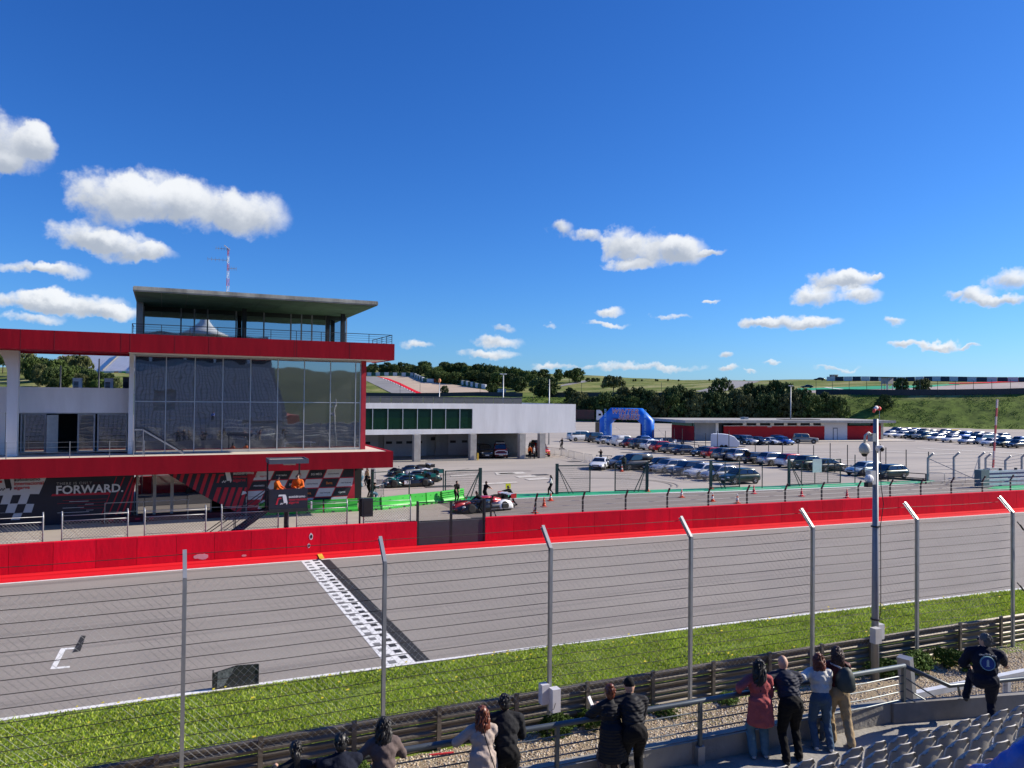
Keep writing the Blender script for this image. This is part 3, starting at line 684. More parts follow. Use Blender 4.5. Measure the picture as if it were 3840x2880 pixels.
for z in (12.08,12.23,12.38): P('rail', DARKM, (14.585,14.605,52.13,57.6,z,z+.016)); P('rail', DARKM, (-1.81,-1.79,52.13,55,z,z+.016))
for y in (53.5,54.8,56.2,57.5): P('rail_post', DARKM, (14.577,14.613,y,y+.036,11.92,12.54))
# ---- ground floor graphics
GYW = 54.9
def panel(pts, m, name, y=GYW, parent=PB, th=.03):
    return MB().prism(pts, lambda u, v: (u, y, v), lambda u, v: (u, y+th, v)).build(name, m, parent)
def pxz(x, y, Y=GYW): p = gy(x, y, Y); return (p.x, p.z)
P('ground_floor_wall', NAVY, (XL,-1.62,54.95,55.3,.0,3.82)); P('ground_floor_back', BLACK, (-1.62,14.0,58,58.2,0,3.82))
panel([pxz(-60,1780),pxz(178,1780),pxz(146,1853),pxz(112,1853),pxz(98,1890),pxz(128,1890),pxz(118,1922),pxz(-60,1926)], WHITEB, 'graphic_panel', y=54.93, th=.02)
for q in ([(-14,1860),(12,1858),(1,1890),(-30,1890)],[(47,1857),(79,1856),(66,1888),(36,1889)],[(-2,1892),(30,1891),(19,1923),(-15,1924)],[(66,1891),(98,1890),(86,1922),(54,1923)],[(-18,1926),(18,1925),(8,1950),(-28,1951)]):
    panel([pxz(*p) for p in q], NAVY, 'check_panel', y=54.915, th=.012)
for q in ([(51,1926),(84,1924),(74,1949),(40,1951)],[(19,1925),(8,1950)]):
    if len(q) == 4: panel([pxz(*p) for p in q], WHITEB, 'check_panel', y=54.925, th=.012)
a = pxz(-28, 1838); logo(PB, a[0], a[1]-.05, 2.35, 54.91, light=False)
a = pxz(208, 1853); add_text(MB(), 'FORWARD.', .72, (a[0], 54.90, a[1]+.0), (1,0,.0), (0,0,1), offset=.018, spacing=1.02).build('lettering', PINKB, PB)
a = pxz(212, 1819); add_text(MB(), 'THERE IS ONLY', .23, (a[0], 54.90, a[1]), (1,0,0), (0,0,1), offset=.003, spacing=1.25).build('lettering', mat('grey_lettering', (.35,.35,.37), .6, var=0), PB)
a = pxz(306, 1818); add_text(MB(), 'ONE WAY', .23, (a[0], 54.90, a[1]), (1,0,0), (0,0,1), offset=.003, spacing=1.25).build('lettering', mat('dim_red_lettering', (.07,.010,.02), .6, var=0), PB)
panel([pxz(192,1861),pxz(413,1854),pxz(409,1845),pxz(196,1853)], REDB, 'graphic_stripe', y=54.915, th=.01)
for x0, y0, x1, y1 in ((259,1881,332,1878),(318,1890.5,351,1889),(235,1905,315,1901.5),(323,1912.5,350,1911.5),(215,1923,334,1918)):
    panel([pxz(x0,y0+1.5),pxz(x1,y1+1.5),pxz(x1,y1),pxz(x0,y0)], WHITEB, 'graphic_stripe', y=54.915, th=.01)
for x0, y0, x1, y1 in ((235,1877,400,1870),(215,1888,395,1882),(290,1897,392,1893),(300,1907,388,1904)):
    panel([pxz(x0,y0+1),pxz(x1,y1+1),pxz(x1,y1),pxz(x0,y0)], REDB, 'graphic_stripe', y=54.915, th=.01)
for i, (xt, xb, w) in enumerate(((436,380,3),(464,405,4.5),(493,432,6),(505,455,7),(505,482,7))):
    panel([pxz(xt,1788),pxz(xt+w,1788),pxz(xb+w,1930),pxz(xb,1930)], REDB, 'graphic_stripe', y=54.915, th=.01)
# glass entrance doors
for x0, x1 in ((519,575),(587,640),(652,790)):
    a = pxz(x0,1785,55.0)[0]; b = pxz(x1,1785,55.0)[0]
    f = P('entrance_door', mat('door_frame', (.38,.34,.29), .6), (a-.10,a+.0,54.95,55.1,.3,3.82),(b,b+.10,54.95,55.1,.3,3.82)); P('pane', DOORG, (a,b,55.02,55.04,.3,3.80), parent=f)
P('entrance_plinth', mat('dark_red_plinth', (.10,.008,.015), .7), (-3.4,8.2,54.3,55.0,.0,.34))
for x in (-3.0,-2.3,-1.5,-.7): P('plinth_mark', REDB, (x,x+.28,54.29,54.30,.14,.26))
for x in (-3.2,-1.0,1.6,5.2,6.1): P('handrail_post', GREYM, (x-.02,x+.02,53.9,53.94,0,1.35))
P('handrail', GREYM, (-3.2,1.7,53.9,53.94,1.33,1.37)); P('handrail', GREYM, (5.2,6.1,53.9,53.94,1.33,1.37)); P('handrail', GREYM, (-3.2,14,53.9,53.93,.75,.78))
# podium: striped front piece and sponsor wall
SY = 54.2
sp = [pxz(629,1778,SY),pxz(928,1770,SY),pxz(926,1938,SY),pxz(905,1930,SY),pxz(776,1866,SY)]
pod = panel(sp, NAVY, 'podium_front', y=SY+.02, th=.25)
def lerp(a, b, k): return (a[0]+(b[0]-a[0])*k, a[1]+(b[1]-a[1])*k)
def ycut(x):   # lower slanted edge of the podium front in photo pixels
    return 1778+(x-629)*(1866-1778)/(776-629) if x < 776 else 1866+(x-776)*(1938-1866)/(926-776)
for xt in (652,680,710,740,770,797):
    w = 13; xb = xt; 
    for _ in range(30): xb = xt-(ycut(xb)-1778)*.33
    xb2 = xt+w
    for _ in range(30): xb2 = xt+w-(ycut(xb2)-1778)*.33
    panel([pxz(xt,1777,SY),pxz(xt+w,1777,SY),pxz(xb2,ycut(xb2),SY),pxz(xb,ycut(xb),SY)], REDB, 'graphic_stripe', y=SY, th=.015, parent=pod)
for xt in (815,843,869,895,919):
    w = 15; xb = xt
    for _ in range(30): xb = xt-(min(1938, ycut(xb))-1828)*.36
    panel([pxz(xt,1828,SY),pxz(min(xt+w,927),1828,SY),pxz(xb+w,ycut(xb+w),SY),pxz(xb,ycut(xb),SY)], REDB, 'graphic_stripe', y=SY, th=.015, parent=pod)
a = pxz(812, 1811, SY); logo(pod, a[0], a[1], 2.25, SY+.012)
panel([pxz(905,1857,SY),pxz(926,1850,SY),pxz(921,1843,SY),pxz(910,1841,SY)], WHITEB, 'notice_sheet', y=SY-.01, th=.01, parent=pod)
BY = 54.5
bd = panel([pxz(928,1768,BY),pxz(1330,1755,BY),pxz(1330,1925,BY),pxz(928,1945,BY)], REDB, 'podium_backdrop', y=BY+.01, th=.12)
words = [('algarve','W'),('PORTIMÃO','N'),('AR','W'),('5G MEO','N'),('NOVOTRADE','W'),('Beta','N'),('visit Portugal','W')]
z0 = pxz(1000,1766,BY)[1]; RH = .66; CW = 1.19
xt0 = pxz(965,1768,BY)[0]
for r_ in range(5):
    for c_ in range(-1, 7):
        xa = xt0+c_*CW-r_*.29; zt = z0-r_*RH-.02; zb = zt-RH+.07
        w1 = CW-.07; x_l = pxz(930,1800,BY)[0]; x_r = pxz(1326,1800,BY)[0]
        if xa+w1-.25 > x_r+.35 or xa < x_l-.2 or zb < .2: continue
        word, kk = words[(c_+r_) % 7]; kk = 'W' if (c_+r_) % 2 == 0 else 'N'
        sh = .27
        pp = [(max(x_l,xa),zt),(min(x_r,xa+w1),zt),(min(x_r,xa+w1-sh),zb),(max(x_l,xa-sh),zb)]
        pn = panel(pp, WHITEB if kk == 'W' else NAVY2, 'sponsor_panel', y=BY, th=.01, parent=bd)
        if xa+w1-.3 < x_r and xa-.2 > x_l:
            ink = (NAVY2 if word in ('NOVOTRADE',) else REDB if word in ('AR','algarve') else NAVY2) if kk == 'W' else (ORANGE_T if word == 'Beta' else PINKB)
            sz = {'algarve':.18,'PORTIMÃO':.14,'AR':.26,'5G MEO':.21,'NOVOTRADE':.125,'Beta':.25,'visit Portugal':.14}[word]
            if r_ < 4: add_text(MB(), word, sz, (xa+w1*.5-.14, BY-.003, zb+RH*.38-sz*.2), (1,0,0), (0,0,1), align='CENTER', offset=.003).build('lettering', ink, bd)
# ---- things on the roofs
for k, (x0, x1, y0, y1, nm, lb) in enumerate(((272,306,1420,1455,'w','white air conditioner nearest the white pylon'),(391,424,1421,1456,'w','white air conditioner nearest the glass tower'),(460,493,1416,1457,'d','dark air conditioner half hidden by the glass tower'))):
    a = gy(x0, y1, 57.5); b = gy(x1, y0, 57.5); w = b.x-a.x
    t = thing('air_conditioner', lb, 'air conditioner', ((a.x+b.x)/2, 57.7, 8.40), group='air conditioners on the white block')
    body = WHITE_R if nm == 'w' else mat('grey_housing', (.09,.10,.12), .6)
    MB().box(-w/2,w/2,-.2,.35,.0,b.z-8.40).build('housing', body, t, world=False)
    MB().box(-w/2-.02,w/2+.02,-.22,.37,b.z-8.40,b.z-8.36).build('lid', body, t, world=False)
    for i in range(6): MB().box(-w*.40,w*.16,-.215,-.20,.10+i*.085,.155+i*.085).build('louvre', BLACK, t, world=False)
am = thing('antenna_mast', 'thin red and white lattice antenna mast on the tower roof', 'antenna', (4.0, 57, 14.86))
RW = [mat('mast_red', (.5,.05,.04), .6), mat('mast_white', (.7,.7,.7), .6)]
segs = 7
for i in range(segs):
    z0 = i*.53; z1 = z0+.53; w0 = .13*(1-i/segs*.6); mb = MB()
    for a in range(3):
        c, s_ = math.cos(a*2.094), math.sin(a*2.094); c2, s2 = math.cos((a+1)*2.094), math.sin((a+1)*2.094)
        mb.bar((w0*c,w0*s_,z0),(w0*c*.93,w0*s_*.93,z1),.025); mb.bar((w0*c,w0*s_,z0),(w0*c2,w0*s2,z1),.014); mb.bar((w0*c,w0*s_,z0),(w0*c2,w0*s2,z0),.014)
    mb.build('mast_section', RW[i % 2], am, world=False)
for z, l, x in ((3.65,.9,-.35),(2.85,1.25,-.7),(2.3,.55,.30)):
    mb = MB().bar((x-l/2,0,z),(x+l/2,0,z),.03)
    for i in range(6): xx = x-l/2+l*i/5; mb.bar((xx,0,z-.14),(xx,0,z+.14),.018)
    mb.build('yagi_antenna', GREYM, am, world=False)
MB().bar((-.25,0,3.9),(.12,0,3.6),.16,.04).build('dish_antenna', WHITEB, am, world=False)
# ================================================================ white paddock building
PD = thing('paddock_building', 'long white paddock building with strip window above open garages', 'building', (38, 95, 0))
Q = lambda name, m, *boxes, parent=PD: P(name, m, *boxes, parent=parent)
FY = 93.0; k_ = FY/94
wx = [c*k_ for c in (20.0,24.0,25.96,27.92,29.87,31.78,33.73,35.71,37.49)]
ZT, ZB, WT, WB = 7.32, 3.36, 6.63, 4.0
Q('front_wall', WHITE_R, (14,wx[-1],FY,FY+.3,WT,ZT),(14,wx[-1],FY,FY+.3,ZB,WB),(wx[-1],52.65,FY,FY+.3,ZB,ZT))
Q('roof_slab', CONCL, (14,52.6,FY+.3,116,7.0,7.2)); Q('end_wall', WHITE_R, (52.35,52.65,FY+.3,116,ZB,ZT)); Q('floor_slab', CONCL, (14,52.35,FY+.3,116,3.37,3.6))
for a, b in zip(wx[:-1], wx[1:]): Q('window_pane', GREENG, (a+.04,b-.04,FY+.12,FY+.15,WB,WT))
for x in wx[1:]: Q('window_mullion', ALU, (x-.045,x+.045,FY+.05,FY+.2,WB,WT))
Q('room', NAVY2, (14,wx[-1],FY+3,FY+3.2,3.6,7.0))
PARM = mat('grey_parapet', (.10,.108,.115), .7, var=.1)
for i in range(20):
    x0 = 16.5+i*1.42; Q('parapet_panel', PARM, (x0,x0+1.36,FY+1.2,FY+1.26,7.2,8.12))
Q('parapet_rail', PARM, (16.4,44.95,FY+1.16,FY+1.30,8.12,8.18))
GDOOR = mat('garage_door_grey', (.42,.42,.43), .6, var=.06)
for x in (29.2,36.8,43.9,46.9):
    Q('column', CONCL, (x-.45,x+.45,FY-.02+.3,FY+1.1,0,ZB)) if False else Q('column', CONCL, (x-.42,x+.42,FY-1.2,FY-.4,0,ZB-.0))
Q('canopy', WHITE_R, (14,52.6,FY-1.3,FY,3.36,3.46)) if False else None
BYD = 100.3
Q('garage_back', mat('dark_concrete', (.34,.34,.33), .9), (14,48,BYD+.2,BYD+.5,0,3.37)); Q('garage_floor', mat('garage_floor', (.30,.29,.27), .8), (14,48.5,FY-1.2,BYD+.2,-.02,.004))
for i, (a, b) in enumerate(((17.5,21.7),(24.2,26.4),(27.2,33.2),(36.4,40.2))):
    d = Q('garage_door', GDOOR, (a,b,BYD,BYD+.1,0,3.0))
    for j in range(9): Q('door_slat', GDOOR, (a,b,BYD-.012,BYD,.06+j*.33,.06+j*.33+.30), parent=d)
    n = max(1, int((b-a)/1.45))
    for j in range(n): x = a+.25+j*(b-a-.3)/n; Q('door_window', BLACK, (x,x+.85,BYD-.03,BYD-.013,1.72,2.06), parent=d)
for x in (22.6,33.9): Q('sign_plate', BLACK, (x,x+.9,BYD+.05,BYD+.19,2.1,2.55))
for j in range(15): Q('louvre', mat('shutter_pale', (.42,.40,.36), .7), (40.8,45.2,BYD-.2,BYD-.05,.9+j*.16,.98+j*.16))
for x in (23.4,34.8,40.5): Q('pier', CONCL, (x-.3,x+.3,BYD-.1,BYD+.2,0,3.37))
Q('bollard', PAINT_Y, (37.25,37.4,FY-1.5,FY-1.3,0,.9))
# ================================================================ red service building
v0, v1 = gz(2606,1655), gz(3312,1650); ang = math.atan2(v1.y-v0.y, v1.x-v0.x); LN = (v1-v0).length
RB = thing('service_building', 'low red brick service building with flat concrete roof', 'building', v0, ang)
def B(name, m, *boxes, parent=RB):
    mb = MB()
    for b in boxes: mb.box(*b)
    return mb.build(name, m, parent, world=False)
BRK = mat('red_brick_wall', (.46,.028,.036), .85, spec=.15, rgb2=(.36,.02,.028), scale=2.5, stretch=(.3,1,6))
def ux(px): # photo column to distance along the front wall
    d = ray(px, 1650); n = Vector((-math.sin(ang), math.cos(ang), 0)); t = (v0-CAM_O).dot(n)/d.dot(n); return (CAM_O+d*t-v0).dot(Vector((math.cos(ang), math.sin(ang), 0)))
H1 = 4.3
B('roof', CONCL, (-3.2,LN+1.2,-2.0,14,3.62,4.15)); B('roof_edge', CONCL, (-3.3,LN+1.3,-2.1,-2.0,3.66,4.17))
a, b, c, d = ux(2683), ux(2700), ux(2718), ux(2760)
B('grey_wall', mat('board_marked_concrete', (.27,.285,.30), .9, rgb2=(.20,.215,.23), scale=.6, stretch=(1,1,.2)), (0,a,0,.3,0,3.62)); B('white_pier', WHITE_R, (a,a+.6,-.1,.3,0,3.62))
B('entrance', NAVY2, (a+.6,ux(2712),.5,.7,0,3.62)); B('side_wall', BRK, (-.02,.2,.32,9.4,0,2.9)); B('side_window', GREENG, (.05,.15,.32,9.4,2.9,3.62))
red0, red1, wh1, end = ux(2715), ux(3092), ux(3177), LN
B('brick_wall', BRK, (red0,red1,.02,.35,0,2.95)); B('brick_wall', BRK, (wh1,end-.6,.02,.35,0,2.95)); B('white_bay', WHITEB, (red1,wh1,.0,.35,0,3.6))
dr = B('steel_door', mat('blue_grey_frame', (.16,.18,.22), .5), (ux(3123),ux(3141),-.03,0,0,2.6)); B('door_leaf', WHITEB, (ux(3123)+.2,ux(3141)-.2,-.05,-.03,.05,2.4), parent=dr)
wxs = [ux(x) for x in (2740,2793,2844,2896,2947,2996,3044,3086)]
for a, b in zip(wxs[:-1], wxs[1:]): f = B('clerestory_window', BLACK, (a+.4,b-.4,.2,.25,3.05,3.52)); B('window_pier', WHITE_R, (b-.4,b+.4,.05,.3,2.95,3.62))
for a, b in ((wh1+.6,wh1+6.0),(wh1+6.8,end-1.2)): B('clerestory_window', GREENG, (a,b,.2,.25,3.05,3.52))
B('window_sill', WHITE_R, (red0,red1,-.05,.3,2.95,3.04)); B('corner_pier', CONCL, (end-.6,end,-.05,.4,0,3.62)); B('inner_wall', NAVY2, (0,end,1.0,1.2,0,3.6))
B('pavement', CREAM, (-2,end+4,-4.5,0,.0,.12)); B('roof_vent', GREYM, (ux(2835),ux(2850),4,5.5,4.15,4.6)); B('solar_panel', BLACK, (ux(2968),ux(3100),2,5,4.16,4.28))
B('sign', WHITEB, (ux(2878),ux(2893),-.02,.02,2.75,2.9))
# ================================================================ inflatable arch
la, ra = gz(2271,1643), gz(2429,1650); ang = math.atan2(ra.y-la.y, ra.x-la.x); W_ = (ra-la).length
AR = thing('inflatable_arch', 'blue inflatable start arch lettered WINTER SERIES', 'arch', la, ang)
BLUE = mat('blue_inflatable', (.004,.16,.72), .42, var=.06, scale=.8, bump=.25, bscale=1.2); REDI = mat('red_inflatable', (.50,.02,.03), .45, var=.06); SKYI = mat('light_blue_inflatable', (.05,.30,.80), .45, var=.05)
hh = 0.0
for y in (1545,): hh = (gy(2350, 1530, (la.y+ra.y)/2)).z
T = 2.3; D = T/2; Wd = W_
cl = [(0,0),(0,hh*.55),(Wd*.19,hh-T*.5),(Wd*.81,hh-T*.5),(Wd,hh*.55),(Wd,0)]
def arch_ring(p, n1, half, dep):
    # rounded square section
    out = []
    for k in range(16):
        a = 2*math.pi*k/16+.2; cx, sy = math.cos(a), math.sin(a); q = (abs(cx)**3+abs(sy)**3)**(1/3)
        out.append((p[0]+n1[0]*half*cx/q, dep*sy/q, p[1]+n1[1]*half*cx/q))
    return out
rings = []
for i, p in enumerate(cl):
    if i == 0: d0 = (0,1); sc = 1
    elif i == len(cl)-1: d0 = (0,-1); sc = 1
    else:
        a_ = Vector((p[0]-cl[i-1][0], p[1]-cl[i-1][1])).normalized(); b_ = Vector((cl[i+1][0]-p[0], cl[i+1][1]-p[1])).normalized(); m_ = (a_+b_).normalized(); d0 = (m_.x, m_.y); sc = 1/max(.5, m_.dot(a_))
    rings.append(arch_ring(p, (-d0[1], d0[0]), D*sc, D))
MB().loft(rings).build('tube', BLUE, AR, smooth=True, world=False)
MB().box(Wd-D-.04,Wd-D+.02,-D*.8,D*.8,0,hh*.50).build('inner_panel', REDI, AR, world=False)
MB().add([(Wd*.19+D*.3,-D*.8,hh-T-.03),(Wd*.81-D*.3,-D*.8,hh-T-.03),(Wd*.81-D*.3,D*.8,hh-T-.03),(Wd*.19+D*.3,D*.8,hh-T-.03),(Wd*.19+D*.3,-D*.8,hh-T+.05),(Wd*.81-D*.3,-D*.8,hh-T+.05),(Wd*.81-D*.3,D*.8,hh-T+.05),(Wd*.19+D*.3,D*.8,hh-T+.05)], [(0,3,2,1),(4,5,6,7),(0,1,5,4),(1,2,6,5),(2,3,7,6),(3,0,4,7)]).build('inner_panel', REDI, AR, world=False)
for tx, x, z, s_ in (('WINTER', Wd*.20, hh-T*.50, 1.42), ('SERIES', Wd*.37, hh-T*.98, 1.42)):
    add_text(MB(), tx, s_, (x, -D*1.03, z), (1,0,0), (0,0,1), shear=.25, offset=.06, spacing=1.15).build('lettering', mat('white_print', (.85,.85,.87), .5, var=0), AR, world=False)
    add_text(MB(), tx, s_, (x, -D*1.045, z), (1,0,0), (0,0,1), shear=.25, offset=.0, spacing=1.15).build('lettering', mat('red_print', (.55,.02,.06), .5, var=0), AR, world=False)
add_text(MB(), 'GT', .8, (Wd*.62, -D*1.03, hh-T*.45), (1,0,0), (0,0,1), shear=.2).build('lettering', SKYI, AR, world=False)
for x in (D*.4, Wd-.1): 
    add_text(MB(), 'GT WINTER SERIES', .62, (x+.25, -D*1.02, .8), (0,0,1), (-1,0,0), offset=.01).build('lettering', mat('pale_blue_print', (.35,.65,.9), .5, var=0), AR, world=False)
for q in ((1.0,hh*.5,5.5,-1.5),(1.0,hh*.5,7.5,-2.0),(Wd+.5,hh*.6,Wd+5,-1)):
    MB().bar((q[0],0,q[1]),(q[2],q[3],0),.03).build('guy_rope', mat('rope', (.6,.55,.45), .8), AR, world=False)
p = gz(2243,1626); sb = thing('sign_board', 'black sign board left of the blue arch', 'sign', p)
MB().box(-.75,.75,-.05,.05,.2,2.6).build('board', BLACK, sb, world=False); MB().box(-.6,-.5,-.2,.2,0,.2).box(.5,.6,-.2,.2,0,.2).build('foot', BLACK, sb, world=False)
# ================================================================ green sliding gates and fence at the paddock edge
GRN = mat('dark_green_steel', (.010,.045,.040), .45, .1, var=.1)
def gate(name, label, x0, x1, ybase, ytop, side, group='green sliding gates to the paddock', mesh=True):
    a, b = gz(x0, ybase[0]), gz(x1, ybase[1]); d = (b-a); Ln = Vector((d.x,d.y)).length; an = math.atan2(d.y, d.x); h = gy(x0, ytop, a.y).z
    t = thing(name, label, 'gate', a, an, group=group)
    for x in (.03, Ln-.03): MB().box(x-.04,x+.04,-.04,.04,.05,h).build('frame_post', GRN, t, world=False)
    for z in (.12, h-.04): MB().box(.07,Ln-.07,-.04,.04,z-.04,z+.04).build('frame_rail', GRN, t, world=False)
    n = max(1, int(Ln/1.6))
    for i in range(1, n): MB().box(Ln*i/n-.03,Ln*i/n+.03,-.03,.03,.16,h-.08).build('stile', GRN, t, world=False)
    if mesh:
        mb = MB()
        for i in range(1, int(h/.17)): mb.bar((.07,0,.1+i*.17),(Ln-.07,0,.1+i*.17),.012)
        for i in range(1, int(Ln/.10)): mb.bar((i*.10,0,.16),(i*.10,0,h-.08),.006)
        mb.build('wire_infill', GRN, t, world=False)['kind'] = 'stuff'
    # big end post with braces
    xe = 0 if side == 'L' else Ln
    MB().box(xe-.12,xe+.12,-.2,.06-.10,0,h+.15).build('guide_post', GRN, t, world=False)
    for q in (.75, 1.05): MB().bar((xe,-.1,h),(xe+(q if side == 'L' else -q)*1.3,-.5,.05),.06).build('brace', GRN, t, world=False)
    return t
gate('sliding_gate','green mesh gate leaf right of the parked prototypes',1668,1798,(1874,1868),1765,'R')
gate('sliding_gate','green mesh gate leaf beside the walking person',2086,2213,(1852,1848),1745,'L')
gate('sliding_gate','green mesh gate leaf in front of the grey van',2305,2424,(1845,1843),1740,'R')
gate('sliding_gate','green mesh gate leaf in front of the dark green hatchback',2662,2774,(1834,1829),1733,'L')
gate('sliding_gate','wide green mesh gate with a pale notice on it',2955,3152,(1823,1813),1727,'L')
p = gz(3062,1817); h0 = gy(3062,1752,p.y).z
fn = MB().box(-.7,.5,-.08,-.05,1.2,2.5).build('notice_board', mat('pale_notice', (.45,.55,.55), .6)); fn.location = (p.x, p.y-.1, 0); tag(fn, 'pale notice board hung on the wide green gate', 'sign')
pw = thing('paddock_fence', 'row of thin green fence posts beside the parked prototypes', 'fence', gz(1534,1862))
for x, y, yt in ((1396,1880,1770),(1534,1866,1768),(1662,1858,1760),(2858,1830,1728),(3206,1812,1705)):
    a = gz(x, y); z = gy(x, yt, a.y).z; MB().tube([(a.x,a.y,0),(a.x,a.y,z)], .05, 6).build('post', GRN, pw)
a, b = gz(1396,1880), gz(1662,1862); za = gy(1396,1772,a.y).z; MB().bar((a.x,a.y,za),(b.x,b.y,za),.05).build('top_rail', GRN, pw)
for z in (.8,1.6): MB().bar((a.x,a.y,z),(b.x,b.y,z),.015).build('wire', GRN, pw)
# black posts at the podium end
for x, yb, yt, lb in ((1338,1880,1765,'thin black fence post at the podium corner'),(1395,1872,1760,'thick black post among the photographers')):
    a = gz(x, yb); z = gy(x, yt, a.y).z; o = MB().box(a.x-.11,a.x+.11,a.y-.1,a.y+.1,0,z).build('fence_post', DARKM); tag(o, lb, 'post')
# ================================================================ parking fence, rails and far posts
KNEE = thing('knee_rail', 'low dark steel rail fence along the back of the parked cars', 'fence', (74, 90, 0))
kp = [(2297,1636),(2345,1643),(2400,1652),(2470,1660),(2560,1671),(2620,1678),(2700,1690),(2780,1704),(2880,1720),(2960,1731),(3040,1743),(3130,1757),(3240,1775),(3330,1790),(3472,1800)]
kw = [gz(x, y+14) for x, y in kp]
for p in kw: MB().box(p.x-.05,p.x+.05,p.y-.05,p.y+.05,0,1.0).build('post', DARKM, KNEE)
for z in (.98,.5): MB().tube([(p.x,p.y,z) for p in kw], .045, 6).build('rail', DARKM, KNEE)
MB().tube([(p.x,p.y,.3) for p in kw], .12, 5).build('guard_beam', DARKM, KNEE)
TH = thing('tall_wire_fence', 'tall thin wire fence posts behind the parked cars', 'fence', gz(2700,1700))
tp = [(2282+165,1645,1612),(2532-4,1650,1608),(2495,1652,1615),(2558,1660,1607),(2604,1668,1622),(2646,1680,1624),(2690,1690,1615),(2733,1697,1614),(2832,1706,1658),(2882,1711,1655),(2934,1718,1662),(2993,1722,1653),(3051,1730,1670),(3113,1737,1661),(3178,1745,1668),(3248,1752,1675),(3322,1762,1678),(3398,1770,1686),(3482,1785,1694)]
for x, yb, yt in tp:
    a = gz(x, yb+12); z = gy(x, yt, a.y).z; MB().tube([(a.x,a.y,0),(a.x,a.y,z)], .055, 5).build('post', DARKM, TH)
# ================================================================ crowd barriers
def make_barrier():
    t = thing('crowd_barrier', 'x', 'barrier', (0,0,0)); st = GREYM
    MB().tube([(0,0,.15),(0,0,1.02),(.08,0,1.1),(2.22,0,1.1),(2.3,0,1.02),(2.3,0,.15)], .022, 6).build('frame', st, t, smooth=True, world=False)
    MB().tube([(0,0,.18),(2.3,0,.18)], .018, 6).build('bottom_rail', st, t, world=False)
    mb = MB()
    for i in range(1, 17): mb.tube([(2.3*i/17,0,.18),(2.3*i/17,0,1.09)], .008, 4)
    mb.build('bars', st, t, world=False)['kind'] = 'stuff'
    for x in (.25, 2.05): MB().bar((x,-.3,.0),(x,0,.18),.04).bar((x,.3,.0),(x,0,.18),.04).build('foot', st, t, world=False)
    return t
bar0 = make_barrier(); _used = [False]
def place_barrier(x0, y0, x1, y1, label, grp='galvanised crowd barriers'):
    a, b = gz(x0, y0), gz(x1, y1); o = bar0
    if _used[0]: o = copy_tree(bar0)
    _used[0] = True
    d = b-a; o.location = a; o.rotation_euler = (0,0,math.atan2(d.y, d.x)); Ls = Vector((d.x,d.y)).length/2.3; o.scale = (max(.6,min(1.4,Ls)),1,1); tag(o, label, 'barrier', grp)
seq = [(2010,1700),(2032,1703),(2055,1706),(2080,1709),(2103,1711),(2131,1719),(2153,1724),(2192,1733),(2222,1738)]
nth = ['first','second','third','fourth','fifth','sixth','seventh','eighth']
for i in range(8): place_barrier(*seq[i], *seq[i+1], '%s crowd barrier from the left in the row behind the white race car' % nth[i])
seq2 = [(2446,1778),(2488,1782),(2526,1790),(2566,1798),(2612,1804),(2652,1808)]
for i in range(5): place_barrier(*seq2[i], *seq2[i+1], '%s crowd barrier from the left before the front car row' % nth[i])
place_barrier(1408,1874,1438,1866,'crowd barrier with its end beside the seated photographer'); place_barrier(1345,1820,1382,1812,'crowd barrier behind the podium corner'); place_barrier(1392,1795,1408,1803,'crowd barrier end near the parked prototypes')
place_barrier(3484,1812,3540,1814,'crowd barrier by the bent fence right of the car park'); place_barrier(3543,1815,3620,1820,'crowd barrier just right of the bent fence post')
for x0,x1,y0,y1,lb in ((1412,1440,1798,1818,'small grey corrugated board near the photographers'),(1444,1480,1797,1824,'large grey corrugated board in front of the teal race car')):
    a, b = gz(x0,y1), gz(x1,y1); h = gy(x0,y0,a.y).z; t = thing('corrugated_board', lb, 'board', a); n = int((b.x-a.x)/.12)
    for i in range(n): xx = i*(b.x-a.x)/n; MB().box(xx,xx+.09,-.02-.02*(i % 2),.02,0,h).build('rib', GREYM, t, world=False)
# ================================================================ cones
CO = [mat('cone_orange', (.72,.09,.03), .55, var=.05), mat('cone_white', (.78,.76,.74), .6, var=.05), mat('cone_pink', (.80,.06,.08), .55, var=.05)]
def cone(x, y, kind, label):
    t = thing('traffic_cone', label, 'cone', gz(x, y), group='traffic cones in the pit exit'); m = CO[2] if kind == 2 else CO[0]
    MB().box(-.21,.21,-.21,.21,0,.035).build('base', m, t, world=False)
    prof = [(.15,.035),(.115,.22),(.085,.40),(.055,.58),(.03,.74)]
    for i in range(4): MB().lathe([prof[i],prof[i+1]], (0,0,0), 'z', 12).build('sleeve', CO[1] if (kind == 1 and i in (1,3)) else m, t, smooth=True, world=False)
for x, y, k, l in ((2006,1923,1,'white banded cone nearest the pit wall by the first fence post'),(2040,1900,0,'plain orange cone left of the walking person'),(2065,1878,1,'white banded cone at the edge of the green paint'),(2429,1843,1,'white banded cone by the gate post before the grey van'),
    (2332,1768,1,'orange cone behind the mesh gate at the grey van'),(2556,1865,1,'white banded cone below the silver estate car'),(2666,1834,1,'white banded cone at the foot of the green gate post'),(2672,1880,1,'white banded cone nearest the red wall below the dark hatchback'),(2765,1887,1,'dull white cone beside the fence post'),
    (2827,1851,2,'plain pink cone below the dark green hatchback'),(3006,1861,2,'plain pink cone below the wide green gate'),(3176,1867,2,'plain pink cone left of the lamp post')): cone(x, y, k, l)
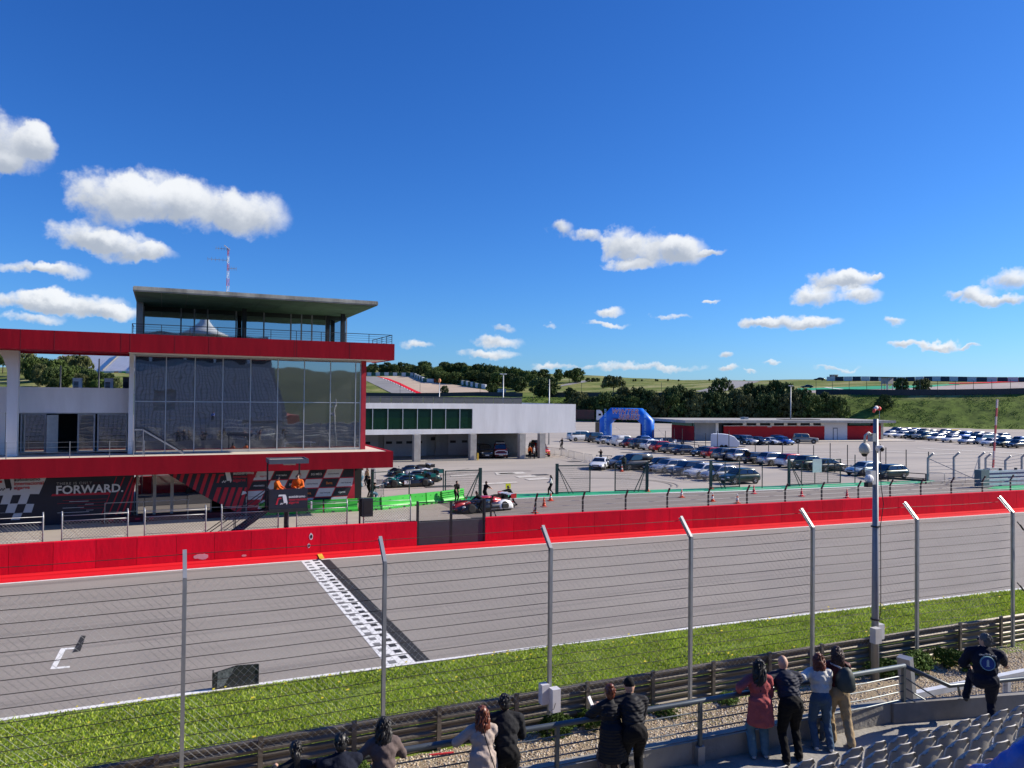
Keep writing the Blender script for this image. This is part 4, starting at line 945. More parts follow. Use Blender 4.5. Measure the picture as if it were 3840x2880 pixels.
# ================================================================ bent fence and striped guard rail at the right
bf = thing('bent_fence', 'tall bent-top grey fence posts with wires right of the car park', 'fence', gz(3480,1805))
bpx = [(3480,1803,1698),(3577,1800,1695),(3672,1790,1695),(3696,1787,1700),(3770,1795,1708),(3832,1795,1695)]
bw = []
for x, yb, yt in bpx:
    a = gz(x, yb); z = gy(x, yt, a.y).z; bw.append((a, z)); mb = MB(); mb.bar((a.x,a.y,0),(a.x,a.y,z-.5),.17,.17); mb.bar((a.x,a.y,z-.55),(a.x+.15,a.y-.5,z),.17,.17); mb.build('post', GREYM, bf)
for (a, za), (b, zb) in ((bw[0],bw[1]),(bw[1],bw[2]),(bw[3],bw[4]),(bw[4],bw[5])):
    for k in range(6): q = .25+.13*k; MB().bar((a.x,a.y,za*q),(b.x,b.y,zb*q),.03).build('wire', GREYM, bf)
MB().bar((bw[0][0].x,bw[0][0].y,bw[0][1]*.8),(bw[0][0].x+4,bw[0][0].y-3,.05),.06).build('brace', GREYM, bf)
MB().bar((bw[2][0].x,bw[2][0].y,bw[2][1]*.85),(bw[1][0].x+1.5,bw[1][0].y-1,.3),.06).build('brace', GREYM, bf)
sg = thing('guard_rail', 'blue and white striped guard rail at the right edge beyond the red wall', 'guard rail', gz(3700,1828))
a, b = gz(3695,1826), gz(3860,1818); h = 1.9
for i in range(4): MB().bar((a.x,a.y,.25+i*.40),(b.x,b.y,.25+i*.40),.12,.22).build('beam', mat('white_beam', (.66,.68,.70), .5), sg); MB().bar((a.x,a.y-.01,.05+i*.40),(b.x,b.y-.01,.05+i*.40),.08,.16).build('beam', mat('blue_beam', (.04,.05,.16), .5), sg)
for x in (0,.35,.7): p = a.lerp(b, x); MB().box(p.x-.08,p.x+.08,p.y-.05,p.y+.18,0,1.75).build('post', DARKM, sg)
o = MB().box(a.x-1.2,a.x,a.y-.4,a.y+.3,0,1.7).build('steel_cabinet', mat('green_grey_cabinet', (.10,.16,.17), .6)); tag(o, 'green grey steel cabinet at the end of the striped guard rail', 'cabinet')
wsk = thing('boom_mast', 'thin leaning red and white barrier boom standing upright', 'boom', gz(3722,1788))
a = gz(3722,1786); z = gy(3740,1498,a.y).z; tp_ = gy(3740,1498,a.y); rel = Vector((tp_.x-a.x,0,z))
for i in range(9): MB().bar(rel*(i/9),rel*((i+1)/9),.22,.12).build('boom_section', [mat('boom_pale', (.55,.42,.42), .6), mat('boom_red', (.45,.05,.06), .6)][i % 2], wsk, world=False)
MB().box(-.9,.6,-.3,.3,0,1.0).build('motor_box', mat('pale_box', (.5,.52,.5), .6), wsk, world=False)
# ================================================================ cars
CGLASS = glass('car_glass', (.75,.82,.88), .10, dark=(.010,.012,.014))
TYRE = mat('tyre_rubber', (.012,.012,.013), .85, var=.1); RIM = mat('alloy_rim', (.45,.46,.47), .35, .8, var=.05); RIMD = mat('dark_rim', (.05,.05,.055), .4, .6, var=.05)
TRIM = mat('black_trim', (.014,.014,.016), .6, var=.1); LAMP = mat('headlamp', (.65,.68,.72), .1, .2, var=.0); TAIL = mat('tail_lamp', (.30,.01,.012), .25, var=.0); PLATE = mat('number_plate', (.62,.62,.58), .5, var=0)
def paint(name, rgb, metal=.35): return mat('paint_'+name, rgb, .30, metal, var=.04, coat=.6, scale=1.5)
PAINTS = {'white':paint('white',(.72,.73,.74),0),'silver':paint('silver',(.45,.46,.48),.6),'grey':paint('grey',(.16,.165,.17),.5),'dgrey':paint('dark_grey',(.06,.063,.068),.4),'black':paint('black',(.012,.013,.015),.2),
 'navy':paint('navy',(.012,.020,.045),.3),'red':paint('red',(.42,.012,.018),.2),'dred':paint('dark_red',(.16,.008,.014),.3),'green':paint('dark_green',(.010,.032,.026),.3),'blue':paint('blue',(.03,.12,.42),.3),'teal':paint('teal',(.0,.14,.13),.3),'beige':paint('beige',(.40,.36,.28),.3),'lblue':paint('ice_blue',(.45,.55,.58),.4)}
KINDS = { # L W H belt hood nose tail  xg0 xg1 xg2 xg3 wheelR front/rear axle
 'hatch':(4.05,1.74,1.48,.96,.86,.66,.93,.98,.28,-1.30,-1.86,.31,1.28,-1.28),
 'mini':(3.8,1.72,1.42,.94,.86,.68,.92,.85,.35,-1.35,-1.72,.31,1.22,-1.25),
 'sedan':(4.6,1.80,1.44,.95,.85,.64,.94,1.05,.30,-1.00,-1.72,.32,1.42,-1.38),
 'coupe':(4.45,1.84,1.29,.86,.72,.55,.84,.92,.20,-.75,-2.00,.33,1.32,-1.28),
 'wagon':(4.7,1.80,1.47,.96,.86,.65,.95,1.12,.38,-1.70,-2.22,.32,1.42,-1.40),
 'suv':(4.45,1.86,1.66,1.08,1.00,.78,1.06,.98,.34,-1.50,-2.02,.36,1.34,-1.34),
 'offroad':(4.6,1.86,1.84,1.16,1.10,.95,1.12,.80,.48,-2.05,-2.25,.39,1.42,-1.38),
 'van':(4.95,1.90,1.96,1.22,1.08,.80,1.20,1.95,1.15,-2.28,-2.44,.34,1.62,-1.50),
 'smallvan':(4.4,1.82,1.82,1.12,1.02,.78,1.10,1.30,.62,-1.95,-2.16,.32,1.42,-1.35)}
def smooth01(k): k = max(0, min(1, k)); return k*k*(3-2*k)
def car_parts(kind):
    L, W, H, belt, hood, nose, tail, g0, g1, g2, g3, wr, ax0, ax1 = KINDS[kind]; hw = W/2
    xs = [L/2, L/2-.06, L/2-.22, L/2-.5, g0+.25, g0, g1, (g1+g2)/2, g2, g3, -L/2+.35, -L/2+.12, -L/2+.03, -L/2]
    xs = sorted(set(round(x, 3) for x in xs), reverse=True)
    def top(x):
        if x > g0: k = (x-g0)/(L/2-g0); return hood+(belt-hood)*smooth01(1-k*3)+(nose-hood)*max(0, (k-.35)/.65)**2.2
        if x < g3: k = (g3-x)/max(.02, (L/2+g3)); return belt+(tail-belt)*k-.10*k**4
        return belt
    def half(x):
        e = max(0, (x-(L/2-.85))/.85); r = max(0, (-x-(L/2-.6))/.6); return hw*(1-.22*e**2.6-.13*r**2.6)
    def bot(x):
        e = max(0, (abs(x)-(L/2-.45))/.45); return .20+.12*e
    rings = []
    for x in xs:
        w, t, b = half(x), top(x), bot(x); m_ = b+(t-b)*.52
        pr = [(0,t+.025),(w*.55,t+.018),(w*.84,t-.01),(w*.95,t-.07),(w*1.0,m_+.06),(w*1.0,m_-.12),(w*.97,b+.14),(w*.93,b+.02),(w*.80,b),(0,b)]
        rings.append([(x,y,z) for y,z in pr]+[(x,-y,z) for y,z in pr[-2:0:-1]])
    body = MB().loft(rings)
    # cabin shell
    zr = lambda x: H-.03*((x-(g1+g2)/2)/((g1-g2)/2))**2 if g2 <= x <= g1 else (belt+(H-.03-belt)*((g0-x)/(g0-g1)) if x > g1 else belt+(H-.03-belt)*((x-g3)/(g2-g3)))
    wb = hw*.93; wt = hw*(.72 if kind not in ('van','smallvan','offroad') else .84)
    st = [g0, g0+(g1-g0)*.5, g1, g1+(g2-g1)*.33, g1+(g2-g1)*.66, g2, g2+(g3-g2)*.5, g3]; rr = []
    for x in st:
        z = zr(x); k = (z-belt)/(H-belt); w2 = wb+(wt-wb)*k
        pr = [(wb,belt-.10),(w2,max(z-.05,belt-.09)),(w2*.90,max(z,belt-.08)),(w2*.45,z+.02*k)]
        rr.append([(x,y,z_) for y,z_ in pr]+[(x,-y,z_) for y,z_ in reversed(pr)])
    roof = MB().loft(rr)
    def side(x, v, s, off=.008):
        z = zr(x)-.075; k = max(0,(zr(x)-belt)/(H-belt)); zb = belt+.02; zz = zb+(z-zb)*v; wz = wb+(wt-wb)*(zz-belt)/(H-belt)
        return (x, s*(wz+off), zz)
    out = [('body', body, 0), ('roof', roof, 0)]
    # side windows split at the pillars
    vans = kind in ('smallvan',)
    cuts = [g0-.16, (g1+g2)/2+.12, g2+.15, g3+.16] if kind not in ('coupe','mini') else [g0-.16, g2+.35, g3+.45]
    for s in (1, -1):
        for i in range(len(cuts)-1):
            if vans and i > 0: break
            a, b = cuts[i]-(.04 if i else 0), cuts[i+1]+.04
            if a-b < .12: continue
            xs_ = [a+(b-a)*j/5 for j in range(6)]; lo = [side(x,0.03,s) for x in xs_]; hi = [side(x,1.0,s) for x in xs_]
            lo2 = [side(x,0.03,s,-.02) for x in xs_]; n = 6; mb = MB()
            mb.add(lo+hi, [(j,j+1,n+j+1,n+j) for j in range(5)]); out.append(('side_window', mb, 'glass'))
    def screen(xa, xb, f, nm):
        mb = MB(); pts = []
        for k in (.06,.94):
            x = xa+(xb-xa)*k; z = zr(x); kk = (z-belt)/(H-belt); w2 = (wb+(wt-wb)*kk)*.86; dz = .012; dx = .012*f
            pts += [(x+dx,w2,z+dz+.005),(x+dx,0,z+dz+.022),(x+dx,-w2,z+dz+.005)]
        mb.add(pts, [(0,1,4,3),(1,2,5,4)]); out.append((nm, mb, 'glass'))
    screen(g0, g1, 1, 'windscreen')
    if not vans: screen(g3, g2, -1, 'rear_window')
    for s in (1,-1):
        yl = s*hw*.66; out.append(('headlight', MB().ell((L/2-.16,yl,nose-.0),(.16,.19,.075),8,6), 'lamp'))
        out.append(('taillight', MB().ell((-L/2+.09,s*hw*.74,(tail-.10)),(.09,.15,.09 if kind not in ('van','smallvan','offroad') else .2),8,6), 'tail'))
        out.append(('mirror', MB().ell((g0-.12,s*(hw+.09),belt+.05),(.06,.11,.07),8,6), 0))
        out.append(('sill', MB().box(ax1+.35,ax0-.35,s*hw*.94-.03,s*hw*.94+.03,.20,.30), 'trim'))
    out.append(('grille', MB().box(L/2-.03,L/2+.012,-hw*.42,hw*.42,.50,.62), 'trim')); out.append(('bumper', MB().box(L/2-.10,L/2+.004,-hw*.62,hw*.62,.26,.40), 'trim')); out.append(('bumper', MB().box(-L/2-.012,-L/2+.1,-hw*.72,hw*.72,.28,.44), 'trim'))
    out.append(('number_plate', MB().box(L/2+.005,L/2+.02,-.26,.26,.42,.53), 'plate')); out.append(('number_plate', MB().box(-L/2-.022,-L/2-.008,-.26,.26,.56,.68), 'plate'))
    for ax in (ax0, ax1):
        for s in (1,-1): out.append(('wheel_arch', MB().lathe([(wr+.07,-.02),(wr+.07,.02)], (ax,s*(hw*.985),wr+.02), 'y', 20), 'trim'))
    return out, (wr, hw, ax0, ax1)
MSLOT = {'glass':CGLASS,'lamp':LAMP,'tail':TAIL,'trim':TRIM,'plate':PLATE}
def wheel_meshes(wr, wid=.20):
    ty = MB().lathe([(wr*.62,-wid/2),(wr*.93,-wid/2),(wr,-wid*.32),(wr,wid*.32),(wr*.93,wid/2),(wr*.62,wid/2)], (0,0,0), 'y', 22)
    rm = MB().lathe([(wr*.66,-wid*.40),(wr*.66,wid*.40)], (0,0,0), 'y', 22)
    sp = MB()
    for s in (1,-1):
        for i in range(5):
            a = i*2*math.pi/5; sp.bar((.03*math.cos(a), s*wid*.43, .03*math.sin(a)), (wr*.63*math.cos(a), s*wid*.45, wr*.63*math.sin(a)), .075, .03, up=(0,1,0))
        sp.lathe([(.065,s*wid*.40),(.065,s*wid*.47)], (0,0,0), 'y', 10)
    return ty.mesh('tyre', [TYRE], True), rm.mesh('rim', [TRIM]), sp.mesh('spokes', [RIM])
_kindcache = {}
def car(kind, color, label, loc, heading, name=None, group=None, rim=None, scale=1.0, simple=False, roofc=None, cat='car'):
    if kind not in _kindcache:
        parts, wi = car_parts(kind); lst = []
        for nm, mb, sl in parts:
            sm = nm in ('body','roof','headlight','taillight','mirror'); lst.append((nm, mb.mesh(nm, [TRIM if sl == 0 else MSLOT[sl]], sm), sl))
        _kindcache[kind] = (lst, wi, wheel_meshes(wi[0]))
    lst, (wr, hw, a0, a1), wm = _kindcache[kind]
    t = thing(name or {'van':'parked_van','smallvan':'parked_van'}.get(kind, 'parked_car'), label, cat, loc, heading, group)
    if scale != 1: t.scale = (scale,)*3
    for nm, me, sl in lst:
        if simple and nm in ('wheel_arch','sill','mirror'): continue
        o = link(nm, me, t, world=False)
        if sl == 0:
            o.material_slots[0].link = 'OBJECT'; o.material_slots[0].material = PAINTS[roofc] if (roofc and nm == 'roof') else PAINTS[color]
    for ax in (a0, a1):
        for s in (1,-1):
            w = link('wheel', wm[0], t, world=False); w.location = (ax, s*(hw-.09), wr)
            if not simple:
                link('rim', wm[1], w, world=False); link('spokes', wm[2], w, world=False)
    return t
def wheel_to_centre(kind, x, y, which, heading):
    """a tyre's contact pixel on the ground gives the place of the car"""
    L, W, *_, wr, a0, a1 = KINDS[kind]; p = gz(x, y); ax, sd = which
    ax = a0 if ax == 'f' else a1; off = Vector((ax, sd*(W/2-.09), 0)); off.rotate(Matrix.Rotation(heading, 3, 'Z')); return p-off
# back row, tails towards the stand
BR = [('van','white',2158,1655,'white passenger van at the far end of the car row by the arch'),('offroad','dgrey',2226.6,1659.6,'dark grey boxy off-roader beside the white van'),('hatch','silver',2261,1665,'silver hatchback just left of the arch leg'),
 ('hatch','white',2300,1669.5,'small white hatchback between the silver car and the white work van'),('smallvan','white',2326,1674,'white work van with side glass in the back row'),('hatch','dred',2360,1679.5,'dark red hatchback in the back row under the arch'),
 ('suv','dgrey',2397.5,1685,'dark grey crossover parked right of the dark red hatchback'),('suv','white',2438,1689.4,'white crossover with black rear window under the right arch leg'),('suv','red',2475,1695.7,'bright red crossover in the back row'),
 ('wagon','grey',2518,1701,'grey estate car right of the bright red crossover'),('sedan','navy',2558.5,1706.7,'dark navy saloon in the back row'),None,('hatch','red',2670,1719,'low red hatchback beside the dark small car'),
 ('suv','grey',2717.6,1727.5,'brownish grey crossover with silver roof rails'),('suv','silver',2768,1731,'silver crossover with dark rear glass'),('wagon','black',2829,1741,'black estate car with its tailgate raised'),
 ('suv','silver',2890,1747.5,'silver coupe-backed crossover in the back row'),('suv','white',2962,1755,'white crossover with a red roof'),('suv','green',3031,1763,'dark crossover behind the green gate'),('sedan','black',3094,1769,'black saloon last in the back row')]
GB = 'cars parked in the back row'
for it in BR:
    if not it: continue
    kd, c, x, y, lb = it; car(kd, c, lb, wheel_to_centre(kd, x, y, ('r',-1), 0), random.uniform(-.03,.03), group=GB, roofc='red' if 'red roof' in lb else None, cat='van' if 'van' in kd else 'car')
car('mini','black','small black car facing the stand in the back row', wheel_to_centre('mini',2627,1713,('f',1),math.pi), math.pi, group=GB)
car('hatch','blue','dark blue car half hidden behind the right arch leg', gz(2420,1664), 0.1, group=GB)
for kd, c, x, y, wh, lb in (('wagon','lblue',3232,1785,'f','pale silver estate just left of the lamp post'),('wagon','green',3318,1798,'f','dark green estate right of the lamp post')):
    car(kd, c, lb, wheel_to_centre(kd, x, y, (wh,1), math.pi), math.pi, group=GB)
# tailgate of the black estate
tg = [o for o in COL.objects if o.type == 'EMPTY' and o.get('label','').startswith('black estate car with its tail')][0]
MB().bar((-1.75,0,1.46),(-2.5,0,1.72),1.3,.05).build('tailgate', PAINTS['black'], tg, world=False)
# front row, noses to the left
FRW = [('sedan','grey',2305,1757,'f','grey saloon behind the man in the paddock'),('smallvan','dgrey',2431,1761,'r','dark grey panel van in the front row'),('hatch','black',2452,1768,'f','black hatchback beside the dark grey van'),('wagon','silver',2489,1775,'f','silver estate car in the front row'),
 ('wagon','navy',2557,1784.5,'f','dark blue estate with a sun shade in the front row'),('wagon','white',2622,1795,'f','white estate car in the front row'),('hatch','silver',2681.5,1804,'f','pale silver hatchback next to the dark green one'),('hatch','green',2754,1817,'f','dark green older hatchback nearest the pit lane')]
for kd, c, x, y, wh, lb in FRW: car(kd, c, lb, wheel_to_centre(kd, x, y, (wh,1), math.pi), math.pi+random.uniform(-.03,.03), group='cars parked in the front row', cat='van' if 'van' in kd else 'car')
# along the red building, noses to the stand
for kd, c, x, y, lb in (('suv','black',2782,1666,'black car mostly hidden behind the white trailer'),('suv','silver',2810,1668,'silver crossover facing us right of the white trailer'),('hatch','black',2851,1669,'black car facing us by the red building'),('coupe','white',2898,1668,'white sports coupe by the red building'),('suv','navy',2930,1667,'dark car left of the blue one by the red building'),('hatch','blue',2945,1669,'bright blue car by the red building')):
    car(kd, c, lb, wheel_to_centre(kd, x, y, ('f',-1), -math.pi/2), -math.pi/2+random.uniform(-.05,.05), group='cars along the red building')
car('offroad','beige','silver and brown off-roader parked alone by the red building', gz(3020,1662), -.75, group='cars along the red building')
# far car park on the right
FL = [('hatch','white',3332,1640),('wagon','white',3380,1643),('suv','green',3420,1646),('wagon','green',3467,1649.5),('sedan','silver',3510,1654),('hatch','white',3564,1660),('wagon','silver',3629,1666),('hatch','white',3715,1673),('suv','green',3762,1678),('wagon','black',3814,1681)]
FLL = ['white car next to the end of the red building','second white car in the front of the far car park','dark car behind the mesh gate in the far car park','dark green car in the front of the far car park','silver car in the front of the far car park','white car in the middle front of the far car park','silver estate alone in the front of the far car park','white car just left of the upright boom','dark car just right of the upright boom','black estate at the right edge of the far car park']
for (kd, c, x, y), lb in zip(FL, FLL): car(kd, c, lb, wheel_to_centre(kd, x, y, ('f',1), math.pi), math.pi, group='cars in the far car park', simple=True)
rc = random.Random(11); cols = ['white','silver','navy','black','white','grey','blue','green','white','silver']
n_ = 0; n_tot = 0
ORDW = ['first','second','third','fourth','fifth','sixth','seventh','eighth','ninth','tenth','eleventh','twelfth','thirteenth','fourteenth']
rowname = {0:'second',1:'third',2:'rearmost'}
for row, (dx, ya, yb) in enumerate(((7.5,86,122),(15,92,132),(22,100,138))):
    y = ya; k = 0
    while y < yb:
        X = 141+dx+(y-85)*.18
        if rc.random() < .82 and not (row == 2 and y < 104):
            kd = rc.choice(['hatch','wagon','suv','sedan','suv']); c = cols[(n_*3+row) % 10]
            k += 1; n_ += 0; car(kd, c, '%s %s, %s from the right in the %s far car park row' % ({'navy':'dark blue','grey':'grey','green':'dark green'}.get(c, c), {'hatch':'hatchback','wagon':'estate','suv':'crossover','sedan':'saloon'}[kd], ORDW[k-1], rowname[row]), (X+rc.uniform(-.4,.4), y, 0), math.pi+rc.uniform(-.04,.04), group='cars in the far car park', simple=True); n_ += 1
        y += 3.05
car('van','white','white van with a blue rear among the cars of the far car park', (146.5,96.6,0), math.pi, group='cars in the far car park', cat='van')
car('offroad','beige','pale boxy off-roader in the far car park', (149.5,112.3,0), math.pi, group='cars in the far car park')
# ================================================================ race cars
CARB = mat('carbon_black', (.014,.015,.017), .35, .1, var=.15, scale=6)
def ring_top(x, w, z0, z1, sq=.85, n=7):
    pts = []
    for i in range(n+1):
        a = math.pi*i/n; c, s_ = math.cos(a), math.sin(a); pts.append((x, w*math.copysign(abs(c)**sq, c), z0+(z1-z0)*abs(s_)**sq))
    return pts+[(x, -w*.98, z0-.001), (x, w*.98, z0-.001)]
def prototype(label, loc, heading, main, second, accent, number=None, scale=1.0, roofc=None, pod=None):
    t = thing('prototype_race_car', label, 'race car', loc, heading, 'prototype race cars')
    A = lambda nm, mb, m, sm=False, par=t: mb.build(nm, m, par, smooth=sm, world=False)
    A('floor', MB().prism([(2.2,-.75),(2.25,0),(2.2,.75),(1.2,.93),(-2.0,.95),(-2.25,.8),(-2.25,-.8),(-2.0,-.95),(1.2,-.93)], lambda u,v:(u,v,.06), lambda u,v:(u,v,.11)), CARB)
    # central nose, cockpit bubble and engine cover
    A('nose', MB().loft([ring_top(x,w,.11,z) for x,w,z in ((2.30,.34,.20),(2.1,.42,.34),(1.6,.46,.50),(1.0,.55,.62),(.7,.62,.66))]), main, True)
    A('side_pod', MB().loft([ring_top(x,w,.11,z,.45) for x,w,z in ((.75,.80,.52),(.4,.93,.60),(-.4,.95,.62),(-1.2,.93,.66),(-1.9,.86,.58))]), pod or second, True)
    cp = A('cockpit', MB().loft([ring_top(x,w,.5,z,.8) for x,w,z in ((1.05,.46,.56),(.65,.50,.82),(.25,.52,1.00),(-.2,.50,1.04),(-.65,.44,1.00))]), CGLASS, True)
    A('roof_panel', MB().loft([ring_top(x,w,.93,z,.8) for x,w,z in ((.42,.34,.97),(.1,.40,1.055),(-.3,.42,1.065),(-.7,.40,1.04))]), roofc or main, True)
    A('engine_cover', MB().loft([ring_top(x,w,.5,z,.8) for x,w,z in ((-.55,.46,1.03),(-1.0,.40,.97),(-1.5,.32,.84),(-2.05,.22,.68))]), accent, True)
    A('shark_fin', MB().prism([(-.6,1.02),(-2.2,.62),(-2.2,1.06),(-1.1,1.10)], lambda u,v:(u,-.012,v), lambda u,v:(u,.012,v)), main)
    for s in (1,-1):
        A('front_fender', MB().loft([[ (x,y+s*.70,z) for x,y,z in ring_top(x,w,.12,z)] for x,w,z in ((2.15,.16,.22),(1.9,.21,.52),(1.45,.23,.70),(1.0,.22,.62),(.6,.18,.40))]), accent if s < 0 else main, True)
        A('rear_fender', MB().loft([[ (x,y+s*.70,z) for x,y,z in ring_top(x,w,.12,z)] for x,w,z in ((-.75,.20,.50),(-1.15,.25,.74),(-1.55,.26,.80),(-2.0,.24,.70),(-2.2,.20,.5))]), main if s < 0 else second, True)
        A('fender_stripe', MB().tube([(2.0,s*.62,.50),(1.5,s*.60,.73),(.9,s*.56,.66)], [.05,.07,.05], 8), accent, True)
        A('headlight', MB().ell((1.98,s*.70,.46),(.14,.13,.07),8,6), LAMP); A('mirror', MB().ell((.95,s*.62,.86),(.06,.10,.06),8,6), accent)
        A('wing_support', MB().box(-2.25,-1.85,s*.18-.012,s*.18+.012,.62,1.10), CARB)
        A('wing_end_plate', MB().box(-2.50,-2.02,s*.86-.012,s*.86+.012,.82,1.16), accent)
        A('tail_light', MB().box(-2.27,-2.22,s*.70-.10,s*.70+.10,.50,.58), TAIL)
    A('rear_wing', MB().prism([(-2.02,1.05),(-2.12,1.09),(-2.46,1.14),(-2.46,1.11),(-2.12,1.05)], lambda u,v:(u,-.86,v), lambda u,v:(u,.86,v)), second)
    A('splitter', MB().prism([(2.42,-.55),(2.45,0),(2.42,.55),(2.0,.90),(1.6,.90),(1.6,-.90),(2.0,-.90)], lambda u,v:(u,v,.05), lambda u,v:(u,v,.075)), CARB)
    A('diffuser', MB().box(-2.40,-2.05,-.8,.8,.12,.36), CARB)
    wm = wheel_meshes(.335, .30)
    for ax in (1.45,-1.45):
        for s in (1,-1):
            w = link('wheel', wm[0], t, world=False); w.location = (ax, s*.815, .335); link('rim', wm[1], w, world=False); link('spokes', wm[2], w, world=False)
    if number:
        for s in (-1, 1):
            pn = A('number_panel', MB().box(-.05,.5,s*.945-.012,s*.945+.012,.28,.60), PINKB); add_text(MB(), number, .34, (.225,s*.965,.33), (-s,0,0), (0,0,1), align='CENTER', offset=.01).build('lettering', BLACK, pn, world=False)
    return t
for (x, y, hd, lb, m, s2, ac, nb) in ((1525,1822.5,math.pi,'dark teal prototype race car with number 7 on its side','green','black','teal','7'),(1560,1806,math.pi,'teal backed prototype race car behind the number 7 car','black','green','teal',None),(1535,1782,math.pi,'black and white prototype race car parked farthest back','black','white','black',None)):
    prototype(lb, gz(x, y), hd, PAINTS[m], PAINTS[s2], PAINTS[ac], nb)
a = gz(1880,1905); b = gz(1715,1925); hd = math.atan2(b.y-a.y, b.x-a.x)
prototype('red and white prototype race car being pushed in the pit lane', gz(1806,1914), math.pi+.20, PAINTS['black'], PAINTS['white'], PAINTS['red'], None, roofc=PAINTS['red'], pod=PAINTS['black'])
gt3 = car('coupe','white','white racing coupe with tall rear wing near the paddock gates', gz(2250,1757), -2.35, name='racing_coupe', group=None)
MB().box(-2.25,-1.85,-.90,.90,1.36,1.39).build('rear_wing', CARB, gt3, world=False)
for s in (1,-1): MB().box(-2.0,-1.93,s*.45-.02,s*.45+.02,.85,1.36).build('wing_support', CARB, gt3, world=False); MB().box(-2.28,-1.82,s*.90-.01,s*.90+.01,1.27,1.42).build('wing_end_plate', CARB, gt3, world=False)
MB().box(1.9,2.40,-.9,.9,.10,.13).build('splitter', CARB, gt3, world=False); MB().box(-.3,.4,.925,.935,.45,.8).build('door_number', BLACK, gt3, world=False); MB().box(2.17,2.235,-.62,.62,.28,.46).build('air_intake', TRIM, gt3, world=False)
# ================================================================ rescue vehicles under the paddock building
car('smallvan','black','black van parked between the paddock columns', (39.6, 95.2, 0), -math.pi/2-.15, name='parked_van', cat='van')
def pickup(label, loc, hd, c, bull=True):
    t = car('offroad', c, label, loc, hd, name='rescue_truck', cat='truck')
    for nm, b_, m in (('roof_rack',(-1.9,.5,-.75,.75,1.88,1.93),CARB),('light_bar',(.15,.4,-.6,.6,1.88,2.0),LAMP),('hose_reel',(-1.6,-.4,-.6,.6,1.93,2.15),CARB)): MB().box(*b_).build(nm, m, t, world=False)
    if bull: MB().tube([(2.42,-.8,.55),(2.45,-.8,.95),(2.45,-.45,1.1),(2.45,.45,1.1),(2.45,.8,.95),(2.42,.8,.55)], .045, 8).tube([(2.42,-.8,.62),(2.42,.8,.62)], .06, 8).build('bull_bar', PINKB, t, world=False)
    else:
        for i in range(5): MB().box(2.31,2.33,-.8+i*.34,-.63+i*.34,.55,.72).build('hazard_stripe', PAINT_Y, t, world=False)
    return t
pickup('red off-road fire truck with white bull bar under the white building', (44.0,96.4,0) if False else (41.9,94.8,0), -math.pi/2-.35, 'dred')
pickup('red rescue vehicle with yellow hazard stripes behind a column', (48.3,95.6,0), -math.pi/2-.1, 'red', bull=False)
# ================================================================ lorry and trailer
p0 = gz(2225,1582); TK = thing('articulated_lorry', 'white lorry with dark printed trailer left of the arch', 'truck', p0, -.55)
A = lambda nm, mb, m, sm=False: mb.build(nm, m, TK, smooth=sm, world=False)
A('trailer', MB().box(-10.5,.3,-1.25,1.25,1.1,4.0), mat('dark_red_print', (.09,.02,.02), .5, rgb2=(.02,.018,.02), scale=.5)); A('chassis', MB().box(-10.5,4.2,-.5,.5,.7,1.05), CARB)
A('cab', MB().loft([[(x,-1.24,.6),(x,1.24,.6),(x,1.24*k,z),(x,-1.24*k,z)] for x,z,k in ((1.0,3.9,.98),(2.6,3.85,.97),(3.1,3.0,.97),(3.25,.9,.98))]), PAINTS['white'])
A('windscreen', MB().add([(2.72,-1.05,3.0),(2.72,1.05,3.0),(3.14,1.08,2.1),(3.14,-1.08,2.1)], [(0,1,2,3)]) if False else MB().bar((2.98,0,3.02),(3.22,0,2.15),2.1,.03), CGLASS); A('side_window', MB().box(1.7,2.6,-1.255,-1.245,2.2,2.9), CGLASS)
A('visor', MB().box(2.55,3.0,-1.15,1.15,3.25,3.5), REDB); A('grille', MB().box(3.24,3.28,-1.0,1.0,.9,1.8), TRIM); A('air_deflector', MB().box(1.0,2.3,-1.1,1.1,3.85,4.1), PAINTS['white'])
wm = wheel_meshes(.5,.32)
for ax in (2.2,-.2,-7.2,-8.4,-9.6):
    for s in (1,-1): w = link('wheel', wm[0], TK, world=False); w.location = (ax,s*1.08,.5); link('rim', wm[1], w, world=False)
p0 = gz(2320,1583); FB = thing('flatbed_truck', 'low dark truck seen under the arch', 'truck', p0, -.4)
MB().box(-3,1,-1.1,1.1,.9,1.1).build('bed', CARB, FB, world=False); MB().box(1.1,2.6,-1.05,1.05,.6,2.4).build('cab', PAINTS['dgrey'], FB, world=False); MB().box(2.55,2.62,-.9,.9,1.5,2.2).build('windscreen', CGLASS, FB, world=False)
for ax in (1.9,-2):
    for s in (1,-1): w = link('wheel', wm[0], FB, world=False); w.location = (ax,s*.95,.5)
o = MB().box(0,7,0,3,0,3.0).build('storage_container', mat('green_container', (.03,.06,.05), .7)); o.location = gz(2450,1580); tag(o, 'dark green storage container at the foot of the bank', 'container')
p0 = gz(2665,1681); p1 = gz(2775,1684); d = p1-p0; TR = thing('car_trailer', 'white enclosed trailer with rounded front beside the red building', 'trailer', p0, math.atan2(d.y, d.x))
LT = Vector((d.x,d.y)).length; ht = gy(2670,1627,p0.y).z
prof = [(0,.35),(LT*.92,.35),(LT,.75),(LT*.985,1.2),(LT*.93,ht*.55),(LT*.82,ht*.80),(LT*.62,ht*.95),(LT*.40,ht*1.0),(.35,ht),(.06,ht*.95),(0,ht*.85)]
MB().prism(prof, lambda u,v:(u,0,v), lambda u,v:(u,2.3,v)).build('shell', mat('white_trailer', (.70,.72,.76), .35, var=.04), TR, world=False)
MB().box(.2,LT*.9,.05,2.25,.2,.35).build('chassis', CARB, TR, world=False); MB().bar((LT*.9,1.15,.3),(LT+.9,1.15,.45),.12).build('drawbar', CARB, TR, world=False)
wm3 = wheel_meshes(.32,.2)
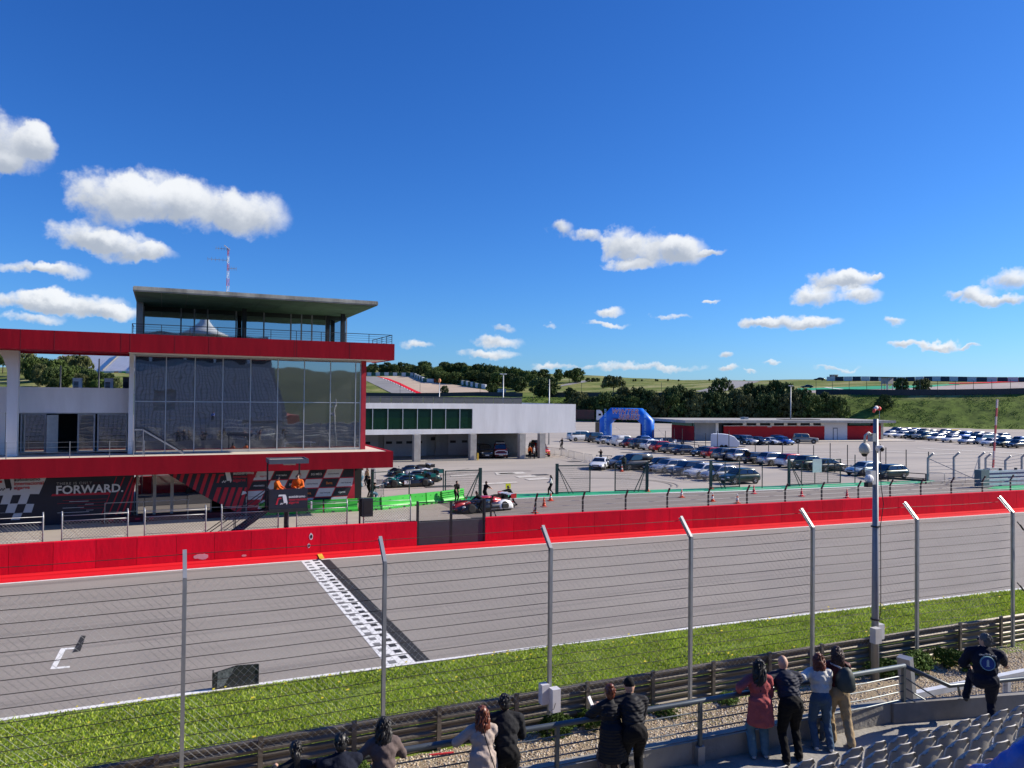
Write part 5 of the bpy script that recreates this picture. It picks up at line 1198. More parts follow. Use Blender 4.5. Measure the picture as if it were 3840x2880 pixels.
for ax in (LT*.38,LT*.52):
    for y in (.05,2.2): w = link('wheel', wm3[0], TR, world=False); w.location = (ax,y,.32)
# motor scooters behind the knee rail
for i, (x, y) in enumerate(((2478,1664),(2500,1667),(2530,1670),(2560,1674))):
    t = thing('motor_scooter', '%s motor scooter from the left behind the low rail' % nth[i], 'scooter', gz(x, y), .6, 'motor scooters behind the low rail'); m = [PAINTS['white'],PAINTS['black']][i % 2]
    MB().prism([(-.7,.35),(-.2,.3),(.3,.3),(.55,.95),(.45,1.0),(.2,.45),(-.2,.5),(-.25,.78),(-.75,.82)], lambda u,v:(u,-.14,v), lambda u,v:(u,.14,v)).build('body', m, t, world=False)
    MB().bar((.5,-.3,1.05),(.5,.3,1.05),.04).build('handlebar', CARB, t, world=False)
    for ax in (-.6,.6): MB().lathe([(.12,-.05),(.24,-.06),(.24,.06),(.12,.05)], (ax,0,.24), 'y', 14).build('wheel', TYRE, t, world=False)
# ================================================================ hillside circuit
def dr_ribbon(mb, lo, hi, off, sub=6, mi=0):
    """strip draped on the hillside between two rows of photo points"""
    def dens(pl):
        out = []
        for i in range(len(pl)-1):
            for j in range(sub): k = j/sub; out.append((pl[i][0]+(pl[i+1][0]-pl[i][0])*k, pl[i][1]+(pl[i+1][1]-pl[i][1])*k))
        return out+[pl[-1]]
    lo = [drape(*p) for p in dens(lo)]; hi = [drape(*p) for p in dens(hi)]; n = len(lo); m = 6; vs = []
    for j in range(m+1):
        for a, b in zip(lo, hi):
            p = a.lerp(b, j/m); vs.append((p.x, p.y, TZ(p.x, p.y)+off))
    mb.add(vs, [(j*n+i, j*n+i+1, (j+1)*n+i+1, (j+1)*n+i) for j in range(m) for i in range(n-1)], mi); return mb
Z1 = lambda pts: [(1360+x/4.424, 1320+y/4.424) for x, y in pts]
HASPH = mat('hill_track_asphalt', (.24,.235,.235), .9, var=.12, scale=.15); HGRAV = mat('gravel_trap', (.52,.42,.32), .95, rgb2=(.40,.31,.23), scale=.12, stretch=(1,3,1), bump=.6, bscale=.6)
structure('hill_gravel_trap', dr_ribbon(MB(), Z1([(250,412),(430,448),(600,512),(720,566),(840,628),(1060,727),(1600,722),(2150,712)]), Z1([(480,405),(640,404),(830,402),(900,442),(1000,502),(1240,512),(1700,570),(2060,640)]), .10), HGRAV)
structure('hill_track', dr_ribbon(MB(), Z1([(-40,440),(40,470),(230,562),(430,662),(600,740)]), Z1([(-40,407),(240,411),(420,466),(600,546),(960,740)]), .14), HASPH)
structure('hill_kerb', dr_ribbon(MB(), Z1([(240,411),(420,466),(600,546),(840,666),(1000,735)]), Z1([(240,407),(430,444),(600,508),(840,624),(1070,727)]), .20), PAINT_R)
for i in range(14):
    k = i/14; a = (240+ (960-240)*(k+.2)**.9, 0); x = 330+i*44; y = 411+((x-240)/720)**1.12*326
    structure('kerb_block', dr_ribbon(MB(), Z1([(x,y+3),(x+24,y+15)]), Z1([(x+2,y-5),(x+26,y+6)]), .26, sub=1), PAINT_W)
Z6 = lambda pts: [(2100+x/2.765, 1250+y/2.765) for x, y in pts]
structure('ridge_track', dr_ribbon(MB(), Z6([(1600,628),(1690,605),(1790,580),(1950,535),(2100,489)]), Z6([(1410,602),(1480,585),(1560,562),(1680,522),(1770,490)]), .10), HASPH)
Z7 = lambda pts: [(2700+x/2.765, 1250+y/2.765) for x, y in pts]
structure('ridge_run_off', dr_ribbon(MB(), [(3000,1474),(3200,1473.5),(3400,1473),(3600,1471),(3860,1464)], [(3000,1462),(3200,1462),(3400,1456),(3600,1444),(3860,1432)], .10), mat('pinkish_asphalt', (.34,.29,.27), .9, var=.1, scale=.1))
structure('ridge_green_paint', dr_ribbon(MB(), [(2995,1466),(3150,1463),(3330,1459.5),(3480,1453),(3600,1442)], [(2990,1457.5),(3150,1453),(3330,1448),(3480,1445),(3600,1440.5)], .16), PAINT_G)
structure('ridge_red_paint', dr_ribbon(MB(), [(3560,1440),(3700,1437.5),(3860,1432)], [(3560,1437.5),(3700,1434.5),(3860,1428)], .2), PAINT_R)
structure('ridge_white_line', dr_ribbon(MB(), [(3090,1454.5),(3180,1465)], [(3100,1453.5),(3190,1464)], .2), PAINT_W)
structure('upper_track', dr_ribbon(MB(), [(2100,1450),(2160,1440),(2230,1428)], [(2105,1444),(2160,1432),(2200,1426)], .1), HASPH)
# tyre barriers of alternating blocks
def block_wall(name, label, pts, h, n, mats, thick=1.0):
    W = [drape(*p) for p in pts]; tot = sum((W[i+1]-W[i]).length for i in range(len(W)-1)); t = thing(name, label, 'tyre barrier', W[0])
    def at(s):
        for i in range(len(W)-1):
            l = (W[i+1]-W[i]).length
            if s <= l or i == len(W)-2: p = W[i].lerp(W[i+1], s/l); return Vector((p.x, p.y, TZ(p.x, p.y)))
            s -= l
    for k in range(n):
        a, b = at(tot*k/n), at(tot*(k+.97)/n); d = Vector((b.x-a.x,b.y-a.y,0)).normalized(); nn = Vector((-d.y,d.x,0))*thick
        v = [a, b, b+nn, a+nn]; MB().add([(p.x,p.y,min(a.z,b.z)-.3) for p in v]+[(p.x,p.y,a.z+h if i in (0,3) else b.z+h) for i,p in enumerate(v)], [(0,3,2,1),(4,5,6,7),(0,1,5,4),(1,2,6,5),(2,3,7,6),(3,0,4,7)]).build('block', mats[k % len(mats)], t)
TG, TWm, TN = mat('green_block', (.02,.09,.05), .7, var=.1), mat('white_block', (.60,.62,.64), .7, var=.08), mat('navy_block', (.02,.04,.07), .7, var=.1)
block_wall('tyre_barrier','straight green and white tyre barrier above the hill track', Z1([(0,398),(860,398)]), 1.9, 12, [TG,TWm])
block_wall('tyre_barrier','curving green and white tyre barrier at the gravel trap corner', Z1([(838,402),(930,450),(1000,490),(1080,508),(1180,508)]), 1.9, 10, [TG,TWm])
block_wall('tyre_barrier','short orange barrier block at the gravel trap', Z1([(1182,508),(1280,506)]), 1.9, 2, [mat('orange_block', (.60,.14,.05), .7)])
block_wall('tyre_barrier','long green and white tyre barrier descending right of the gravel trap', Z1([(1385,498),(1500,512),(1700,550),(1900,595),(2030,612)]), 2.1, 14, [TG,TWm])
block_wall('tyre_barrier','dark blue and white tyre barrier along the right ridge line', [(3100,1428.5),(3250,1428),(3450,1429),(3650,1431),(3860,1432.5)], 2.2, 22, [TWm,TN])
block_wall('tyre_barrier','thin red tyre barrier at the right end of the ridge', [(3770,1430),(3860,1429)], 1.6, 4, [PAINT_R])
# crest guard rail and fence posts
def crest_rail(label, pts, h, m, step=12, posts=True, ph=3.2, bent=True):
    W = [drape(*p) for p in pts]; t = thing('crest_fence', label, 'fence', W[0])
    for i in range(len(W)-1):
        a, b = W[i], W[i+1]; n = max(1, int((b-a).length/6))
        for j in range(n):
            p, q = a.lerp(b, j/n), a.lerp(b, (j+1)/n); p.z, q.z = TZ(p.x,p.y), TZ(q.x,q.y)
            MB().add([(p.x,p.y,p.z-.2),(q.x,q.y,q.z-.2),(q.x,q.y,q.z+h),(p.x,p.y,p.z+h),(p.x+.1,p.y+.2,p.z-.2),(q.x+.1,q.y+.2,q.z-.2),(q.x+.1,q.y+.2,q.z+h),(p.x+.1,p.y+.2,p.z+h)], [(0,1,2,3),(7,6,5,4),(3,2,6,7),(0,4,5,1),(0,3,7,4),(1,5,6,2)]).build('rail', m, t)
        if posts:
            k = max(1, int((b-a).length/step))
            for j in range(k):
                p = a.lerp(b, j/k); z = TZ(p.x,p.y); mb = MB().bar((p.x,p.y,z),(p.x,p.y,z+ph-.4),.11)
                if bent: mb.bar((p.x,p.y,z+ph-.45),(p.x+.25,p.y+.3,z+ph),.11)
                mb.build('post', DARKM, t)
    return t
CR = mat('crest_rail_dark', (.035,.04,.05), .6, .3, var=.2)
crest_rail('dark crest guard rail with bent posts above the right embankment', [(3060,1480.5),(3250,1482),(3450,1482),(3650,1481),(3860,1477)], 2.0, CR, 5.2, ph=5.0)
crest_rail('dark crest rail behind the trees in the middle of the hill', [(2060,1489),(2180,1489),(2330,1490),(2480,1491),(2640,1492)], 1.9, CR, 14, ph=6, bent=False)
crest_rail('dark fence line with bent posts below the gravel trap', [(1372,1486),(1500,1488),(1650,1487),(1800,1484),(1960,1488)], 1.6, CR, 8.5, ph=5.6)
# ================================================================ trees
BARK = mat('bark', (.10,.075,.055), .95, rgb2=(.05,.038,.03), scale=3, bump=.5)
def leaf_mat(name, c1, c2):
    m = mat(name, c1, .75, var=0, rgb2=c2, scale=.9, spec=.15, orand=.28); return m
LF = [leaf_mat('pine_foliage', (.105,.150,.040), (.055,.085,.022)), leaf_mat('olive_foliage', (.15,.165,.065), (.085,.095,.036)), leaf_mat('dark_foliage', (.075,.11,.036), (.04,.062,.020))]
def crown_mesh(seed, n, shape, leaf=.16):
    """leaf-sized faces spread over many clumps inside a unit crown"""
    r = random.Random(seed); C = []
    for i in range(n):
        a = r.uniform(0, 2*math.pi); q = math.sqrt(r.random())
        if shape == 'umbrella': h = r.uniform(.45, .92); rad = .95*q*math.sqrt(max(0, 1-((h-.55)/.45)**2)*.9+.1)
        elif shape == 'round': h = r.uniform(.12, .95); rad = .92*q*math.sqrt(max(.02, 1-((h-.55)/.47)**2))
        else: h = r.uniform(.05, .95); rad = .95*q*math.sqrt(max(.03, 1-((h-.42)/.56)**2))
        C.append((rad*math.cos(a), rad*math.sin(a), h, r.uniform(.10,.21)))
    per = 40; V = np.zeros((n*per*4, 3)); k = 0; rs = np.random.RandomState(seed)
    for (x, y, z, s) in C:
        d = rs.normal(size=(per, 3)); d /= np.linalg.norm(d, axis=1)[:, None]; rr = s*(.55+.5*rs.rand(per, 1)); c = np.array([x, y, z])+d*rr*np.array([1, 1, .62])
        nrm = d+rs.normal(size=(per, 3))*.55; nrm /= np.linalg.norm(nrm, axis=1)[:, None]
        u = np.cross(nrm, rs.normal(size=(per, 3))); u /= np.linalg.norm(u, axis=1)[:, None]; v = np.cross(nrm, u); sz = leaf*(.35+.4*rs.rand(per, 1))
        q = np.stack([c-u*sz*.5, c+v*sz*.34, c+u*sz*.5, c-v*sz*.34], 1).reshape(-1, 3); V[k:k+per*4] = q; k += per*4
    me = bpy.data.meshes.new('crown'); nf = n*per; me.vertices.add(nf*4); me.vertices.foreach_set('co', V.ravel()); me.loops.add(nf*4); me.loops.foreach_set('vertex_index', np.arange(nf*4)); me.polygons.add(nf); me.polygons.foreach_set('loop_start', np.arange(0, nf*4, 4)); me.polygons.foreach_set('loop_total', np.full(nf, 4)); me.update(calc_edges=True); me.validate()
    return me
CROWNS = {'umbrella':[crown_mesh(s, 120, 'umbrella') for s in (1,2,3)], 'round':[crown_mesh(s+10, 145, 'round') for s in (1,2,3)], 'bush':[crown_mesh(s+20, 130, 'bush') for s in (1,2,3)]}
for lst in CROWNS.values():
    for me in lst: me.materials.append(LF[0])
def trunk_mesh(seed, shape):
    r = random.Random(seed); mb = MB(); top = {'umbrella':.55,'round':.35,'bush':.25}[shape]
    mb.tube([(0,0,-.08),(r.uniform(-.02,.02),.01,top*.5),(r.uniform(-.05,.05),0,top)], [.045,.036,.028], 7)
    for i in range(5):
        a = i*1.26+r.random(); e = r.uniform(.35,.7); mb.tube([(0,0,top*r.uniform(.5,.95)),(math.cos(a)*.2,math.sin(a)*.2,top+.14),(math.cos(a)*e,math.sin(a)*e,top+.32)], [.022,.014,.006], 5)
    return mb.mesh('trunk', [BARK], True)
TRUNKS = {k: [trunk_mesh(s, k) for s in (1,2,3)] for k in CROWNS}
tree_n = [0]
def tree(loc, h, w, shape, leafi, label, group, name=None):
    tree_n[0] += 1; k = tree_n[0]; t = thing(name or {'umbrella':'pine_tree','round':'evergreen_tree','bush':'bush'}[shape], label, 'bush' if shape == 'bush' else 'tree', loc, random.uniform(0,6.28), group)
    t.scale = (w/2, w/2, h); c = link('crown', CROWNS[shape][k % 3], t, world=False); c.material_slots[0].link = 'OBJECT'; c.material_slots[0].material = LF[leafi]
    if shape != 'bush' or h > 4: link('trunk', TRUNKS[shape][(k*7) % 3], t, world=False)
    return t
def ptree(x, ytop, ybase, wpx, shape, leafi, label, group=None, back=0):
    p = drape(x, ybase); dp = depth(p); h = (ybase-ytop)/F_PX*dp; w = wpx/F_PX*dp; return tree((p.x, p.y, p.z-.1), h, w, shape, leafi, label, group)
ORD = ['first','second','third','fourth','fifth','sixth','seventh','eighth','ninth','tenth','eleventh','twelfth','thirteenth','fourteenth','fifteenth','sixteenth','seventeenth','eighteenth','nineteenth','twentieth','twenty-first','twenty-second','twenty-third','twenty-fourth','twenty-fifth','twenty-sixth']
# skyline wood right of the tower
SK = [(1385,1372,1398,40),(1400,1362,1392,44),(1432,1366,1396,40),(1452,1358,1396,44),(1480,1364,1397,34),(1500,1358,1395,26),(1520,1361,1394,50),(1546,1366,1394,34),(1562,1372,1395,22)]
for i, (x, t, b, w) in enumerate(SK): ptree(x, t, b+4, w, 'round', 2, '%s tree from the left on the skyline behind the hill track' % ORD[i], 'skyline trees behind the hill track')
for i, (x, t, b, w) in enumerate([(1440,1377,1394,26),(1464,1370,1396,30),(1514,1382,1402,20)]): ptree(x, t, b, w, 'bush', 2, '%s bush from the left on the slope above the hill track' % ORD[i], 'bushes above the hill track')
PW = [(1587,1353,1405,40),(1600,1366,1410,34),(1570,1372,1412,32),(1640,1375,1420,46),(1622,1384,1424,44),(1668,1358,1412,56),(1700,1362,1415,58),(1660,1392,1436,64),(1726,1360,1416,60),(1756,1370,1420,54),(1712,1394,1440,66),(1790,1366,1424,50),(1775,1388,1438,58),(1820,1364,1430,56),(1846,1372,1436,46),(1861,1370,1420,32),(1890,1374,1440,40),(1816,1398,1448,54),(1868,1394,1452,56),(1932,1376,1440,56),(1912,1400,1456,50),(1970,1388,1446,50),(2000,1388,1440,40),(1945,1412,1470,60),(1990,1402,1456,44)]
for i, (x, t, b, w) in enumerate(PW): ptree(x, t, b, w*1.12, 'round' if i % 3 else 'umbrella', [0,0,2][i % 3], '%s pine from the left in the wood on the hill' % ORD[i], 'pine wood on the hill')
for i, (x, t, b, w) in enumerate(PW): ptree(x+14-(i*11) % 29, t+5+(i % 3)*4, b-9, w*1.2, 'round', [2,0][i % 2], '%s pine from the left in the rear line of the hill wood' % ORD[i], 'pine wood on the hill')
for x, t, b, w, sh, lf, lb in ((2038,1385,1432,58,'round',0,'broad pine on the skyline left of the round one'),(2094,1384,1430,40,'round',0,'small round pine standing alone on the skyline'),(2135,1386,1436,52,'umbrella',0,'left pine of the skyline pair'),(2165,1381,1436,60,'round',0,'taller right pine of the skyline pair'),
    (1667,1446,1484,34,'round',2,'dark round tree at the end of the gravel trap'),(1668+0,1500,1502,4,'bush',0,'') ,(2040,1412,1490,128,'round',2,'big spreading carob tree behind the paddock building roof'),(2300,1407,1482,96,'umbrella',1,'open branched tree on the grass hill left of centre'),(1846,1435,1476,52,'round',0,'pale green tree behind the lamp pole over the roof'),
    (2140,1452,1512,56,'bush',2,'tall bush just left of the arch'),(2175,1470,1540,96,'bush',1,'wide olive bush behind the white lorry'),(3380,1416,1474,60,'round',2,'left of two lone trees on the right embankment'),(3458,1419,1474,68,'round',1,'right of two lone trees on the right embankment')):
    if lb: ptree(x, t, b, w, sh, lf, lb)
p = drape(1845+1667-1845, 1490)
BK = [(2225,1498,1560,80),(2275,1480,1572,90),(2330,1490,1570,90),(2340,1462,1540,70),(2395,1462,1560,84),(2380,1495,1578,80),(2440,1475,1568,84),(2470,1490,1580,90),(2530,1455,1560,92),(2525,1490,1582,90),(2585,1470,1566,80),(2610,1490,1580,90),(2650,1480,1572,70),(2705,1428,1540,86),(2690,1480,1580,100),(2760,1470,1560,70),(2725,1508,1562,64),(2805,1445,1530,60),(2850,1455,1545,76),(2800,1490,1582,96),(2880,1480,1580,100),(2905,1437,1530,72),(2950,1445,1540,80),(2960,1480,1584,100),(3010,1470,1570,80),(3050,1490,1590,110)]
for i, (x, t, b, w) in enumerate(BK): ptree(x, t-10, min(b,1590), w*1.22, 'round' if i % 4 == 0 else 'bush', [2,0,2,1][i % 4], '%s dark tree from the left on the bank behind the car park' % ORD[i], 'dark trees on the bank')
for i, (x, t, b, w) in enumerate([(3100,1470,1560,90),(3140,1490,1590,100),(3110,1530,1592,70),(3320,1478,1528,60),(3300,1500,1540,50)]): ptree(x, t, b, w, 'bush', [2,0,1][i % 3], '%s bush from the left on the grassy right bank' % ORD[i], 'bushes on the right bank')
for i, x in enumerate((2375,2383,2407,2459,2466,2505,2545,2660)): ptree(x, 1420 if i % 2 else 1422, 1430, 8, 'round', 2, '%s tiny far tree from the left on the bare ridge' % ORD[i], 'tiny trees on the ridge')
for i, x in enumerate((2205,2225,2240)): ptree(x, 1416, 1432, 22, 'bush', 2, '%s small clump from the left at the upper track bend' % ORD[i], 'clumps at the upper track bend')
for i, x in enumerate((3700,3722,3760,3810,3835)): ptree(x, 1414, 1431, 12, 'round', 2, '%s small far tree from the left at the end of the right ridge' % ORD[i], 'small trees at the right ridge end')
# wood seen under the red band on the left
LW = [(10,1322,1400,90),(60,1335,1420,60),(95,1322,1410,90),(120,1338,1430,80),(160,1340,1420,80),(150,1365,1450,70),(205,1345,1430,90),(190,1380,1460,80),(250,1335,1420,90),(240,1375,1455,90),(290,1330,1410,100),(315,1335,1420,70),(285,1370,1450,80),(330,1385,1462,80),(300,1400,1470,60),(365,1395,1465,60),(400,1398,1466,70),(430,1415,1470,60),(370,1420,1472,60),(210,1420,1475,50)]
for i, (x, t, b, w) in enumerate(LW): ptree(x, t, b, w*.95, 'round' if i % 2 else 'umbrella', [0,2,1][i % 3], '%s pine from the left seen below the red roof band' % ORD[i], 'pines below the red roof band')
# far white grandstand beyond the wood
a, b = drape(300, 1392), drape(520, 1398); d = (b-a); d.z = 0; LNg = d.length; an = math.atan2(d.y, d.x)
GSD = thing('far_grandstand', 'white sloping far grandstand behind the pines on the left', 'grandstand', a, an); dp = depth(a); up_ = 75/F_PX*dp
STW = mat('white_tiers', (.85,.82,.80), .8, var=.06, scale=.3)
for i in range(14):
    k = i/14; y0, y1, z0, z1 = k*up_*1.6, (k+.93/14)*up_*1.6, k*up_, (k+.93/14)*up_; MB().prism([(y0,z0),(y1,z1),(y1,z1-1.2),(y0,z0-1.2)], lambda u,v:(-LNg*.9,u,v), lambda u,v:(LNg*1.2,u,v)).build('tier', STW, GSD, world=False)
for x in (LNg*.35, LNg*.85): MB().bar((x+4,-.5,.5),(x-8,up_*1.5,up_*1.0),.8,.5).build('stair', mat('grey_stair', (.25,.25,.24), .8), GSD, world=False)
MB().box(-LNg*.2,LNg*1.2,-6,-5.6,-2.5,-.8).build('parapet', TWm, GSD, world=False)
for i in range(9): x = LNg*(.15+i*.12); MB().box(x,x+LNg*.06,-6.2,-6.0,-2.5,-.8).build('banner', [GREENB,TWm,REDB][i % 3], GSD, world=False)
# ================================================================ poles, huts, windsock
LP_M = mat('pole_grey', (.42,.44,.46), .5, .4)
def light_pole(x, ytop, ybase, Y, label, heads=2, m=None):
    a = gy(x, ybase, Y); z = gy(x, ytop, Y).z; z0 = TZ(a.x, a.y); t = thing('light_pole', label, 'lamp', (a.x, a.y, z0), group='tall lamp poles'); h = z-z0
    MB().tube([(0,0,0),(0,0,h)], [.13,.08], 10).build('pole', m or LP_M, t, smooth=True, world=False); MB().box(-.2,.2,-.2,.2,0,.06).build('base_plate', m or LP_M, t, world=False)
    if heads == 1: MB().ell((0,0,h+.25),(.35,.35,.45),8,6).build('beacon', mat('orange_beacon', (.7,.25,.08), .6), t, world=False)
    for s in ((-1,1) if heads == 2 else ()): MB().box(s*.15 if s > 0 else -.60,.60 if s > 0 else -.15,-.12,.12,h-.10,h+.06).build('lamp_head', LP_M, t, world=False)
light_pole(1886,1402,1560,118,'tall lamp pole rising over the left of the white roof'); light_pole(2059,1422,1560,118,'thin lamp pole rising over the right of the white roof', 0)
light_pole(2965,1446,1575,120,'lamp pole rising behind the red building'); light_pole(1647,1432,1520,150,'pale pole with an orange top before the gravel trap', 1)
light_pole(370,1345,1460,110,'dark pole in front of the far grandstand', 0, DARKM); light_pole(226,1370,1460,110,'dark pole in front of the left pines', 0, DARKM)
ht = drape(3330,1473); dp = depth(ht); s_ = dp/F_PX
mt = thing('marshal_tower', 'grey marshal tower on stilts on the right crest', 'tower', ht); MB().box(0,28*s_,0,3,34*s_,58*s_).build('cabin', mat('grey_cabin', (.34,.33,.32), .8), mt, world=False); MB().box(-9*s_,30*s_,-.5,3.5,58*s_,60*s_).build('roof', CARB, mt, world=False)
for x in (1*s_,27*s_): 
    for y in (.2,2.8): MB().bar((x,y,0),(x,y,34*s_),.25).build('leg', GREYM, mt, world=False)
MB().bar((1*s_,.2,2),(27*s_,.2,30*s_),.15).build('brace', GREYM, mt, world=False)
hb = drape(3128,1427); dp = depth(hb); s_ = dp/F_PX; ho = thing('ridge_hut', 'small open hut on the right skyline', 'hut', hb)
MB().box(0,20*s_,0,3,19*s_,21.5*s_).box(0,4*s_,0,3,0,19*s_).box(16*s_,20*s_,0,3,0,19*s_).box(4*s_,16*s_,2.7,3,0,19*s_).build('shell', mat('pinkish_hut', (.45,.40,.38), .8), ho, world=False); MB().box(-1*s_,21*s_,-.3,3.3,21.5*s_,22.5*s_).build('roof', CONCL, ho, world=False)
MB().bar((-18*s_,0,0),(-18*s_,0,12*s_),.2).box(-21*s_,-15*s_,-.1,.1,12*s_,19*s_).build('sign', CARB, ho, world=False)
for x, y, c, lb, sc in ((3072,1427,'black','dark race car silhouetted on the right skyline',1.6),(3026,1456,'navy','dark race car on the green paint of the upper track',1.6),(2790,1427,'black','tiny dark race car at the crest of the ridge road',1.0)):
    p = drape(x, y); t = car('coupe', c, lb, (p.x,p.y,p.z+.1), math.atan2(FD.y,FD.x)+math.pi, name='race_car', group='race cars out on the circuit', simple=True)
    dp = depth(p); k_len = {3072:38,3026:44,2790:8}[x]/F_PX*dp/4.45; t.scale = (k_len,)*3 if k_len < 1.7 else (1.7,)*3
    MB().box(-2.25,-1.95,-.85,.85,1.2,1.24).build('rear_wing', CARB, t, world=False)
mhut = drape(1693,1425); s_ = depth(mhut)/F_PX; o = MB().box(0,13*s_,0,3,0,16*s_).build('marshal_hut', mat('pale_hut', (.42,.40,.38), .8)); o.location = mhut; tag(o, 'small pale marshal hut among the hill pines', 'hut')
o = MB().box(0,30*s_,0,3,0,13*s_).build('white_hut', TWm); o.location = drape(1864,1474); tag(o, 'low white hut behind the lamp pole on the hill', 'hut')
wk = thing('windsock', 'red and white windsock above the red building', 'windsock', gz(3340,1640)); yk = gz(3340,1640).y; zt = gy(3298,1533,yk)
rel = zt-gz(3340,1640); 
MB().tube([(rel.x,0,0),(rel.x,0,rel.z+.6)], .05, 6).build('pole', LP_M, wk, world=False)
pts = [(0,0,0),(.9,-.1,.35),(1.6,-.1,-.1),(2.0,-.1,-.75)]; rad = [.45,.42,.36,.28]
for i in range(3):
    p0, p1 = Vector(pts[i]), Vector(pts[i+1]); q = Vector((rel.x,0,rel.z)); k0 = p0.copy(); k0.x, k1x = -p0.x, -p1.x; MB().tube([q+Vector((-p0.x+0,p0.y,p0.z)), q+Vector((-p1.x,p1.y,p1.z))], [rad[i],rad[i+1]], 10).build('sleeve', [mat('sock_red', (.60,.06,.05), .7), mat('sock_white', (.75,.72,.70), .7)][i % 2], wk, smooth=True, world=False)

# rough scrub on the bank behind the car park
rs0 = np.random.RandomState(9)
def bank_scrub(n, t0, t1, d0, d1, size):
    t = t0+(t1-t0)*rs0.rand(n); d = d0+(d1-d0)*rs0.rand(n); cl = np.sin(t*.55+np.sin(d*.9))*np.sin(d*.8+.5*np.sin(t*.3))+.6*np.sin(t*.17+d*.23+1)+.5*np.sin(t*1.31-d*.71); k = cl+rs0.normal(0,.35,n) > -.1; t, d = t[k], d[k]; n = len(t)
    X = FA.x+FD.x*t+FN.x*d; Y = FA.y+FD.y*t+FN.y*d; Z = np.array([TZ(a, b) for a, b in zip(X, Y)]); P0 = np.stack([X, Y, Z+.05], 1); hgt = size*(.5+rs0.rand(n)); u = rs0.normal(size=(n,3)); u[:,2] *= .3; u /= np.linalg.norm(u,axis=1)[:,None]; w = u*size*(.4+.5*rs0.rand(n,1)); up = np.stack([rs0.normal(0,.3,n), rs0.normal(0,.3,n), np.ones(n)],1)*hgt[:,None]
    return np.stack([P0-w*.6, P0+w*.6, P0+w*.5+up, P0-w*.4+up*.8],1).reshape(-1,3)
V0 = np.concatenate([bank_scrub(34000, 20, 190, .5, 25, .22), bank_scrub(5000, -60, 20, .5, 25, .4)]); nf0 = len(V0)//4
me = bpy.data.meshes.new('bank_scrub'); me.vertices.add(nf0*4); me.vertices.foreach_set('co', V0.astype(np.float32).ravel()); me.loops.add(nf0*4); me.loops.foreach_set('vertex_index', np.arange(nf0*4)); me.polygons.add(nf0); me.polygons.foreach_set('loop_start', np.arange(0,nf0*4,4)); me.polygons.foreach_set('loop_total', np.full(nf0,4))
for m in (mat('scrub_green', (.19,.27,.05), .8, rgb2=(.11,.17,.03), scale=.2, spec=.1), mat('scrub_dark', (.10,.15,.03), .8, rgb2=(.06,.10,.02), scale=.2, spec=.1), mat('scrub_dry', (.22,.20,.09), .8, var=.2, scale=.3, spec=.1)): me.materials.append(m)
me.polygons.foreach_set('material_index', rs0.choice(3, nf0, p=[.5,.35,.15])); me.update(calc_edges=True); o = link('bank_scrub', me); o['kind'] = 'stuff'; o['label'] = 'rough green scrub covering the bank behind the car park'
# ================================================================ debris fence on the near side
NX = [-3.70,.46,4.60,8.80,13.06,17.42,21.75,26.30]
FYN = lambda x: 16.75+(0 if x < 5 else -.0012*(x-5)**1.9)
DF = thing('debris_fence', 'tall debris fence with bent steel posts and cables along the straight', 'fence', (9, 16.7, 0))
POST_M = mat('galvanised_post', (.36,.375,.39), .45, .5, var=.12, scale=3)
def y_at(x):
    return FYN(x)
for x in NX:
    y = y_at(x); mb = MB(); w, h, t = .078, .088, .010
    # H section: two flanges and a web, then the bent head
    for (a, b) in (((x,y,-.1),(x,y,4.55)), ((x,y,4.53),(x,y+.46,5.02))):
        a, b = Vector(a), Vector(b); off = Vector((0,1,0)) if a.y == b.y else Vector((0,.72,-.69))
        mb.bar(a-off*h/2, b-off*h/2, w, t, up=off); mb.bar(a+off*h/2, b+off*h/2, w, t, up=off); mb.bar(a, b, t, h-.02, up=off)
    mb.build('post', POST_M, DF)
CABLE = mat('dark_cable', (.035,.028,.028), .6, .3, var=.2)
xs_f = []
x = -9.0
while x <= 26.3: xs_f.append(x); x += 1.4
xs_f.append(26.3)
def span_sag(x):
    for a, b in zip(NX[:-1], NX[1:]):
        if a <= x <= b: k = (x-a)/(b-a); return -.06*k*(1-k)*4*.35
    return 0
for i in range(14):
    z = 4.50-i*.262
    sag = .5+.9*random.random()
    MB().tube([(q, y_at(q)+.08, z-.006*max(0,q-8)+span_sag(q)*sag) for q in xs_f], .0075, 5).build('cable', CABLE, DF)
MB().tube([(q, y_at(q)+.50, 4.95-.006*max(0,q-8)+span_sag(q)) for q in xs_f], .007, 5).build('cable', CABLE, DF)
# chain link behind the cables
mb = MB()
def nchain(mb, x0, x1, z0, z1, pitch, w):
    H = z1-z0; n = int((x1-x0+H)/pitch)+2
    for sgn in (1,-1):
        for i in range(-1, n+1):
            a = x0-H+i*pitch; pts = []
            xa, xb = (a, a+H) if sgn > 0 else (a+H, a)
            m = 6; run = []
            for j in range(m+1):
                k = j/m; X = xa+(xb-xa)*k; Z = z0+H*k
                if x0 <= X <= x1: run.append((X, y_at(X)+.10+.006*sgn, Z+.02*math.sin(X*2.1+Z)))
            if len(run) > 1: mb.tube(run, w, 3, cap=False)
    return mb
nchain(mb, -9, 26.2, .82, 4.48, .155, .0026).build('chain_link', mat('mesh_wire', (.40,.40,.38), .4, .6, var=.1), DF)['kind'] = 'stuff'
for z, l in ((4.25,3.0),(2.2,2.6)): MB().bar((26.3,16.2,z),(29.5,16.0,z-2.9),.025).build('stay_cable', CABLE, DF); MB().tube([(26.45,16.19,z-.12),(26.6,16.18,z-.28)], .03, 6).build('turnbuckle', DARKM, DF)
bx_ = thing('electric_box', 'pair of white electric boxes on the fence post left of centre', 'electric box', (8.8, 16.5, .8)); y = y_at(8.8)
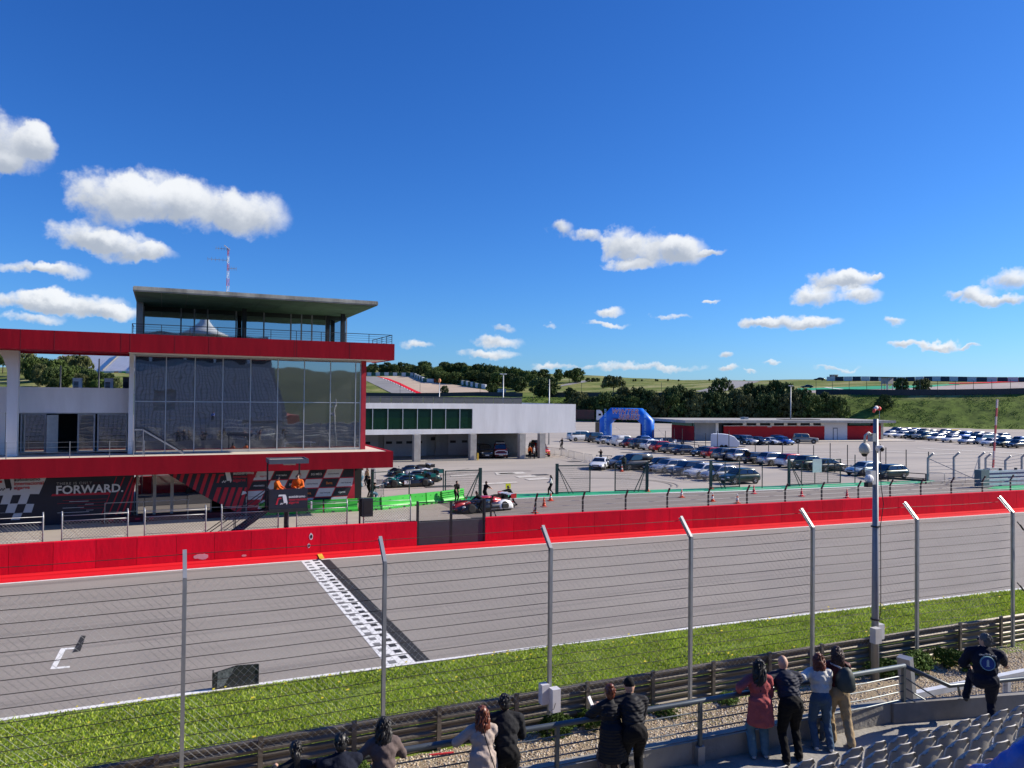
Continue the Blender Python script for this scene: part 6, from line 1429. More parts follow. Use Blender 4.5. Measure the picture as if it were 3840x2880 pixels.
MB().box(8.74,8.96,y-.30,y-.08,.60,1.16).build('front_box', WHITEB, bx_); MB().box(8.54,8.74,y-.12,y+.08,.76,1.24).build('rear_box', WHITEB, bx_); MB().tube([(8.8,y-.33,.85),(8.75,y-.34,.72),(8.68,y-.34,.70)], .008, 5).build('cable', CABLE, bx_)
# steel guard rail: three beams and posts
GR = thing('guard_rail', 'weathered steel guard rail in front of the near grass verge', 'guard rail', (9, 17, 0))
STEEL = mat('weathered_guard_rail', (.22,.20,.17), .55, .45, rgb2=(.12,.105,.09), scale=1.2, stretch=(.3,1,3), bump=.1)
gx = []
x = -14.0
while x < 40: gx.append(x); x += 2.0
prof = [(.0,-.155),(-.055,-.12),(-.055,-.07),(.0,-.02),(.0,.02),(-.055,.07),(-.055,.12),(.0,.155)]
for z in (.80,.475,.15):
    for a, b in zip(gx[:-1], gx[1:]):
        ra = [(a-.06, y_at(a)+.30+u, z+v) for u, v in prof]; rb = [(b+.06, y_at(b)+.30+u-.004, z+v) for u, v in prof]
        ra2 = [(a-.06, y_at(a)+.308+u, z+v) for u, v in reversed(prof)]; rb2 = [(b+.06, y_at(b)+.304+u, z+v) for u, v in reversed(prof)]
        MB().loft([ra+ra2, rb+rb2]).build('beam', STEEL, GR)
for x in gx:
    for dx in (0.0,): mb = MB().box(x-.05,x+.05,y_at(x)+.16,y_at(x)+.23,-.1,1.02); mb.build('post', STEEL, GR)
# dark advertising mesh panel standing at the track edge
p0, p1 = gz(795,2590), gz(968,2566); d = p1-p0; bn = thing('crash_banner', 'dark board with a torn grey print at the edge of the track', 'banner', p0, math.atan2(d.y,d.x)); LB = Vector((d.x,d.y)).length; hb_ = gy(968,2490,p1.y).z
MB().prism([(0,.0),(LB,.02),(LB,hb_),(LB*.52,hb_*1.06),(0,hb_*.82)], lambda u,v:(u,0,v), lambda u,v:(u,.03,v)).build('board', mat('dark_board', (.030,.032,.034), .7, var=.15), bn, world=False)
MB().prism([(LB*.10,.05),(LB*.26,.10),(LB*.35,hb_*.5),(LB*.48,hb_*1.0),(LB*.12,hb_*.85)], lambda u,v:(u,-.004,v), lambda u,v:(u,.0,v)).build('torn_print', mat('grey_print', (.30,.32,.34), .7, rgb2=(.05,.06,.07), scale=14), bn, world=False)
for x in (.02, LB): MB().bar((x,0,-.05),(x,0,hb_*.98),.03).build('stake', DARKM, bn, world=False)
# ================================================================ lamp post with cameras
LX, LYp = 19.35, 16.05
LPT = thing('camera_mast', 'tall grey lamp mast with cameras and boxes in front of the verge', 'mast', (LX, LYp, 0))
MB().tube([(LX,LYp,-.1),(LX,LYp,2.0),(LX,LYp,7.75)], [.115,.10,.07], 12).build('pole', mat('mast_grey', (.24,.25,.27), .5, .4, var=.1), LPT, smooth=True)
zc = gy(3245,1660,LYp)
MB().tube([(LX-.08,LYp,zc.z+.15),(LX-.35,LYp-.05,zc.z+.30),(LX-.50,LYp-.05,zc.z+.22),(LX-.52,LYp-.05,zc.z)], .035, 8).build('camera_arm', mat('cream_plastic', (.55,.53,.46), .5), LPT, smooth=True)
dm = MB().lathe([(.06,.12),(.13,.05),(.16,-.05),(.15,-.15),(.10,-.20)], (LX-.52,LYp-.05,zc.z-.12), 'z', 14).build('dome_camera', mat('cream_plastic', (.55,.53,.46), .5), LPT, smooth=True); MB().ell((LX-.52,LYp-.05,zc.z-.33),(.09,.09,.08),10,8).build('lens_dome', BLACK, dm, smooth=True)
z2 = gy(3285,1680,LYp).z; MB().lathe([(.10,-.08),(.12,0),(.10,.08)], (LX+.02,LYp-.12,z2), 'z', 12).build('camera_band', PINKB, LPT); MB().ell((LX+.02,LYp-.2,z2-.02),(.08,.07,.07),10,8).build('round_camera', BLACK, LPT)
z3 = gy(3262,1640,LYp).z; MB().box(LX-.24,LX-.10,LYp-.1,LYp+.08,z3-.12,z3+.12).build('junction_box', GREYM, LPT)
z4 = gy(3270,1790,LYp).z; MB().box(LX-.32,LX-.1,LYp-.1,LYp+.08,z4-.2,z4+.2).build('junction_box', mat('pale_box2', (.5,.5,.5), .6), LPT); MB().ell((LX-.45,LYp-.15,z4-.02),(.16,.10,.13),10,8).build('floodlight', PINKB, LPT); MB().box(LX-.6,LX-.42,LYp-.25,LYp-.1,z4-.25,z4-.12).build('floodlight_glass', BLACK, LPT)
for x0,x1,y0,y1,m in ((LX-.34,LX-.08,-.30,-.10,'pale_box2'),(LX+.10,LX+.34,-.05,.2,'pale_box3')): MB().box(x0,x1,LYp+y0,LYp+y1,1.18,1.62).build('control_box', mat(m, (.52,.50,.44) if m == 'pale_box2' else (.55,.56,.58), .6), LPT)
MB().tube([(LX+.10,LYp-.08,7.0),(LX+.13,LYp-.08,5.8),(LX+.28,LYp-.05,5.2),(LX+.12,LYp-.08,4.6),(LX+.14,LYp-.08,2.0),(LX+.1,LYp,1.6)], .012, 5).build('cable', CABLE, LPT)
for z in (4.55,1.8): MB().lathe([(.13,-.02),(.13,.02)], (LX,LYp,z), 'z', 12).build('strap', CABLE, LPT)
# ================================================================ grandstand
ST_C = mat('stand_concrete', (.36,.345,.31), .9, rgb2=(.25,.24,.22), scale=1.6, bump=.3, bscale=12)
def step(k): return 8.75-.9*k, 2.15+.45*k        # front edge and floor height of a seating row
mb = MB(); mb.add([(-30,8.75,2.15),(12.7,8.75,2.15),(12.7,10.3,2.15),(-30,12.4,2.15),(-30,8.75,1.2),(12.7,8.75,1.2),(12.7,10.3,1.2),(-30,12.4,1.2)], [(0,1,2,3),(7,6,5,4),(0,4,5,1),(1,5,6,2),(2,6,7,3),(3,7,4,0)]).add([(12.7,8.75,2.149),(18.6,8.75,2.149),(12.7,10.25,2.149)], [(0,1,2)])
for k in range(0, 24):
    y, z = step(k); mb.box(-30,40 if k < 6 else 15.5,y-.9,y,0,z)
structure('grandstand_steps', mb, ST_C)
def ry(x): return 10.14+.052*max(0, 12-x)
PW_ = thing('parapet_wall', 'long low concrete parapet with steel railing in front of the spectators', 'wall', (5, 10.2, 2))
for a, b in ((-14,-8),(-8,-2),(-2,3.9),(3.9,8.2),(8.2,12.72)): MB().add([(a+.006,ry(a)+.05,0),(b-.006,ry(b)+.05,0),(b-.006,ry(b)+.27,0),(a+.006,ry(a)+.27,0),(a+.006,ry(a)+.05,2.52),(b-.006,ry(b)+.05,2.52),(b-.006,ry(b)+.27,2.52),(a+.006,ry(a)+.27,2.52)], [(0,3,2,1),(4,5,6,7),(0,1,5,4),(1,2,6,5),(2,3,7,6),(3,0,4,7)]).build('wall_section', ST_C, PW_)
RAILM = mat('railing_blue_grey', (.10,.12,.135), .4, .5, var=.1)
for a, b in ((-14,13.05),):
    MB().tube([(q, ry(q)+.02, 3.20) for q in (-14,-5,3,8,13.05)], .045, 10).build('top_rail', RAILM, PW_, smooth=True)
    for z in (2.60,2.75,2.90,3.05): MB().tube([(-14,ry(-14),z-.02),(12,ry(12),z-.02),(13.05,ry(13),z-.02)], .012, 6).build('thin_rail', RAILM, PW_)
for x in (-11,-8.2,-5.4,-2.6,.2,3.0,5.65,8.3,11.0,13.0):
    mb = MB().box(x-.03,x+.03,ry(x)-.03,ry(x)+.03,2.05,3.20); mb.build('rail_post', RAILM, PW_); MB().box(x-.07,x+.07,ry(x)-.05,ry(x)+.049,2.15,2.46).build('bracket', GREYM, PW_)
# right hand wall with the sloping rail
RW_ = thing('stair_wall', 'grey concrete wall with sloping rail behind the seats on the right', 'wall', (14, 9.5, 2))
MB().prism([(12.73,10.14),(20,8.32),(20,8.47),(12.73,10.29)], lambda u,v:(u,v,1.6), lambda u,v:(u,v,2.53)).build('wall', mat('stained_concrete', (.30,.29,.27), .9, rgb2=(.16,.155,.15), scale=1.1, bump=.2, bscale=10), RW_)
q1, q2, q3 = Vector((13.05,10.18,3.20)), gy(3560,2572,9.95), gy(3850,2543,9.55)
MB().tube([q1,q2,q3,Vector((q3.x+3,8.8,q3.z))], .042, 10).build('top_rail', RAILM, RW_, smooth=True)
for dz in (.22,.42,.60): MB().tube([q1-Vector((0,0,dz)), Vector((q2.x-.9*(dz/.6),10.0,2.55))], .014, 6).build('thin_rail', RAILM, RW_)
MB().bar(gy(3592,2570,9.9),gy(3606,2640,9.9),.03).build('rail_post', RAILM, RW_)
a_, b_ = gz(3372,2515,2.9), gz(3420,2600,2.3)
o = MB().bar((13.75,10.7,3.1),(13.95,10.75,2.1),.26,.16).build('leaning_post', POST_M); tag(o, 'short leaning grey steel post behind the railing corner', 'post')
WF = thing('mesh_gate', 'white framed wire mesh gate lying behind the right wall', 'gate', (15.6, 11.0, 1.8)); WHF = mat('white_frame', (.66,.68,.70), .5, .2)
g1, g2 = gy(3400,2612,10.9), gy(3850,2520,10.9); MB().bar(g1, g2, .14, .12).build('top_bar', WHF, WF); MB().bar(g1+Vector((.05,0,0)), g1+Vector((.05,0,-1.5)), .12).build('end_bar', WHF, WF); mid = g1.lerp(g2,.82); MB().bar(mid, mid-Vector((0,0,1.6)), .12).build('end_bar', WHF, WF)
mb = MB()
for i in range(1, 40): k = i/40; p = g1.lerp(g2,k); mb.bar(p, p-Vector((0,0,1.5)), .006)
for i in range(1, 8): mb.bar(g1-Vector((0,0,.2*i)), g2-Vector((0,0,.2*i)), .007)
mb.build('wire_mesh', GREYM, WF)['kind'] = 'stuff'
# ---- seats
SEAT = mat('seat_plastic', (.46,.44,.41), .45, var=.06, scale=2, orand=.06)
def seat_mesh():
    mb = MB(); nu, nv = 12, 12; W, Hh = .45, .50; vs = []
    def bp(i, j):
        u = -1+2*i/nu; v = j/nv; w = W/2*(1-.06*v)*(1 if v < .82 else math.sqrt(max(0, 1-((v-.82)/.18)**2*.35))); z = .40+Hh*v-(.10*max(0, abs(u)-.62)/.38*v**6)
        y = -.20-.06*v+.055*u*u*(1-.3*v)-(.035 if v > .9 else 0)*(v-.9)/.1   # curved shell, rolled top edge
        return (u*w, y, z)
    idx = {}
    for s, off in ((0, 0), (1, -.022)):
        for j in range(nv+1):
            for i in range(nu+1): p = bp(i, j); idx[(s,i,j)] = len(vs); vs.append((p[0], p[1]+off, p[2]))
    fs = []; hole = lambda i, j: 5 <= i <= 6 and 1 <= j <= 4
    for j in range(nv):
        for i in range(nu):
            if hole(i, j): continue
            fs.append((idx[(0,i,j)],idx[(0,i+1,j)],idx[(0,i+1,j+1)],idx[(0,i,j+1)])); fs.append((idx[(1,i,j+1)],idx[(1,i+1,j+1)],idx[(1,i+1,j)],idx[(1,i,j)]))
    for i in range(nu): fs.append((idx[(0,i,nv)],idx[(0,i+1,nv)],idx[(1,i+1,nv)],idx[(1,i,nv)]))
    for j in range(nv): fs.append((idx[(0,0,j)],idx[(0,0,j+1)],idx[(1,0,j+1)],idx[(1,0,j)])); fs.append((idx[(0,nu,j)],idx[(1,nu,j)],idx[(1,nu,j+1)],idx[(0,nu,j+1)]))
    mb.add(vs, fs); back = mb.mesh('backrest', [SEAT], True)
    m2 = MB(); r = []
    for k in range(9):
        t = k/8; y = -.20+.42*t; w = W/2*(1-.05*t); z = .40-.035*math.sin(t*math.pi)+(.0 if t < .85 else -.03*(t-.85)/.15)
        r.append([(-w,y,z+.03),(-w*.8,y,z),(0,y,z-.012),(w*.8,y,z),(w,y,z+.03),(w,y,z+.005),(w*.8,y,z-.022),(0,y,z-.034),(-w*.8,y,z-.022),(-w,y,z+.005)])
    m2.loft(r); pan = m2.mesh('seat_pan', [SEAT], True)
    br = MB().box(-.05,.05,-.14,.10,0,.37).box(-.16,.16,-.10,.10,.35,.372).mesh('bracket', [GREYM])
    return back, pan, br
SB, SPn, SBr = seat_mesh()
rown = ['front','second','third','fourth','fifth']
n_s = 0
for k, x0, x1, X_ref in ((0,7.9,14.2,9.63),(1,7.6,13.2,9.54),(2,7.4,11.6,9.44),(3,7.0,10.5,8.34),(4,7.0,9.4,8.3)):
    y, z = step(k); X = X_ref
    while X-.5 > x0: X -= .5
    j = 0
    while X < x1:
        j += 1; t = thing('stadium_seat', 'grey plastic stadium seat, %s from the left in the %s row' % (ORD[j-1], rown[k]), 'seat', (X, y-.15, z), group='stadium seats at the lower right')
        for nm, me in (('backrest',SB),('seat_pan',SPn),('bracket',SBr)): link(nm, me, t, world=False)
        X += .5
# the rest of the stand, which only the glass front mirrors
vb = np.array([v.co[:] for v in SB.vertices]); fb = [tuple(p.vertices) for p in SB.polygons]
def lowseat(mb, x, y, z): mb.add([(x-.2,y-.34,z+.42),(x+.2,y-.34,z+.42),(x+.2,y-.42,z+.82),(x-.2,y-.42,z+.82),(x-.2,y+.06,z+.42),(x+.2,y+.06,z+.42)], [(0,1,2,3),(0,1,5,4)])
mb = MB()
for k in range(0, 22):
    y, z = step(k)
    for i in range(-44, 30):
        x = i*.5+.1
        if (k < 5 and 6.8 < x) or (abs(x) < 1.2 and 7 < k < 13) or -9 < x < -7.6: continue
        lowseat(mb, x, y-.15, z)
o = mb.build('grandstand_seats', mat('seat_plastic_pale', (.42,.40,.37), .5, var=.1)); o['kind'] = 'stuff'; o['label'] = 'rows of grey seats of the stand around the camera'
GB_ = thing('grandstand_building', 'grey grandstand building with windows mirrored in the glass tower', 'building', (0,-14,0))
MB().box(-40,15.5,-20,-14.5,0,13.2).box(-40,16,-20,-12.5,16.4,18.0).build('wall', mat('stand_wall', (.30,.29,.29), .85), GB_); MB().box(-40,15.5,-20,-15.2,13.2,16.4).build('recess', NAVY2, GB_)
for i in range(12): MB().box(-38+i*4.5,-37.6+i*4.5,-15.3,-14.9,13.2,16.4).build('pier', WHITE_R, GB_)
for x in (-22,-8,6): MB().lathe([(4.5,18),(2.2,18.8),(.8,20.2),(.25,22)], (x,-15,0), 'z', 14).build('tent_roof', WHITE_R, GB_, smooth=True)
MB().box(16,19,-40,-10,0,5).build('side_block', mat('brick_block', (.28,.08,.06), .8), GB_)
# ================================================================ grass, stones, weeds
def scatter_mesh(name, V, F4, mats, mi=None, tri=False, label=None):
    n = 3 if tri else 4; me = bpy.data.meshes.new(name); nf = len(F4); me.vertices.add(len(V)); me.vertices.foreach_set('co', np.asarray(V, dtype=np.float32).ravel()); me.loops.add(nf*n); me.loops.foreach_set('vertex_index', np.asarray(F4).ravel()); me.polygons.add(nf); me.polygons.foreach_set('loop_start', np.arange(0, nf*n, n)); me.polygons.foreach_set('loop_total', np.full(nf, n))
    for m in mats: me.materials.append(m)
    if mi is not None: me.polygons.foreach_set('material_index', mi)
    me.update(calc_edges=True); o = link(name, me); o['kind'] = 'stuff'
    if label: o['label'] = label; 
    return o
def s_arr(x): return np.where(x < -6, 0, np.where(x < 22, -.0011*(x+6)**2, -.8624-.0616*(x-22)))
def y_arr(x): return 16.75+np.where(x < 5, 0, -.0012*np.clip(x-5, 0, None)**1.9)
rs = np.random.RandomState(5)
def blades(n, x0, x1, h0, h1, w, yfun, dens=None):
    x = x0+(x1-x0)*rs.rand(n); a, b = yfun(x); y = a+(b-a)*rs.rand(n)
    return x, y
def grass(n, x0, x1, h):
    x = x0+(x1-x0)*rs.rand(n); lo = y_arr(x)+.36; hi = 22.74+s_arr(x)+rs.normal(0, .03, n); y = lo+(hi-lo)*rs.rand(n)
    # thin in the bare wheel ruts
    nz = np.sin(x*1.7+np.sin(y*2.3))*np.sin(y*1.9+.7*np.sin(x*.9)); nz2 = np.sin(x*.37+.8*np.sin(y*.9)+2)*np.sin(y*2.6+.5*np.sin(x*.6)); keep = ((nz < .72) | (rs.rand(n) < .35)) & ((nz2 < .82) | (rs.rand(n) < .25)); x, y = x[keep], y[keep]; n = len(x)
    hh = h*(.5+.9*rs.rand(n))*(1+.35*np.sin(x*.8+1)*np.sin(y*1.3)); a = rs.rand(n)*6.283; w = .010+.012*rs.rand(n); lean = hh*(.25+.65*rs.rand(n)); la = rs.rand(n)*6.283
    dx, dy = np.cos(a)*w, np.sin(a)*w; lx, ly = np.cos(la)*lean, np.sin(la)*lean; z0 = np.full(n, 0.0)
    V = np.stack([np.stack([x-dx, y-dy, z0], 1), np.stack([x+dx, y+dy, z0], 1), np.stack([x+lx*.45+dx*.8, y+ly*.45+dy*.8, hh*.65], 1), np.stack([x+lx-dx*.2, y+ly-dy*.2, hh], 1)], 1).reshape(-1, 3)
    return V
def gmat(name, c): 
    m = mat(name, c, .55, var=.0, rgb2=tuple(k*.62 for k in c), scale=.9, spec=.25)
    nt = m.node_tree; N = nt.nodes; L = nt.links; b = N['Principled BSDF']; tr = N.new('ShaderNodeBsdfTranslucent'); mx = N.new('ShaderNodeMixShader'); mx.inputs[0].default_value = .35
    src = b.inputs['Base Color'].links[0].from_socket; L.new(src, tr.inputs[0]); L.new(b.outputs[0], mx.inputs[1]); L.new(tr.outputs[0], mx.inputs[2]); L.new(mx.outputs[0], N['Material Output'].inputs[0]); return m
GM = [gmat('grass_blade', (.42,.58,.05)), gmat('grass_blade_light', (.64,.74,.13)), gmat('grass_blade_dark', (.24,.38,.035)), gmat('grass_blade_dry', (.40,.36,.14))]
V = np.concatenate([grass(125000, -6, 20, .064), grass(48000, 20, 36, .08), grass(16000, 36, 60, .10)])
nf = len(V)//4; F = np.arange(nf*4).reshape(-1, 4); mi = rs.choice(4, nf, p=[.48,.27,.20,.05])
scatter_mesh('grass', V, F, GM, mi, label='bright green grass on the verge between guard rail and track')
# flowers
nfl = 90; x = -4+36*rs.rand(nfl); y = np.where(rs.rand(nfl) < .55, 22.75+s_arr(x)-.5*rs.rand(nfl)**2, y_arr(x)+.5+5.2*rs.rand(nfl)); V = []; r_ = .022+.02*rs.rand(nfl)
for i in range(nfl):
    z = .10+.05*rs.rand(); V += [(x[i]-r_[i],y[i]-r_[i]*.5,z),(x[i]+r_[i],y[i]-r_[i]*.5,z+.01),(x[i]+r_[i],y[i]+r_[i],z+.03),(x[i]-r_[i],y[i]+r_[i],z+.02)]
scatter_mesh('wild_flowers', V, np.arange(nfl*4).reshape(-1,4), [mat('yellow_petal', (.75,.62,.03), .6, var=0)], label='tiny yellow flowers in the verge grass')
# pebbles
OC = np.array([(1,0,0),(0,1,0),(-1,0,0),(0,-1,0),(0,0,1),(.5,.5,.75),(-.6,.4,.7),(.1,-.7,.7)])
OF = np.array([(0,1,5),(1,6,5),(1,2,6),(2,3,7),(2,7,6),(3,0,7),(0,5,7),(5,6,4),(6,7,4),(7,5,4)])
def pebbles(n, x0, x1, y0, y1):
    x = x0+(x1-x0)*rs.rand(n); y = y0+(y1-y0)*rs.rand(n); patch = np.sin(x*1.1+.6*np.sin(y*1.4))*np.cos(y*.9+.4*x); k = (patch > -.35) | (rs.rand(n) < .35); x, y = x[k], y[k]; n = len(x)
    s = (.014+.030*rs.rand(n)**2.2); a = rs.rand(n)*6.283; c, si = np.cos(a), np.sin(a); sq = .55+.5*rs.rand(n); P = OC[None]*np.stack([s, s*(.6+.5*rs.rand(n)), s*sq*.8], 1)[:, None, :]
    X = P[:,:,0]*c[:,None]-P[:,:,1]*si[:,None]+x[:,None]; Y = P[:,:,0]*si[:,None]+P[:,:,1]*c[:,None]+y[:,None]; Z = P[:,:,2]
    V = np.stack([X,Y,Z],2).reshape(-1,3); F = (OF[None]+(np.arange(n)*8)[:,None,None]).reshape(-1,3); return V, F, n
V, F, n = pebbles(46000, 2.5, 27, 13.2, 16.95)
mi = np.repeat(rs.choice(4, n, p=[.4,.3,.2,.1]), len(OF))
scatter_mesh('gravel', V, F, [mat('stone_beige', (.48,.38,.26), .9, var=.15, scale=9), mat('stone_pale', (.62,.55,.43), .9, var=.1, scale=9), mat('stone_brown', (.30,.21,.13), .9, var=.15), mat('stone_grey', (.30,.28,.25), .9, var=.15)], mi, tri=True, label='loose beige stones between guard rail and stand')
# weeds along the rail
WL = [(8.9,16.55,.55,.38,'dark weed clump behind the white electric boxes'),(4.0,16.3,.35,.3,'small weed by the rail left of centre'),(9.9,16.6,.5,.30,'weed clump right of the white electric boxes'),(20.0,16.2,.7,.35,'weeds at the foot of the camera mast'),(21.2,16.1,.9,.42,'leafy weeds right of the camera mast'),(22.6,15.9,.8,.40,'leafy weeds with yellow flowers by the rail'),(23.9,15.9,.6,.25,'low weeds near the last fence post'),(17.6,16.4,.4,.2,'low weed left of the camera mast'),(14.2,16.5,.5,.16,'thin weeds under the guard rail'),(12.1,16.5,.5,.14,'sparse weeds under the guard rail behind the couple')]
WM = leaf_mat('weed_leaf', (.09,.16,.03), (.05,.09,.015))
for i, (x, y, w, h, lb) in enumerate(WL):
    t = thing('weed', lb, 'weed', (x, y, 0), i*.9); t.scale = (w, w*.6, h*1.3); c = link('leaves', CROWNS['bush'][i % 3], t, world=False); c.material_slots[0].link = 'OBJECT'; c.material_slots[0].material = WM
# ================================================================ people
SKIN = mat('skin', (.50,.30,.21), .55, var=.05, scale=8)
def cloth(name, rgb, rough=.85, var=.12, scale=9, bump=.25): return mat('cloth_'+name, rgb, rough, var=var, scale=scale, bump=bump, bscale=22, spec=.2)
def puffer(name, rgb, freq=11):
    if name in MATS: return MATS[name]
    m = mat(name, rgb, .68, var=.1, scale=6, spec=.25); nt = m.node_tree; N = nt.nodes; L = nt.links
    tc = N.new('ShaderNodeTexCoord'); w = N.new('ShaderNodeTexWave'); w.bands_direction = 'Z'; w.inputs['Scale'].default_value = freq*.62; w.inputs['Distortion'].default_value = .5; w.wave_profile = 'SIN'
    L.new(tc.outputs['Object'], w.inputs['Vector']); bp = N.new('ShaderNodeBump'); bp.inputs['Strength'].default_value = .38; bp.inputs['Distance'].default_value = .02; L.new(w.outputs[1], bp.inputs['Height']); L.new(bp.outputs[0], N['Principled BSDF'].inputs['Normal']); return m
CL = {'black':cloth('black',(.007,.007,.008)),'dgrey':cloth('charcoal',(.018,.019,.022)),'navy':cloth('navy',(.008,.011,.024)),'coral':cloth('coral',(.36,.085,.085)),'beige':cloth('beige',(.42,.35,.31)),'white':cloth('white',(.60,.60,.57)),'maroon':cloth('maroon',(.10,.022,.022),.5),
 'khaki':cloth('khaki',(.36,.27,.16)),'jeans':cloth('denim',(.055,.10,.17)),'ljeans':cloth('light_denim',(.10,.20,.27)),'orange':cloth('orange',(.72,.13,.012),.6),'taupe':cloth('taupe',(.13,.10,.095)),'grey':cloth('grey',(.30,.31,.32)),'floral':mat('cloth_floral',(.25,.18,.15),.85,rgb2=(.02,.018,.018),scale=40),'green':cloth('dark_green',(.03,.05,.045)),
 'pnavy':puffer('puffer_navy',(.016,.020,.038)),'pblack':puffer('puffer_black',(.012,.013,.017)),'shoe':mat('shoe',(.02,.02,.022),.6),'shoew':mat('shoe_white',(.6,.6,.6),.6),'bluej':mat('cloth_bright_blue',(.035,.12,.48),.5,var=.1,scale=5,bump=.3)}
HAIR = {'black':mat('hair_black',(.010,.009,.009),.45,var=.3,scale=30),'brown':mat('hair_brown',(.045,.020,.013),.4,var=.3,scale=30),'auburn':mat('hair_auburn',(.14,.035,.015),.4,var=.3,scale=30),'grey':mat('hair_grey',(.10,.095,.09),.6,var=.3,scale=30)}
def two_bone(a, b, l1, l2, pole):
    a, b, pole = Vector(a), Vector(b), Vector(pole); d = b-a; D = min(d.length, (l1+l2)*.999); dn = d.normalized(); b = a+dn*D
    c = (l1*l1-l2*l2+D*D)/(2*D); h = math.sqrt(max(0, l1*l1-c*c)); p = (pole-dn*pole.dot(dn)); p = p.normalized() if p.length > 1e-4 else dn.orthogonal(); return a+dn*c+p*h, b
class Body:
    def __init__(s): s.p = []
    def cap(s, a, b, r0, r1, tag, flat=None): s.p.append(('c', Vector(a), Vector(b), r0, r1, tag, flat))
    def ell(s, c, r, tag, rot=None): s.p.append(('e', Vector(c), r, rot or Matrix.Identity(3), tag))
    def mesh(s, name, mats, tags, vox, smooth=5):
        mb = MB()
        for q in s.p:
            if q[0] == 'c':
                _, a, b, r0, r1, tg, fl = q; n = 10; L_ = (b-a).length
                mb.tube([a.lerp(b, t) for t in (0,.33,.66,1)], [r0+(r1-r0)*t for t in (0,.33,.66,1)], n); mb.ell(a, (r0,)*3, 10, 6); mb.ell(b, (r1,)*3, 10, 6)
            else: mb.ell(q[1], q[2], 14, 9, rot=q[3])
        me = mb.mesh(name, [mats[0]]); o = bpy.data.objects.new(name, me); COL.objects.link(o)
        m = o.modifiers.new('r', 'REMESH'); m.mode = 'VOXEL'; m.voxel_size = vox
        sm = o.modifiers.new('s', 'SMOOTH'); sm.factor = .5; sm.iterations = smooth
        dg = bpy.context.evaluated_depsgraph_get(); out = bpy.data.meshes.new_from_object(o.evaluated_get(dg)); bpy.data.objects.remove(o); bpy.data.meshes.remove(me)
        nv = len(out.vertices); co = np.zeros(nv*3); out.vertices.foreach_get('co', co); co = co.reshape(-1, 3); nf = len(out.polygons); cen = np.zeros(nf*3); out.polygons.foreach_get('center', cen); cen = cen.reshape(-1, 3)
        if vox < .02:
            nrm = np.zeros(nv*3); out.vertices.foreach_get('normal', nrm); nrm = nrm.reshape(-1, 3); x, y, z = co.T
            f = .5*np.sin(z*38+6*np.sin(x*9+y*5))+.35*np.sin(z*61-x*33+4*np.sin(y*17))+.3*np.sin((x+y)*47+z*23)
            amp = np.where((z > .12) & (z < z.max()-.27), .0055, 0); out.vertices.foreach_set('co', (co+nrm*(f*amp)[:, None]).ravel())
        best = np.full(nf, 1e9); idx = np.zeros(nf, dtype=np.int32)
        for q in s.p:
            if q[0] == 'c':
                a, b = np.array(q[1]), np.array(q[2]); d = b-a; t = np.clip(((cen-a) @ d)/max(1e-9, d @ d), 0, 1); dist = np.linalg.norm(cen-(a+t[:, None]*d), axis=1)-(q[3]+(q[4]-q[3])*t); tg = q[5]
            else:
                Rm = np.array(q[3].inverted()); loc = (cen-np.array(q[1])) @ Rm.T; r = np.array(q[2]); dist = (np.linalg.norm(loc/r, axis=1)-1)*r.min(); tg = q[4]
            k = dist < best; best[k] = dist[k]; idx[k] = tags.index(tg)
        out.materials.clear()
        for m_ in mats: out.materials.append(m_)
        out.polygons.foreach_set('material_index', idx); out.polygons.foreach_set('use_smooth', [True]*nf); out.update(); return out
